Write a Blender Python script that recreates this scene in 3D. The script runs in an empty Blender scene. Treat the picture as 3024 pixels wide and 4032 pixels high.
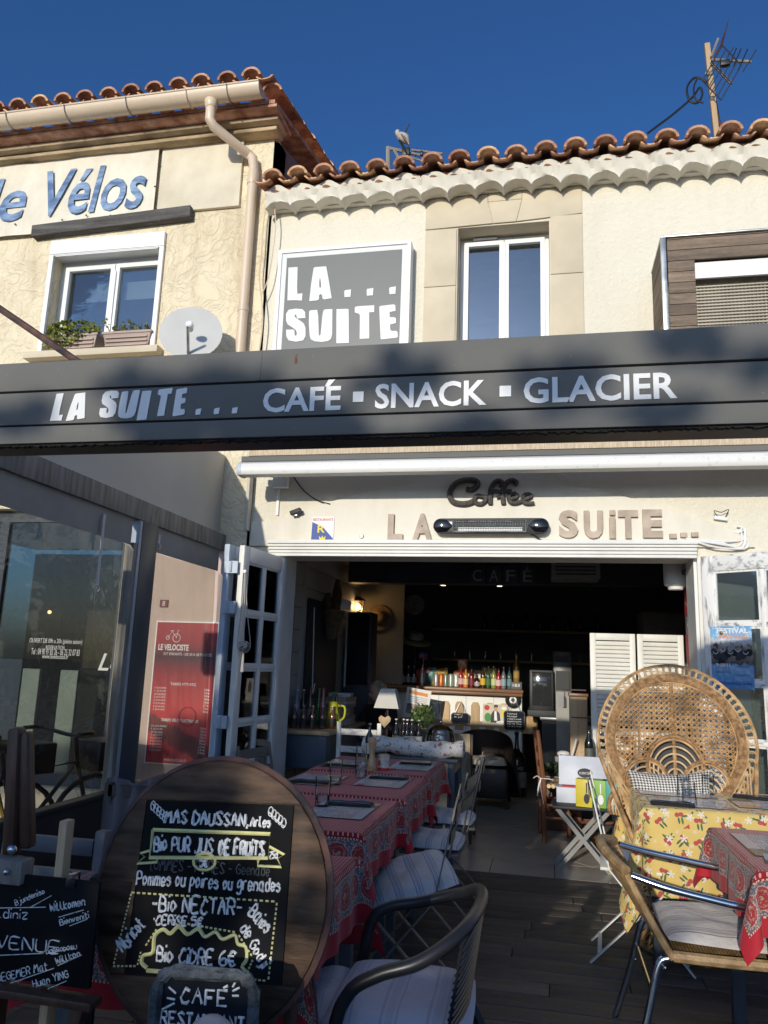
import bpy, bmesh, math, random
from mathutils import Vector, Matrix
random.seed(11)
S = bpy.context.scene
COL = S.collection
R = math.radians
# ------------------------------------------------------------------ camera
F, CX, CY, H = 3029., 1512., 2016., 1.4          # focal length in photo pixels, eye height
AX = Vector((.97877519, .0064263, -.2048361)); AY = Vector((.20204385, -.19761029, .95923327)); AZ = Vector((.0343134, .9802596, .19471444))
cd = bpy.data.cameras.new('camera'); cam = bpy.data.objects.new('camera', cd); COL.objects.link(cam)
cd.sensor_fit = 'VERTICAL'; cd.sensor_height = 4032 / 100; cd.lens = F / 100; cd.clip_end = 500; cd.clip_start = .05
rows = [[AX[0], AX[1], -AX[2], 0], [AY[0], AY[1], -AY[2], 0], [AZ[0], AZ[1], -AZ[2], H], [0, 0, 0, 1]]
cam.matrix_world = Matrix(rows)
S.camera = cam
# ------------------------------------------------------------------ sun, sky, exposure
SUN = Vector((.168, 1, -.235)).normalized()       # the way the light travels
w = bpy.data.worlds.new('World'); S.world = w; w.use_nodes = True
nt = w.node_tree; bg = nt.nodes['Background']
sky = nt.nodes.new('ShaderNodeTexSky'); sky.sky_type = 'NISHITA'; sky.sun_disc = False
sky.sun_elevation = math.asin(-SUN.z); sky.sun_rotation = math.atan2(-SUN.x, -SUN.y)
sky.altitude = 500; sky.air_density = 1.0; sky.dust_density = 4.0; sky.ozone_density = 8.0
nt.links.new(sky.outputs[0], bg.inputs[0]); bg.inputs[1].default_value = .15
sl = bpy.data.lights.new('sun', 'SUN'); sl.energy = 3.25; sl.angle = R(.55); sl.color = (1, .925, .79)
so = bpy.data.objects.new('sun', sl); COL.objects.link(so); so.location = (-3, -12, 14)
so.rotation_euler = SUN.to_track_quat('-Z', 'Y').to_euler()
S.view_settings.view_transform = 'Standard'; S.view_settings.look = 'None'; S.view_settings.exposure = .0; S.view_settings.gamma = 1
S.view_settings.use_curve_mapping = False
S.render.resolution_x = 768; S.render.resolution_y = 1024
S.cycles.max_bounces = 8; S.cycles.transparent_max_bounces = 16

def P(px, py, X=None, Y=None, Z=None):
    'where the sight line through a photo pixel meets a plane of the place'
    c = Vector((px - CX, CY - py, F)); d = Vector((AX.dot(c), AY.dot(c), AZ.dot(c)))
    t = Y / d.y if Y is not None else ((Z - H) / d.z if Z is not None else X / d.x)
    return Vector((0, 0, H)) + d * t

# ------------------------------------------------------------------ mesh helpers
class MB:
    def __init__(s): s.v = []; s.f = []; s.uv = {}
    def add(s, vs, fs):
        o = len(s.v); s.v += [Vector(p) for p in vs]; s.f += [[i + o for i in q] for q in fs]; return s
    def box(s, x0, x1, y0, y1, z0, z1):
        return s.add([(x0,y0,z0),(x1,y0,z0),(x1,y1,z0),(x0,y1,z0),(x0,y0,z1),(x1,y0,z1),(x1,y1,z1),(x0,y1,z1)],
                     [(0,3,2,1),(4,5,6,7),(0,1,5,4),(1,2,6,5),(2,3,7,6),(3,0,4,7)])
    def obox(s, c, sx, sy, sz, rot=None):
        c = Vector(c); m = rot if rot else Matrix.Identity(3)
        p = [c + m @ Vector((a*sx/2, b*sy/2, d*sz/2)) for d in (-1,1) for a, b in ((-1,-1),(1,-1),(1,1),(-1,1))]
        return s.add(p, [(0,3,2,1),(4,5,6,7),(0,1,5,4),(1,2,6,5),(2,3,7,6),(3,0,4,7)])
    def bar(s, p, q, w_, h_, side=None):
        p = Vector(p); q = Vector(q); d = (q - p).normalized()
        sd = Vector(side) if side else (Vector((0,0,1)) if abs(d.z) < .9 else Vector((1,0,0)))
        a = d.cross(sd).normalized(); b = a.cross(d).normalized()
        v = [e + a*i*w_/2 + b*j*h_/2 for e in (p, q) for i, j in ((-1,-1),(1,-1),(1,1),(-1,1))]
        return s.add(v, [(0,3,2,1),(4,5,6,7),(0,1,5,4),(1,2,6,5),(2,3,7,6),(3,0,4,7)])
    def tube(s, pts, r, n=8, closed=False, flat=1.0):
        pts = [Vector(p) for p in pts]; m = len(pts); o = len(s.v)
        rr = r if isinstance(r, (list, tuple)) else [r]*m
        prev = None
        for i, p in enumerate(pts):
            if closed: t = pts[(i+1) % m] - pts[i-1]
            else: t = pts[min(i+1, m-1)] - pts[max(i-1, 0)]
            t = t.normalized() if t.length > 1e-9 else Vector((0,0,1))
            if prev is None:
                u = Vector((0,0,1)) if abs(t.z) < .9 else Vector((1,0,0))
                prev = u
            a = t.cross(prev)
            if a.length < 1e-4: a = t.cross(Vector((1,.3,.2)))
            a.normalize(); b = a.cross(t).normalized(); prev = b
            for k in range(n):
                an = 2*math.pi*k/n
                s.v.append(p + a*math.cos(an)*rr[i] + b*math.sin(an)*rr[i]*flat)
        for i in range(m if closed else m-1):
            j = (i+1) % m
            for k in range(n):
                l = (k+1) % n
                s.f.append([o+i*n+k, o+i*n+l, o+j*n+l, o+j*n+k])
        if not closed:
            s.f.append([o+k for k in range(n)][::-1]); s.f.append([o+(m-1)*n+k for k in range(n)])
        return s
    def lathe(s, c, prof, n=16, axis=(0,0,1)):
        c = Vector(c); q = Vector((0,0,1)).rotation_difference(Vector(axis)); o = len(s.v); m = len(prof)
        for r, z in prof:
            for k in range(n):
                an = 2*math.pi*k/n
                s.v.append(c + q @ Vector((r*math.cos(an), r*math.sin(an), z)))
        for i in range(m-1):
            for k in range(n):
                l = (k+1) % n
                s.f.append([o+i*n+k, o+i*n+l, o+(i+1)*n+l, o+(i+1)*n+k])
        if prof[0][0] > 1e-5: s.f.append([o+k for k in range(n)][::-1])
        if prof[-1][0] > 1e-5: s.f.append([o+(m-1)*n+k for k in range(n)])
        return s
    def prism(s, poly, O, U, V, d):
        'polygon in the U,V plane, thickness d along U x V (towards the viewer), back at O'
        O = Vector(O); U = Vector(U); V = Vector(V); N = U.cross(V).normalized(); n = len(poly)
        a = [O + U*x + V*y for x, y in poly]; b = [p + N*d for p in a]
        return s.add(a + b, [list(range(n))[::-1], list(range(n, 2*n))] + [[i, (i+1) % n, n+(i+1) % n, n+i] for i in range(n)])
    def grid(s, fn, nu, nv, uvf=None):
        o = len(s.v)
        for j in range(nv+1):
            for i in range(nu+1):
                s.v.append(Vector(fn(i/nu, j/nv)))
                if uvf: s.uv[len(s.v)-1] = uvf(i/nu, j/nv)
        for j in range(nv):
            for i in range(nu):
                a = o + j*(nu+1) + i; s.f.append([a, a+1, a+nu+2, a+nu+1])
        return s
    def ball(s, c, rx, ry=None, rz=None, n=12, m=8):
        c = Vector(c); ry = ry or rx; rz = rz or rx
        o = len(s.v)
        s.v.append(c + Vector((0,0,-rz)))
        for j in range(1, m):
            t = -math.pi/2 + math.pi*j/m
            for k in range(n):
                a = 2*math.pi*k/n; s.v.append(c + Vector((rx*math.cos(a)*math.cos(t), ry*math.sin(a)*math.cos(t), rz*math.sin(t))))
        s.v.append(c + Vector((0,0,rz))); e = len(s.v)-1
        for k in range(n):
            l = (k+1) % n; s.f.append([o, o+1+l, o+1+k]); s.f.append([e, e-n+k, e-n+l])
        for j in range(m-2):
            for k in range(n):
                l = (k+1) % n; a = o+1+j*n; s.f.append([a+k, a+l, a+n+l, a+n+k])
        return s
    def wall(s, x0, x1, z0, z1, y0, y1, holes=()):
        'upright slab facing -Y with rectangular holes (hx0,hx1,hz0,hz1)'
        xs = sorted({x0, x1, *[h[0] for h in holes], *[h[1] for h in holes]}); zs = sorted({z0, z1, *[h[2] for h in holes], *[h[3] for h in holes]})
        inside = lambda x, z: any(h[0] < x < h[1] and h[2] < z < h[3] for h in holes)
        for a, b in zip(xs, xs[1:]):
            for c, d in zip(zs, zs[1:]):
                if not inside((a+b)/2, (c+d)/2):
                    s.add([(a,y0,c),(b,y0,c),(b,y0,d),(a,y0,d)], [(0,1,2,3)]); s.add([(a,y1,c),(b,y1,c),(b,y1,d),(a,y1,d)], [(3,2,1,0)])
        for a, b, c, d in holes:
            s.add([(a,y0,c),(b,y0,c),(b,y1,c),(a,y1,c),(a,y0,d),(b,y0,d),(b,y1,d),(a,y1,d)], [(0,1,2,3),(7,6,5,4),(3,7,4,0),(1,5,6,2)])
        s.add([(x0,y0,z0),(x1,y0,z0),(x1,y1,z0),(x0,y1,z0),(x0,y0,z1),(x1,y0,z1),(x1,y1,z1),(x0,y1,z1)], [(0,3,2,1),(4,5,6,7),(1,2,6,5),(3,0,4,7)])
        return s
    def build(s, name, m, parent=None, bev=0, sharp=35, label=None, kind=None, loc=None, sub=0):
        vs = s.v
        if parent is None:
            if loc is None:
                lo = [min(p[i] for p in vs) for i in range(3)]; hi = [max(p[i] for p in vs) for i in range(3)]
                loc = Vector(((lo[0]+hi[0])/2, (lo[1]+hi[1])/2, lo[2]))
            off = Vector(loc)
        else: off = ORI.get(parent.name, Vector())
        me = bpy.data.meshes.new(name)
        me.from_pydata([p - off for p in vs], [], s.f); me.update()
        if s.uv:
            ul = me.uv_layers.new(name='uv')
            for lp in me.loops: ul.data[lp.index].uv = s.uv.get(lp.vertex_index, (0, 0))
        if bev:
            b = bmesh.new(); b.from_mesh(me)
            ed = [e for e in b.edges if len(e.link_faces) == 2 and e.calc_face_angle(0) > .6]
            bmesh.ops.bevel(b, geom=ed, offset=bev, segments=2, affect='EDGES', profile=.5, clamp_overlap=True)
            b.to_mesh(me); b.free()
        me.polygons.foreach_set('use_smooth', [True]*len(me.polygons))
        me.set_sharp_from_angle(angle=R(sharp))
        if m: me.materials.append(m)
        o = bpy.data.objects.new(name, me); COL.objects.link(o)
        if parent is None: o.location = off
        else: o.parent = parent; ORI[o.name] = off
        if sub:
            md = o.modifiers.new('sub', 'SUBSURF'); md.levels = md.render_levels = sub
        if label: o['label'] = label
        if kind: o['kind'] = kind
        return o
ORI = {}
def thing(name, label, cat, loc=(0,0,0), group=None, local=False, rz=0):
    'Empty at the base of a thing; its parts are given in place coordinates unless local'
    o = bpy.data.objects.new(name, None); COL.objects.link(o); o.location = loc; o.rotation_euler = (0, 0, rz); o.empty_display_size = .1
    ORI[o.name] = Vector() if local else Vector(loc)
    return tag(o, label, cat, group)
def tag(o, label, cat, group=None):
    o['label'] = label; o['category'] = cat
    if group: o['group'] = group
    return o
def struct(o): o['kind'] = 'structure'; return o
def dup(root, loc, rz=0, label=None, group=None):
    def cp(o, par):
        c = o.copy(); COL.objects.link(c); c.parent = par
        for ch in o.children: cp(ch, c)
        return c
    r = cp(root, None); r.location = loc; r.rotation_euler = (0, 0, rz)
    if label: r['label'] = label
    if group: r['group'] = group
    return r
def smoothline(pts, k=4, closed=False):
    pts = [Vector(p) for p in pts]; n = len(pts); out = []
    for i in range(n if closed else n-1):
        g = (lambda j: pts[j % n]) if closed else (lambda j: pts[max(0, min(n-1, j))])
        a, b, c, d = g(i-1), g(i), g(i+1), g(i+2)
        for q in range(k):
            t = q/k
            out.append(.5*((2*b) + (c-a)*t + (2*a-5*b+4*c-d)*t*t + (3*b-a-3*c+d)*t**3))
    if not closed: out.append(pts[-1])
    return out

# ------------------------------------------------------------------ materials
class NT:
    def __init__(s, name):
        s.m = bpy.data.materials.new(name); s.m.use_nodes = True; s.t = s.m.node_tree
        s.b = s.t.nodes['Principled BSDF']; s.out = s.t.nodes['Material Output']
    def n(s, typ, **k):
        q = s.t.nodes.new('ShaderNode' + typ)
        for a, v in k.items(): setattr(q, a, v)
        return q
    def l(s, a, b): s.t.links.new(a, b)
    def put(s, inp, v):
        if hasattr(v, 'links') or isinstance(v, bpy.types.NodeSocket): s.l(v, inp)
        else: inp.default_value = v
    def math(s, op, a, b=0., c=0.):
        q = s.n('Math', operation=op); s.put(q.inputs[0], a); s.put(q.inputs[1], b); s.put(q.inputs[2], c); return q.outputs[0]
    def mix(s, f, a, b, typ='MIX'):
        q = s.n('Mix', data_type='RGBA', blend_type=typ); s.put(q.inputs[0], f)
        for i, v in ((6, a), (7, b)): s.put(q.inputs[i], (*v, 1) if isinstance(v, tuple) and len(v) == 3 else v)
        return q.outputs[2]
    def ramp(s, f, stops):
        q = s.n('ValToRGB'); e = q.color_ramp.elements
        while len(e) < len(stops): e.new(.5)
        for el, (p, c) in zip(e, stops): el.position = p; el.color = (*c, 1) if len(c) == 3 else c
        s.l(f, q.inputs[0]); return q.outputs[0]
    def co(s, scale=(1,1,1), kind='Object'):
        t = s.n('TexCoord'); mp = s.n('Mapping'); mp.inputs['Scale'].default_value = scale
        s.l(t.outputs[kind], mp.inputs[0]); return mp.outputs[0]
    def noise(s, vec, sc, det=5, rough=.55, dist=0):
        q = s.n('TexNoise'); q.inputs['Scale'].default_value = sc; q.inputs['Detail'].default_value = det
        q.inputs['Roughness'].default_value = rough; q.inputs['Distortion'].default_value = dist; s.l(vec, q.inputs['Vector']); return q.outputs['Fac']
    def bump(s, h, st, dist=.01, prev=None):
        q = s.n('Bump'); q.inputs['Strength'].default_value = st; q.inputs['Distance'].default_value = dist; s.l(h, q.inputs['Height'])
        if prev: s.l(prev, q.inputs['Normal'])
        return q.outputs[0]
    def set(s, **k):
        for a, v in k.items():
            a = a.replace('_', ' ')
            if isinstance(v, tuple) and len(v) == 3: v = (*v, 1)
            s.put(s.b.inputs[a], v)
        return s.m
def mat(name, col, rough=.6, var=.12, vs=5, bump=0, bs=60, bd=.01, metal=0, spec=.5, stretch=(1,1,1), col2=None, lo=.35, hi=.65, rnd=0, coat=0, emit=None, es=0, sheen=0, det=5, rvar=.1):
    g = NT(name); v = g.co(stretch); f = g.noise(v, vs, det)
    c1 = tuple(max(0, c*(1-var)) for c in col); c2 = col2 if col2 else tuple(c*(1+var) for c in col)
    c = g.ramp(f, [(lo, c1), (hi, c2)])
    if rnd:
        oi = g.n('ObjectInfo'); hs = g.n('HueSaturation'); g.l(c, hs.inputs['Color'])
        g.l(g.math('MULTIPLY_ADD', oi.outputs['Random'], 2*rnd, 1-rnd), hs.inputs['Value'])
        g.l(g.math('MULTIPLY_ADD', oi.outputs['Random'], .03*min(1, rnd*4), .5-.015*min(1, rnd*4)), hs.inputs['Hue']); c = hs.outputs[0]
    k = dict(Base_Color=c, Metallic=metal, Specular_IOR_Level=spec, Coat_Weight=coat)
    k['Roughness'] = g.math('MULTIPLY_ADD', f, rvar, rough-rvar/2)
    if bump: k['Normal'] = g.bump(g.noise(v, bs, 4), bump, bd)
    if emit: k['Emission_Color'] = emit; k['Emission_Strength'] = es
    if sheen: k['Sheen_Weight'] = sheen
    return g.set(**k)
def thin_glass(name, tint=(.95,.97,.97), refl=.9, bump=0, bs=8, base=.0, rough=.0, ior=1.5):
    g = NT(name); tr = g.n('BsdfTransparent'); tr.inputs[0].default_value = (*tint, 1)
    gl = g.n('BsdfGlossy'); gl.inputs['Roughness'].default_value = rough; gl.inputs[0].default_value = (refl, refl, refl, 1)
    fr = g.n('Fresnel'); fr.inputs[0].default_value = ior
    if bump:
        nb = g.bump(g.noise(g.co((1, 1, 1.6)), bs, 3, .5, .6), bump, .02); g.l(nb, gl.inputs['Normal']); g.l(nb, fr.inputs['Normal'])
    f = g.math('ADD', fr.outputs[0], base) if base else fr.outputs[0]
    mx = g.n('MixShader'); g.l(f, mx.inputs[0]); g.l(tr.outputs[0], mx.inputs[1]); g.l(gl.outputs[0], mx.inputs[2]); g.l(mx.outputs[0], g.out.inputs[0])
    return g.m
K = {}
# facade renders
def stucco(name, col, stain, bump, sc, amount, swirl=False):
    g = NT(name); v = g.co(); n1 = g.noise(v, 1.3, 6, .6); n2 = g.noise(v, sc, 3, .6, 1.2 if swirl else .3); n3 = g.noise(v, 160, 2)
    st = g.ramp(g.noise(g.co((3.2, 3.2, .8)), .9, 7, .7), [(.5, (0,0,0)), (.72, (1,1,1))])
    c = g.mix(g.math('MULTIPLY', st, amount), g.ramp(n1, [(.3, tuple(x*.93 for x in col)), (.7, col)]), stain)
    if swirl: h = g.math('ABSOLUTE', g.math('SUBTRACT', n2, .5)); h = g.math('MULTIPLY', g.math('MINIMUM', h, .09), 9)
    else: h = n2
    b = g.bump(n3, bump*.35, .004, g.bump(h, bump, .02))
    return g.set(Base_Color=c, Roughness=.92, Specular_IOR_Level=.2, Normal=b)
K['stucco'] = stucco('cream_stucco', (.76, .71, .585), (.60, .54, .42), .6, 24, .35)
K['smooth'] = stucco('smooth_plaster', (.78, .74, .635), (.56, .50, .40), .22, 16, .4)
K['oldstucco'] = stucco('old_swirled_stucco', (.80, .70, .50), (.50, .38, .23), .6, 5.2, .8, True)
K['sidewall'] = stucco('shaded_side_render', (.30, .2, .155), (.14, .09, .07), .5, 18, .9)  # the gable's shade is put into this darker render colour
K['stone'] = mat('pale_limestone', (.62, .54, .40), .85, .07, 3, .15, 90, .004, spec=.2)
K['cornice'] = mat('stained_stone_cornice', (.40, .29, .17), .9, .5, 4, .5, 22, .02, col2=(.62, .48, .30), stretch=(.6,1,2.5), spec=.2)
K['tile'] = mat('terracotta_tile', (.55, .26, .145), .92, .3, 9, .4, 60, .008, col2=(.78, .48, .31), spec=.05, rnd=.3)
K['tileunder'] = mat('roof_underlay', (.25, .12, .07), .9, .2, 6)
K['gutter'] = mat('sand_pvc', (.68, .545, .40), .38, .05, 2, spec=.5)
K['zinc'] = mat('zinc', (.45, .47, .47), .4, .2, 12, metal=.9)
K['pvc'] = mat('white_pvc', (.80, .80, .78), .35, .03, 2, spec=.5)
K['whitepaint'] = mat('white_paint', (.76, .75, .70), .5, .06, 4, .08, 40, .004)
K['shabby'] = mat('distressed_white_paint', (.36, .37, .38), .6, .3, 5, .25, 30, .005, col2=(.78, .77, .73), lo=.34, hi=.47, stretch=(6, 6, 1.2), det=9)
K['shabbyh'] = mat('distressed_white_paint_rail', (.36, .37, .38), .6, .3, 5, .25, 30, .005, col2=(.78, .77, .73), lo=.36, hi=.5, stretch=(1.2, 6, 6), det=9)
K['bluegrey'] = mat('blue_grey_paint', (.46, .53, .62), .45, .1, 6, .06, 30)
def fasciamat():
    g = NT('anthracite_metal'); v = g.co(); n = g.noise(v, 2, 5)
    sp = g.n('TexVoronoi'); sp.inputs['Scale'].default_value = 28; g.l(v, sp.inputs['Vector'])
    dots = g.math('LESS_THAN', sp.outputs['Distance'], .055)
    c = g.mix(g.math('MULTIPLY', dots, .45), g.ramp(n, [(.3, (.128, .127, .119)), (.7, (.158, .155, .144))]), (.35, .34, .3))
    return g.set(Base_Color=c, Roughness=g.math('MULTIPLY_ADD', n, .2, .5), Specular_IOR_Level=.14)
K['fascia'] = fasciamat()
K['black'] = mat('black_plastic', (.014, .014, .015), .45, .1, 5)
K['brush'] = mat('black_brush', (.012, .012, .012), .95, .3, 60, 1, 150)
K['letterwhite'] = mat('white_vinyl', (.72, .72, .71), .45, .04, 6)
K['darkpost'] = mat('dark_blue_grey_metal', (.055, .066, .085), .4, .1, 4, metal=.1)
K['greybeam'] = mat('streaked_grey_beam', (.16, .15, .14), .6, .25, 9, stretch=(3, 3, .35), col2=(.27, .26, .24))
K['panel'] = mat('pale_grey_panel', (.52, .50, .45), .6, .04, 2, .03, 200)
K['screencloth'] = mat('grey_screen_cloth', (.30, .295, .28), .75, .1, 3, .1, 14, .02)
K['kick'] = mat('charcoal_kick_panel', (.025, .027, .03), .6, .15, 4)
K['film'] = thin_glass('clear_pvc_film', (.70, .68, .62), .5, .45, 3.0, .02, .05)
K['pane'] = thin_glass('window_pane', (.72, .76, .74), .8, .03, 3, .01)
K['doorpane'] = thin_glass('curtained_door_pane', (.62, .68, .70), .95, .03, 3, .14, .02)
K['panesky'] = thin_glass('upstairs_window_pane', (.5, .56, .6), 1., .04, 2, .13)
K['glass'] = thin_glass('drinking_glass', (.985, .99, .99), 1., 0, 1, .012, 0, 1.16)
K['water'] = thin_glass('water', (.85, .9, .92), 1., .1, 30, .05)
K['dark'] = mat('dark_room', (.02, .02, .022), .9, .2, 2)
K['navy'] = mat('navy_paint', (.028, .036, .05), .55, .2, 4)
K['iron'] = mat('rusty_painted_iron', (.035, .025, .028), .6, .4, 9, .3, 40, col2=(.13, .06, .045))
def wood(name, c1, c2, sc=4, axis=0, rough=.6, bump=.25, rnd=.12, fine=55):
    st = [7, 7, 7]; st[axis] = .55
    g = NT(name); v = g.co(tuple(st)); f = g.noise(v, sc, 6, .6, .8); ff = g.noise(v, fine, 3)
    c = g.mix(.3, g.ramp(f, [(.3, c1), (.7, c2)]), g.ramp(ff, [(.35, c1), (.65, c2)]))
    if rnd:
        oi = g.n('ObjectInfo'); hs = g.n('HueSaturation'); g.l(c, hs.inputs['Color']); g.l(g.math('MULTIPLY_ADD', oi.outputs['Random'], 2*rnd, 1-rnd), hs.inputs['Value']); c = hs.outputs[0]
    return g.set(Base_Color=c, Roughness=rough, Specular_IOR_Level=.35, Normal=g.bump(ff, bump, .004))
K['oldbeam'] = wood('weathered_dark_beam', (.03, .027, .025), (.17, .16, .15), 3, 0, .85, .8)
K['slatwood'] = wood('weathered_brown_slat', (.075, .056, .042), (.30, .225, .165), 3, 0, .8, .5, .3)
K['slatwoody'] = wood('weathered_brown_slat_side', (.075, .056, .042), (.30, .225, .165), 3, 1, .8, .5, .3)
K['deck'] = wood('grey_brown_deck_plank', (.055, .045, .038), (.15, .125, .105), 2.5, 0, .5, .35, .22)
K['barwood'] = wood('varnished_counter_wood', (.13, .06, .03), (.30, .16, .08), 3, 0, .35, .15)
K['paleplank'] = wood('pale_pine', (.42, .28, .15), (.62, .45, .27), 3, 2, .6, .2)
K['chairwood'] = wood('reddish_brown_chair_wood', (.11, .042, .02), (.26, .11, .05), 3, 2, .45, .15)
K['dkwood'] = wood('dark_stained_wood', (.035, .018, .012), (.12, .06, .036), 3, 2, .4, .2)
K['barrelwood'] = mat('aged_barrel_wood', (.045, .025, .014), .55, .5, 4, .5, 14, .004, stretch=(1.2, 7, 7), col2=(.125, .072, .042), det=8, spec=.2)
K['greywood'] = wood('grey_weathered_wood', (.13, .115, .1), (.36, .33, .29), 3, 2, .75, .4)
K['chalk'] = mat('white_chalk_pen', (.42, .42, .41), .9, .1, 90, col2=(.82, .82, .80), lo=.32, hi=.5)
K['chalkghost'] = mat('half_wiped_chalk', (.10, .10, .10), .9, .3, 40)
K['chalkyellow'] = mat('yellow_chalk_pen', (.74, .69, .30), .85, .1, 40)
K['slate'] = mat('blackboard', (.006, .0065, .007), .8, .5, 3, .05, 20, col2=(.016, .016, .017), spec=.12)
K['slatefr'] = mat('rough_slate_rim', (.045, .056, .065), .85, .4, 20, .9, 45, .02, col2=(.13, .15, .165))
K['slatedk'] = mat('navy_slate', (.012, .016, .024), .8, .4, 5, .1, 30, spec=.12)
K['white'] = mat('plain_white', (.8, .8, .79), .5, .03, 3)
K['paper'] = mat('white_paper', (.74, .74, .73), .6, .04, 8)
K['chrome'] = mat('polished_aluminium', (.72, .73, .74), .16, .06, 6, metal=1, rvar=.12)
K['steel'] = mat('steel', (.6, .61, .62), .25, .05, 6, metal=1)
K['tan'] = mat('tan_wicker', (.40, .25, .11), .6, .25, 30, .8, 90, .006, stretch=(1, 1, 6), col2=(.56, .38, .19))
K['ink'] = mat('printed_dark_ink', (.03, .03, .035), .6, .1)
K['inkred'] = mat('printed_red_ink', (.5, .03, .03), .6, .1)
K['inkblue'] = mat('printed_blue_ink', (.05, .09, .3), .6, .1)
K['inkyellow'] = mat('printed_yellow_ink', (.8, .62, .05), .6, .1)
K['inkorange'] = mat('printed_orange_ink', (.75, .25, .04), .6, .1)
K['inkgreen'] = mat('printed_green_ink', (.06, .25, .06), .6, .1)
K['inkgrey'] = mat('printed_grey_ink', (.28, .28, .28), .6, .1)
K['leaf'] = mat('green_leaf', (.05, .10, .02), .55, .4, 12, col2=(.14, .20, .05), rnd=.0)
K['leafdark'] = mat('dark_green_leaf', (.016, .04, .014), .6, .4, 12, col2=(.05, .09, .03))
K['bark'] = mat('bark', (.10, .075, .05), .9, .4, 8, .6, 30)

# ------------------------------------------------------------------ lettering
def textmesh(s_, off=0., shear=0.):
    key = (s_, off, shear)
    if key in TC: return TC[key]
    cu = bpy.data.curves.new('t', 'FONT'); cu.body = s_; cu.offset = off; cu.shear = shear; cu.extrude = .05; cu.resolution_u = 3
    ob = bpy.data.objects.new('t', cu); COL.objects.link(ob)
    me = bpy.data.meshes.new_from_object(ob.evaluated_get(bpy.context.evaluated_depsgraph_get()))
    vs = [v.co.copy() for v in me.vertices]; fs = [list(p.vertices) for p in me.polygons]
    bpy.data.objects.remove(ob); bpy.data.curves.remove(cu); bpy.data.meshes.remove(me)
    x0 = min(v.x for v in vs); x1 = max(v.x for v in vs); y0 = min(v.y for v in vs); y1 = max(v.y for v in vs)
    TC[key] = (vs, fs, x0, x1, y0, y1); return TC[key]
TC = {}
def text(mb, s_, O, U, V, wd, ht, d=.002, off=0., shear=0.):
    'built-in lettering stretched to wd x ht with its lower left corner at O'
    vs, fs, x0, x1, y0, y1 = textmesh(s_, off, shear); O = Vector(O); U = Vector(U); V = Vector(V); N = U.cross(V).normalized()
    sx = wd/(x1-x0); sy = ht/(y1-y0)
    mb.add([O + U*(v.x-x0)*sx + V*(v.y-y0)*sy + N*((v.z+.05)*10*d) for v in vs], fs); return mb
GL = {'A':'00 26 40|13 33','B':'00 06 35 33 03 33 41 30 00','C':'45 26 14 02 10 30 41','D':'00 06 25 44 42 20 00','E':'40 00 06 46|03 33','F':'00 06 46|03 33','G':'45 26 04 02 20 41 43 23',
'H':'00 06|40 46|03 43','I':'00 06','J':'36 31 10 01','K':'00 06|46 03 40','L':'06 00 30','M':'00 16 23 46 50','N':'00 06 40 46','O':'20 02 04 26 44 42 20','P':'00 06 36 44 33 03','Q':'20 02 04 26 44 42 20|31 50',
'R':'00 06 36 44 33 03|23 40','S':'45 26 05 14 32 41 20 01','T':'20 26|06 46','U':'06 01 20 41 46','V':'06 20 46','W':'06 10 24 40 56','X':'00 46|06 40','Y':'06 23 46|23 20','Z':'06 46 00 40','É':'40 00 06 46|03 33|27 48',
'a':'34 14 02 10 31 34|34 30 40','b':'06 00 30 32 13 02','c':'33 14 02 10 31','d':'33 14 02 10 31 36 30','e':'02 32 33 14 02 10 31','f':'46 35 20|04 34','g':'34 14 02 11 32 34 3! 1@ 0!','h':'06 00|02 24 33 30','i':'04 00|06 07','j':'24 2! 0@|26 27','k':'06 00|34 02 30','l':'06 01 20',
'm':'04 00|02 14 23 20|22 34 43 40','n':'04 00|02 14 33 30','o':'10 02 14 32 10','p':'04 0@|02 14 33 21 01','q':'34 14 02 11 31|34 3@','r':'04 00|02 14 34','s':'33 14 03 32 20 01','t':'16 11 20 30|04 34','u':'04 01 20 31 34|34 30','v':'04 10 34','w':'04 10 23 40 54','x':'00 34|04 30','y':'04 12 22|34 1@','z':'04 34 00 30',
'0':'20 02 04 26 44 42 20','1':'04 26 20','2':'05 26 45 00 40','3':'05 26 45 23 42 20 01','4':'30 36 02 42','5':'46 06 04 34 42 20 01','6':'36 04 01 20 41 33 02','7':'06 46 10','8':'20 01 23 05 26 45 23 41 20','9':'31 45 26 04 23 44','€':'45 26 04 02 20 41|!4 34|!2 32','-':'03 33','.':'00 01','·':'03 13','!':'06 02|00 01',',':'11 0!',"'":'06 05',':':'01 02|04 05','&':'40 05 26 34 01 20 42'}
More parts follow.
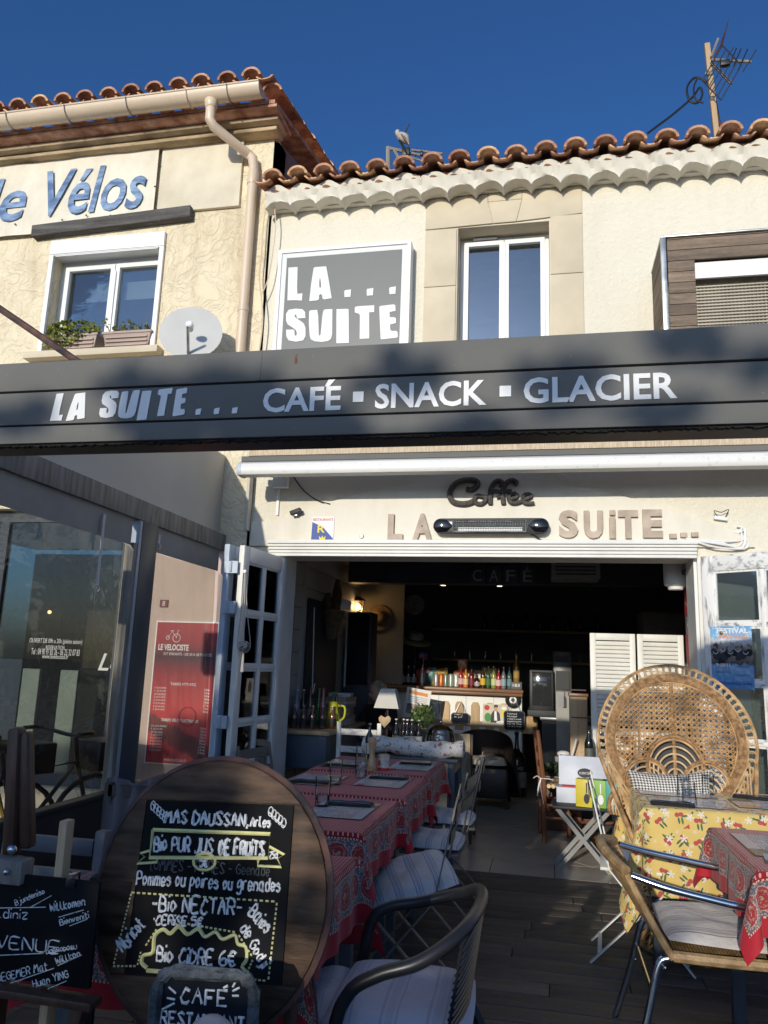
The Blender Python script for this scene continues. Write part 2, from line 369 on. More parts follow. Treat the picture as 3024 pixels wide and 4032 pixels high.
def scribe(mb, s_, O, U, V, h, r, wd=None, jit=.25, lift=.0012, crisp=False):
    'hand lettering: every stroke is a thin raised line'
    O = Vector(O); U = Vector(U); V = Vector(V); N = U.cross(V).normalized(); rnd = random.Random(hash_(s_)); lines = []; x = 0
    for ch in s_:
        if ch == ' ': x += 3; continue
        g = GL.get(ch) or GL.get(ch.upper()) or '00 06'; mx = 0; dy = rnd.uniform(-jit, jit); sc = 1 + rnd.uniform(-jit, jit)*.3
        for pl in g.split('|'):
            q = []
            for t in pl.split():
                gx = -1 if t[0] == '!' else int(t[0]); gy = {'!': -1, '@': -2}.get(t[1]); gy = int(t[1]) if gy is None else gy
                mx = max(mx, gx); q.append((x + gx*sc, gy*sc + dy))
            lines.append(q)
        x += mx*sc + 1.5
    u = h/6; k = (wd/(u*(x-1.5))) if wd else 1
    for i, q in enumerate(lines):
        pts = [O + U*a*u*k + V*b*u + N*(lift + .00012*(i % 4)) for a, b in q]
        if len(pts) > 2 and not crisp: pts = smoothline(pts, 3)
        ph = rnd.uniform(0, 6); mb.tube(pts, [r*(.95 + .28*math.sin(ph + 1.7*k_) + rnd.uniform(-.12, .12)) for k_ in range(len(pts))], 5, flat=1)
    return mb
def hash_(s_):
    a = 7
    for c in s_: a = (a*31 + ord(c)) % 1000003
    return a
XU = Vector((1,0,0)); ZU = Vector((0,0,1)); YU = Vector((0,1,0))
# ================================================================== setting
D = 5.8                                            # plane of the cafe front
struct(MB().add([(-150,-150,-.12),(150,-150,-.12),(150,150,-.12),(-150,150,-.12)], [(0,1,2,3)]).build('ground', mat('street_paving', (.33,.31,.28), .9, .2, 3, .2, 40), loc=(0,0,-.12)))
# timber deck: boards run along the front
deck = struct(MB().box(-2.6, 4.2, -.6, 5.81, -.11, -.03).build('deck', K['dkwood'], loc=(0,0,-.11)))
ORI[deck.name] = Vector((0,0,-.11))
rd = random.Random(3); bw = .145; y = 2.35; plank = {}
while y < 5.80:
    x = -2.55 - rd.random()*1.2
    while x < 4.1:
        L = rd.choice((1.2, 1.6, 2.0)); x1 = min(x+L, 4.15); x0 = max(x, -2.56)
        if x1 - x0 > .1:
            k = round(x1-x0, 2)
            if k not in plank:
                plank[k] = MB().box(-k/2+.002, k/2-.002, -bw/2+.003, bw/2-.003, 0, .027).build('plank', K['deck'], deck, .003); o = plank[k]
            else:
                o = plank[k].copy(); COL.objects.link(o); o.parent = deck
            o.location = ((x0+x1)/2, y+bw/2, .083+rd.uniform(-.0015, .0015))
            ORI[o.name] = Vector()
            if plank[k] is o:                       # mesh was shifted by the deck origin: undo
                for v_ in o.data.vertices: v_.co.z -= .11
        x += L
    y += bw
MB().box(-2.56, 4.15, -.55, 2.345, -.0295, -.004).build('near_planks', K['deck'], deck)
# cafe floor: a border row and then tiles laid on the diagonal
fl = struct(MB().box(-2.3, 3.2, 5.815, 12, -.06, -.008).build('cafe_floor', mat('tile_grout', (.10,.09,.08), .9), loc=(0,0,-.06)))
ORI[fl.name] = Vector((0,0,-.06))
K['floortile'] = mat('beige_floor_tile', (.40,.36,.30), .32, .12, 5, .03, 30, rnd=.08)
tm = {}
def tilepiece(poly):
    return MB().prism(poly, (0,0,-.008), XU, YU, .008).build('floor_tile', K['floortile'], fl)
x = -2.2
while x < 3.0:
    tilepiece([(x+.003,5.822),(x+.447,5.822),(x+.447,6.22),(x+.003,6.22)]); x += .45
t0 = None; q = .45/math.sqrt(2)*2
for i in range(-12, 14):
    for j in range(0, 22):
        cx = i*q + (q/2 if j % 2 else 0); cy = 6.225 + j*q/2
        if cx < -2.25 or cx > 2.6 or cy > 11.4: continue
        h = q/2 - .005
        if j == 0: tilepiece([(cx-h,cy),(cx+h,cy),(cx,cy+h)])
        elif t0 is None:
            t0 = MB().prism([(0,-h),(h,0),(0,h),(-h,0)], (0,0,.052), XU, YU, .008).build('floor_tile', K['floortile'], None, loc=(0,0,0)); t0.parent = fl; t0.location = (cx,cy,0)
        else:
            o = t0.copy(); COL.objects.link(o); o.parent = fl; o.location = (cx,cy,0)

# ================================================================== cafe building
cb = thing('cafe_building', 'cream rendered two storey cafe building with scalloped eaves and wide open front', 'building', (0,D,0))
DX0, DX1, DZ = -2.06, 1.056, 2.225
MB().wall(-2.345, 3.4, -.03, 5.33, D, D+.3, [(DX0,DX1,-.03,DZ),(-.70,.055,3.8,4.99)]).build('front_wall', K['stucco'], cb)
# rooms behind it
inw = mat('white_boarded_interior', (.42,.40,.36), .7, .06, 3)
MB().box(2.55, 2.65, 6.1, 11.6, 0, 2.75).build('side_wall', inw, cb); MB().box(-2.345, -2.25, 6.1, 11.6, 0, 2.75).build('side_wall', inw, cb)
MB().box(-2.25, 2.55, 11.5, 11.6, 0, 2.75).build('back_wall', mat('dark_grey_back_wall', (.10,.10,.10), .8, .2, 2), cb); MB().box(-2.345, 3.4, 6.1, 11.6, 2.75, 2.85).build('ceiling', mat('dim_ceiling', (.30,.28,.25), .8), cb)  # back wall in slightly mottled dark grey
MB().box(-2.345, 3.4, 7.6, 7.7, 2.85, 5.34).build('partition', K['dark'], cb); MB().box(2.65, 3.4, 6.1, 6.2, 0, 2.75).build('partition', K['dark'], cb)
# stone dressing round the window: separate blocks with fine joints
sx0, sx1 = -.965, .308; wy = D-.012
def stoneblock(poly): MB().prism(poly, (0,D-.002,0), XU, ZU, .014).build('stone', K['stone'], cb, .0015)
g_ = .003; kx0, kx1 = -.40, -.215
stoneblock([(sx0,4.985),(kx0-g_,4.995),(kx0-.045-g_,5.19),(kx0-.045-g_,5.262),(sx0,5.262)])
stoneblock([(kx1+g_,4.995),(sx1,5.02),(sx1,5.262),(kx1+.045+g_,5.262),(kx1+.045+g_,5.19)])
stoneblock([(kx0,4.995),(kx1,4.995),(kx1+.045,5.19),(kx0-.045,5.19)]); stoneblock([(kx0-.045,5.19+g_),(kx1+.045,5.19+g_),(kx1+.045,5.262),(kx0-.045,5.262)])
for a, b, zz in ((sx0,-.703,(4.98,4.46,3.8)),(.058,sx1,(5.015,4.50,3.8))):
    for z1, z0 in zip(zz, zz[1:]): stoneblock([(a,z0+g_),(b,z0+g_),(b,z1-g_),(a,z1-g_)])
# window in its reveal
rv = MB(); rv.box(-.70,-.692,D,D+.3,3.8,4.99); rv.box(.047,.055,D,D+.3,3.8,4.99); rv.box(-.692,.047,D,D+.3,4.982,4.99); rv.build('window_reveal', K['stone'], cb)
wy = D+.19
wn = MB().wall(-.69,.045,3.8,4.98,wy,wy+.07,[(-.655,.012,3.84,4.95)]).build('window', K['pvc'], cb, .004)
for a, b in ((-.655,-.325),(-.319,.012)):
    MB().wall(a,b,3.84,4.945,wy-.022,wy+.04,[(a+.036,b-.036,3.88,4.905)]).build('sash', K['pvc'], wn, .005)
    MB().box(a+.034,b-.034,wy+.012,wy+.016,3.878,4.907).build('pane', K['panesky'], wn)
    c_ = NT('frosted_lace_film'); n_ = c_.noise(c_.co(), 9, 5); fm = c_.set(Base_Color=c_.ramp(n_, [(.47,(.10,.14,.15)),(.53,(.38,.42,.42))]), Roughness=.6)
    MB().box(a+.036,b-.036,wy+.03,wy+.034,3.88,4.02).build('lace_film', fm, wn)
MB().box(-.334,-.310,wy-.03,wy-.02,3.87,4.92).build('meeting_stile', K['pvc'], wn, .003); MB().box(-.58,-.38,wy-.035,wy-.0,4.955,4.972).build('vent', K['pvc'], wn, .002)
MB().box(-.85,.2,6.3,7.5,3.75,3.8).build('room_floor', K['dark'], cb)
# scalloped eaves in two bands
pit = .225; ex0 = -2.34; ex1 = 3.35
def scal(x, k=1): return abs(math.sin(math.pi*(x-ex0)/pit))
rr = random.Random(5); jit = [rr.uniform(-.012,.012) for _ in range(400)]
MB().box(ex0,-.967,D-.05,D,5.263,5.36).box(.310,ex1,D-.05,D,5.263,5.36).box(-.967,.310,D-.045,D,5.268,5.36).build('eave_band', K['smooth'], cb, .008)
m = MB(); nx = 900
def evf(u, v):
    x = ex0 + (ex1-ex0)*u; i = int(u*nx); tt = 2*(((x-ex0)/pit) % 1)-1; a = math.sqrt(max(0, 1-(tt*.985)**2)); j = jit[int((x-ex0)/pit) % 400]
    zb = 5.195 + .078*a + j*.6
    yt = [D-.03, D-.165, D-.168, D-.178, D-.20, D-.21, D-.0][min(6, int(round(v*6)))]
    ca = abs(math.sin(math.pi*(x-ex0)/pit))
    zt = [zb+.004, zb, zb+.006, 5.30+j*.3, 5.33+.015*ca, 5.345+.05*ca+j*.6, 5.36+.05*ca][min(6, int(round(v*6)))]
    return (x, yt + .006*math.sin(x*41+v*9), zt + .004*math.sin(x*29+v*5))
m.grid(evf, nx, 6); m.build('scalloped_eave', K['smooth'], cb, sharp=28)
# canal tiles
def canal(r0, r1, L, up=True, th=.02, n=9):
    b = MB(); pts = []
    for e, (r, y) in enumerate(((r0,0),(r1,L))):
        for rad in (r, r-th):
            for k in range(n):
                a = math.pi*(.04 + .92*k/(n-1)); z = rad*math.sin(a)*(.84 if up else .42)
                pts.append((rad*math.cos(a), y, z if up else -z))
    b.v = [Vector(p) for p in pts]; o = lambda e, i, k: e*2*n + i*n + k
    for k in range(n-1):
        b.f += [[o(0,0,k),o(0,0,k+1),o(1,0,k+1),o(1,0,k)], [o(0,1,k+1),o(0,1,k),o(1,1,k),o(1,1,k+1)], [o(0,0,k+1),o(0,0,k),o(0,1,k),o(0,1,k+1)], [o(1,0,k),o(1,0,k+1),o(1,1,k+1),o(1,1,k)]]
    for k in (0, n-1): b.f.append([o(0,0,k),o(0,1,k),o(1,1,k),o(1,0,k)])
    return b
tiles = {}
def roof_tiles(root, x0, x1, y0, z0, slope, rows, key, skip=0):
    cap = canal(.090, .076, .42).build('roof_tile', K['tile'], root); chn = canal(.080, .07, .42, False).build('roof_tile', K['tile'], root)
    for o in (cap, chn):
        for v_ in o.data.vertices: v_.co += ORI[root.name]
    org = ORI[root.name]; first = {0: True, 1: True}; n = int((x1-x0)/pit)
    for r in range(rows):
        for i in range(n+1):
            for c, src in ((0, cap), (1, chn)):
                x = x0 + i*pit + (pit/2 if c == 0 else 0); 
                if x > x1: continue
                o = src if first[c] else src.copy()
                if not first[c]: COL.objects.link(o); o.parent = root
                first[c] = False
                yy = y0 + r*.34 + (.045 if c else 0) + rr.uniform(-.012,.012)
                o.location = Vector((x + rr.uniform(-.006,.006), yy, z0 + (yy-y0)*slope + (.012 if c == 0 else .028) + r*.004 + rr.uniform(-.004,.004))) - org
                o.rotation_euler = (math.atan(slope)+rr.uniform(-.02,.03), rr.uniform(-.03,.03), rr.uniform(-.03,.03))
roof_tiles(cb, ex0, ex1, D-.34, 5.372, .28, 2, 'c')
MB().add([(ex0,D-.2,5.375),(ex1,D-.2,5.375),(ex1,11.5,7.0),(ex0,11.5,7.0),(ex0,D-.2,5.345),(ex1,D-.2,5.345),(ex1,11.5,6.95),(ex0,11.5,6.95)], [(0,1,2,3),(7,6,5,4),(0,4,5,1),(1,5,6,2),(2,6,7,3),(3,7,4,0)]).build('roof', K['tileunder'], cb)
# arched plaster tympanum, lintel moulding, jambs
arc = [(-2.33,2.30),(-2.33,2.50)] + [(-2.29 + 3.62*t, 2.43 + .40*math.sin(math.pi*min(1,max(0,(t*1.02))))**.85) for t in [i/24 for i in range(1,24)]] + [(1.33,2.42),(1.45,2.30)]
MB().prism(arc, (0,D-.001,0), XU, ZU, .028).build('arched_plaster', K['smooth'], cb, .006)
m = MB()
for i, (z0, z1, d) in enumerate(((2.215,2.238,.05),(2.2385,2.262,.062),(2.2625,2.285,.078),(2.2855,2.305,.094),(2.3055,2.335,.11))): m.box(-2.14+.0*i, 1.05, D-.027-d, D-.026, z0, z1)
m.build('lintel_moulding', K['whitepaint'], cb, .003)
MB().box(DX0-.07,DX0-.001,D-.03,D-.002,0,2.214).build('door_jamb', K['whitepaint'], cb); MB().box(DX1+.001,DX1+.07,D-.03,D-.002,0,2.214).build('door_jamb', K['whitepaint'], cb)
MB().box(DX0-.003,DX0+.02,D-.002,D+.32,0,DZ).build('door_reveal', K['whitepaint'], cb); MB().box(DX1-.02,DX1+.003,D-.002,D+.32,0,DZ).build('door_reveal', K['whitepaint'], cb)
# boarding on the left wall of the room
for i in range(13): MB().box(-2.25,-2.225,6.12,9.9,.05+i*.205,.05+i*.205+.199).build('plank', inw, cb, .002)
MB().box(-2.25,-2.2,6.9,6.95,0,2.74).build('corner_post', inw, cb)

# ================================================================== bike shop building
BY = 5.76
bb = thing('bike_shop_building', 'older ochre house with swirled rough render, stone cornice and terracotta roof', 'building', (-4.6,BY,0))
bx0 = -8.6; bx1 = -2.352
MB().wall(bx0,bx1,0,6.06,BY,BY+.3,[(-4.44,-3.35,4.04,5.13),(-5.9,-3.42,.35,2.62)]).build('front_wall', K['oldstucco'], bb)
sl_ = (6.731-6.292)/(7.188-5.452)
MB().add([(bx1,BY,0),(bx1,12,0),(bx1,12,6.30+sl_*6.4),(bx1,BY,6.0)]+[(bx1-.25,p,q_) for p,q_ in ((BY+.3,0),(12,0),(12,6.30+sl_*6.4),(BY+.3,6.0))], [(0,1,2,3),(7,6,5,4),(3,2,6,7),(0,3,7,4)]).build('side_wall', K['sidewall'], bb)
m = MB()
for z0, z1, d in ((5.985,6.03,.13),(6.03,6.07,.20)): m.box(bx0, bx1+d*.5, BY-d, BY+.05, z0, z1)
m.build('cornice', K['cornice'], bb, .015)
MB().box(bx0,bx1+.12,BY-.3,BY+.1,6.071,6.10).build('eave_tile_bed', K['tile'], bb, .004)
MB().add([(bx0,BY-.3,6.14),(bx1+.1,BY-.3,6.14),(bx1+.1,12,6.14+sl_*6.5),(bx0,12,6.14+sl_*6.5),(bx0,BY-.3,6.105),(bx1+.1,BY-.3,6.105),(bx1+.1,12,6.08+sl_*6.5),(bx0,12,6.08+sl_*6.5)], [(0,1,2,3),(7,6,5,4),(0,4,5,1),(1,5,6,2),(2,6,7,3),(3,7,4,0)]).build('roof', K['tile'], bb)
roof_tiles(bb, -7.5, bx1+.1, BY-.43, 6.275, sl_, 1, 'b')
# verge tiles up the gable
cap = None
for i in range(12):
    if cap is None:
        cap = canal(.095,.08,.40).build('verge_tile', K['tile'], bb)
        for v_ in cap.data.vertices: v_.co += ORI[bb.name]
        o = cap
    else: o = cap.copy(); COL.objects.link(o); o.parent = bb
    yy = BY-.30+i*.33; o.location = Vector((bx1+.06+rr.uniform(-.008,.008), yy, 6.20+sl_*(yy-BY+.38)+.012*(i%2))) - ORI[bb.name]; o.rotation_euler = (math.atan(sl_)+.03, rr.uniform(-.05,.05), 0)
# gutter with straps, downpipe
gy = 5.36; gz = 6.185; gr = .085; m = MB(); gx0, gx1 = -8.4, -2.335
def half(r, n=11): return [(gy - r*math.cos(math.pi*k/(n-1)), gz - r*math.sin(math.pi*k/(n-1))*1.05) for k in range(n)]
a, b_ = half(gr), half(gr-.004); prof = a + b_[::-1]; n = len(prof)
m.add([(gx0,*p) for p in prof]+[(gx1,*p) for p in prof], [[i,(i+1)%n,n+(i+1)%n,n+i] for i in range(n)]); m.add([(gx1+.001,*p) for p in a], [list(range(len(a)))])
m.tube([(gx0,gy-gr,gz),(gx1,gy-gr,gz)], .009, 8); gt = m.build('gutter', K['gutter'], bb)
for x in (-5.35,-4.75,-4.16,-3.56,-2.99,-2.62): MB().tube([(x,gy-(gr+.004)*math.cos(t),gz-(gr+.004)*math.sin(t)*1.05) for t in [math.pi*k/10 for k in range(11)]], .011, 4, flat=.5).build('gutter_strap', K['zinc'] if x != -2.99 else K['gutter'], gt)
px_ = -2.50; ptop = Vector((-2.79,gy,gz-.08))
pp = [ptop, (-2.79,gy,gz-.15), (-2.79,gy+.0,5.93), (-2.765,gy+.03,5.885), (-2.56,BY-.085,5.80), (-2.515,BY-.075,5.76), (px_,BY-.07,5.66), (px_+.0,BY-.07,3.2)]
dp = MB().tube(pp, .043, 14).build('downpipe', K['gutter'], bb)
MB().lathe((-2.79,gy,6.04),[(.046,0),(.05,.005),(.06,.06),(.055,.075)],14).build('pipe_collar', K['gutter'], dp); MB().lathe((px_,BY-.07,5.5),[(.047,0),(.05,.01),(.05,.12),(.047,.13)],14).build('pipe_collar', K['gutter'], dp); MB().lathe((px_,BY-.07,4.3),[(.047,0),(.047,.04)],14).build('pipe_collar', K['gutter'], dp)
# first-floor window, roller-shutter box, timber lintel, sill
MB().bar((-4.66,BY-.03,5.245),(-3.07,BY-.03,5.30),.10,.115,(0,0,1)).build('timber_lintel', K['oldbeam'], bb, .008)
w0, w1, wz0, wz1 = -4.44, -3.35, 4.04, 5.13; wy = BY+.14
wn = MB().wall(w0,w1,wz0,wz1-.12,wy,wy+.06,[(w0+.05,w1-.05,wz0+.05,wz1-.17)]).build('window', K['pvc'], bb, .004)
MB().box(w0-.03,w1+.03,BY-.035,BY+.17,wz1-.12,wz1+.02).build('shutter_box', K['pvc'], wn, .004); MB().wall(w0-.03,w1+.03,wz0,wz1-.122,BY-.03,BY-.005,[(w0+.012,w1-.012,wz0-.02,wz1-.13)]).build('shutter_rail', K['pvc'], wn)
MB().box(w0+.03,w1-.03,BY-.025,BY+.0,wz1-.14,wz1-.123).build('shutter_edge', K['pvc'], wn)
mx_ = (w0+w1)/2+.02
for a, b in ((w0+.05,mx_-.004),(mx_+.004,w1-.05)):
    MB().wall(a,b,wz0+.05,wz1-.17,wy-.02,wy+.04,[(a+.042,b-.042,wz0+.1,wz1-.215)]).build('sash', K['pvc'], wn, .004)
    MB().box(a+.040,b-.040,wy+.01,wy+.014,wz0+.095,wz1-.21).build('pane', K['doorpane'], wn)
    MB().box(a+.04,b-.04,wy+.10,wy+.105,wz1-.48,wz1-.30).build('roller_blind', K['white'], wn)
MB().box(mx_-.02,mx_+.02,wy-.035,wy-.021,wz0+.09,wz1-.25).build('meeting_stile', K['pvc'], wn, .003)
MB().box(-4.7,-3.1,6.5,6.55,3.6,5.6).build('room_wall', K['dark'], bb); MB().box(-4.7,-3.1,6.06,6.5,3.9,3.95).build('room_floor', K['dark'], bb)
MB().box(w0-.12,w1+.1,BY-.1,BY+.13,3.97,4.035).build('window_sill', K['stone'], bb, .008)
# shop front seen through the clear screen
sh = MB().wall(-5.9,-3.42,.35,2.62,BY+.1,BY+.16,[(-5.82,-4.7,.45,2.52),(-4.62,-3.5,.45,2.52)]).build('shop_window', K['darkpost'], bb)
for a, b in ((-5.83,-4.69),(-4.63,-3.49)): MB().box(a,b,BY+.12,BY+.125,.44,2.53).build('pane', K['pane'], sh)
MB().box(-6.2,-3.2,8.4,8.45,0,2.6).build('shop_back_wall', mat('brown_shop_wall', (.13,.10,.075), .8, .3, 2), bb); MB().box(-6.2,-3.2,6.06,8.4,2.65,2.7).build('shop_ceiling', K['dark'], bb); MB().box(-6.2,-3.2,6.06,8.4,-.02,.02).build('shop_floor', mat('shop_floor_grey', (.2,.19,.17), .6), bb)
pinkw = mat('rose_beige_paint', (.55,.43,.37), .85, .06, 2, .1, 30)
MB().box(-3.40,-2.36,BY-.02,BY-.001,.0,2.3).build('painted_panel', pinkw, bb)

# ================================================================== fixed to the fronts
# vinyl banner with blue italic lettering
by = BY-.04; g = NT('creased_vinyl'); v = g.co((1,1,1)); n1 = g.noise(v, 2.2, 4, .5, .8)
K['vinyl'] = g.set(Base_Color=g.ramp(g.noise(g.co((1.5,1,1)),1.6,6,.65), [(.3,(.62,.55,.42)),(.62,(.80,.75,.62))]), Roughness=.5, Normal=g.bump(n1,.5,.06))
bn = thing('shop_banner', 'creased cream vinyl banner reading le Vélos in blue italics', 'banner', (-4.6,by,5.3))
def banf(u, v): return (-6.6+(3.15)*u, by-.012-.012*math.sin(u*23+v*3)*v*(1-v)*2-.006*math.sin(u*61)*abs(v-.5), 5.235+.93*v+.018*u*(v-.5))
MB().grid(banf, 60, 14).build('vinyl_sheet', K['vinyl'], bn)
m = MB()
for x, y in ((610,735),(630,560),(625,645),(625,870),(515,568),(430,580),(330,587),(435,849),(340,848),(245,866),(160,907),(60,883)):
    p = P(x,y,Y=by-.026); m.lathe(p,[(.009,0),(.009,.004),(.004,.006)],8,(0,-1,0))
m.build('eyelet', K['iron'], bn)
K['bannerblue'] = mat('faded_blue_print', (.09,.18,.38), .5, .3, 6, col2=(.24,.36,.54), lo=.4, hi=.62, stretch=(1,1,3))
def banner_text(s_, xa, xb, za, zb):
    m = MB(); text(m, s_, (xa,by-.0265,za), XU, ZU, xb-xa, zb-za, .003, .014, .22); return m.build('lettering', K['bannerblue'], bn)
a = P(170,862,Y=by); b = P(568,845,Y=by); t = P(330,668,Y=by); banner_text('Vélos', a.x, b.x, a.z, t.z)
a = P(-60,888,Y=by); b = P(100,875,Y=by); t = P(10,712,Y=by); banner_text('le', a.x, b.x, a.z, t.z)
tag(MB().box(-3.425,-2.632,BY-.035,BY-.001,5.335,6.12).build('blank_sign_panel', mat('yellowed_panel', (.68,.60,.44), .7, .14, 2, .05, 60, col2=(.79,.72,.56)), None, .004), 'blank yellowed flat panel beside the creased vinyl banner', 'sign')
# light-box sign: fat cut-out letters, outlines measured on the sign itself
FAT = {'L':[(158,347),(257,341),(252,560),(255,632),(310,627),(305,706),(230,702),(146,704)],
 'A':[(432,350),(450,342),(568,333),(600,510),(628,680),(545,693),(528,682),(524,645),(508,635),(491,648),(490,690),(470,704),(384,712),(405,520)],
 'S':[(342,894),(338,830),(310,800),(235,793),(160,806),(132,850),(132,925),(150,965),(205,1000),(238,1025),(249,1055),(247,1082),(235,1090),(224,1080),(222,1030),(210,1021),(133,1022),(134,1095),(160,1138),(240,1153),(318,1138),(343,1090),(343,1000),(325,955),(285,925),(240,895),(226,880),(228,858),(240,857),(248,880),(252,901)],
 'U':[(383,822),(400,812),(470,807),(482,880),(487,1075),(495,1090),(508,1075),(527,870),(540,810),(560,801),(636,799),(634,960),(634,1060),(622,1120),(590,1145),(520,1156),(440,1148),(400,1125),(388,1080),(380,950)],
 'I':[(680,799),(805,796),(812,805),(815,1166),(678,1171)],
 'T':[(878,790),(885,775),(905,768),(1091,757),(1090,831),(1035,835),(1037,1117),(932,1123),(935,870),(928,850),(905,845),(880,835)],
 'E':[(1145,775),(1160,764),(1300,747),(1320,756),(1323,818),(1257,831),(1259,887),(1310,887),(1327,900),(1326,950),(1262,967),(1265,1020),(1280,1037),(1330,1035),(1343,1050),(1348,1100),(1335,1110),(1175,1128),(1160,1120),(1152,950)],
 'd':[(765,610),(772,594),(838,584),(833,664),(767,668)]}
AHOLE = [(497,463),(503,462),(512,515),(512,560),(503,567),(494,560),(493,510)]
sy = D-.13
sb = thing('light_box_sign', 'square grey light box sign reading LA... SUITE in fat white letters', 'sign', (-1.67,D,3.6))
qa = P(1100,985,Y=sy); qb = P(1620,950,Y=sy); sxa, sxb, szt = qa.x, qb.x, (qa.z+qb.z)/2; szb = 3.45
MB().wall(sxa,sxb,szb,szt,sy-.012,D-.001,[(sxa+.03,sxb-.03,szb+.03,szt-.03)]).build('box_frame', K['pvc'], sb, .003)
MB().box(sxa+.028,sxb-.028,sy,D-.01,szb+.02,szt-.028).build('opal_face', mat('opal_acrylic', (.68,.68,.66), .3, .02), sb)
MB().box(sxa+.075,sxb-.075,sy-.004,sy-.0005,szb+.06,szt-.075).build('grey_panel', mat('grey_film', (.125,.132,.128), .45, .04), sb)
def zp(x, y): q_ = P(1080+x*.36167, 930+y*.36167, Y=sy); return (q_.x, q_.z)
def fat(poly, f, root, Yp, m_, d=.004, hole=None):
    cu = bpy.data.curves.new('t','CURVE'); cu.dimensions = '2D'; cu.fill_mode = 'BOTH'; cu.extrude = .5
    for pl in [poly] + ([hole] if hole else []):
        pts = [f(*q_) for q_ in pl]; sp = cu.splines.new('POLY'); sp.points.add(len(pts)-1); sp.use_cyclic_u = True
        for k, q_ in enumerate(pts): sp.points[k].co = (q_[0], q_[1], 0, 1)
    ob = bpy.data.objects.new('t', cu); COL.objects.link(ob); me = bpy.data.meshes.new_from_object(ob.evaluated_get(bpy.context.evaluated_depsgraph_get()))
    b = MB().add([(v_.co.x, Yp-(v_.co.z+.5)*d, v_.co.y) for v_ in me.vertices], [list(p.vertices) for p in me.polygons])
    bpy.data.objects.remove(ob); bpy.data.curves.remove(cu)
    return b.build('letter', m_, root)
for ch in 'LASUITE': fat(FAT[ch], zp, sb, sy-.0045, K['letterwhite'], .004, AHOLE if ch == 'A' else None)
for dx, dy in ((0,0),(243,-15),(488,-32)): fat([(x+dx,y+dy) for x, y in FAT['d']], zp, sb, sy-.0045, K['letterwhite'])
# timber housing round the air conditioner
ab = thing('air_conditioner_housing', 'weathered timber slat housing around an air conditioner grille', 'housing', (1.5,D-.25,3.6))
ax0, ax1, ay, az0, az1 = .845, 2.3, 5.3, 3.45, 4.46
vx0, vx1, vz0, vz1 = 1.045, 1.62, 3.78, 4.27
z = az0; i = 0
while z < az1-.01:
    h = .083; z1 = min(z+h, az1)
    if z1 <= vz0 or z >= vz1-.03: MB().box(ax0+.02,ax1,ay,ay+.02,z+.002,z1-.002).build('slat', K['slatwood'], ab, .002)
    else: MB().box(ax0+.02,vx0,ay,ay+.02,z+.002,z1-.002).build('slat', K['slatwood'], ab, .002); MB().box(vx1,ax1,ay,ay+.02,z+.002,z1-.002).build('slat', K['slatwood'], ab, .002)
    MB().box(ax0-.02,ax0,ay+.02,D-.001,z+.002,z1-.002).build('slat', K['slatwoody'], ab, .002)
    z += h
MB().bar((ax0-.008,ay-.004,az0),(ax0-.008,ay-.004,az1),.035,.035).build('corner_trim', K['zinc'], ab, .002); MB().box(ax0-.025,ax1,ay-.02,D-.001,az1,az1+.012).build('lid', K['zinc'], ab, .002)
MB().box(vx0-.01,vx1+.01,ay+.03,ay+.05,vz1-.12,vz1).build('grille_frame', K['white'], ab)
ac = MB().box(vx0-.05,vx1+.05,ay+.12,D-.05,vz0-.1,vz1-.02).build('air_conditioner', mat('beige_casing', (.5,.45,.36), .5), ab)
m = MB()
for i in range(15): m.box(vx0,vx1,ay+.10,ay+.11,vz0+.0+i*.024,vz0+.009+i*.024)
for i in range(24): m.box(vx0+i*.025,vx0+i*.025+.006,ay+.111,ay+.116,vz0-.02,vz1-.1)
m.build('grille', mat('cream_grille', (.45,.40,.31), .5), ac)
MB().box(vx0-.01,vx1+.01,ay+.025,ay+.06,vz0-.03,vz0-.0).build('grille_sill', K['darkpost'], ab)
# satellite dish
dc = P(752,1312,Y=5.38); dn = Vector((.30,-1,.22)).normalized()
ds = thing('satellite_dish', 'round white satellite dish beside the flower boxes', 'satellite dish', (dc.x,BY,dc.z-.3))
MB().lathe(dc - dn*.03, [(0,-.0),(.097,.004),(.183,.016),(.242,.034),(.253,.04),(.23,.044),(.17,.022),(.09,.009),(0,.005)][:5], 32, dn).build('reflector', mat('dish_white', (.56,.55,.52), .5, .06, 3), ds)
MB().tube([dc-dn*.03, dc-dn*.1, (dc.x,BY,dc.z-.05)], .022, 10).build('mount', K['zinc'], ds)
lp = dc + dn*.25 + Vector((.02,0,-.05)); MB().tube([dc - Vector((0,0,.22))+dn*.03, lp-Vector((0,0,.06))], .012, 6).build('feed_arm', K['zinc'], ds)
MB().lathe(lp-dn*.04, [(.02,0),(.03,.01),(.03,.05),(.022,.06),(.022,.09)], 12, -dn).build('receiver', K['white'], ds)
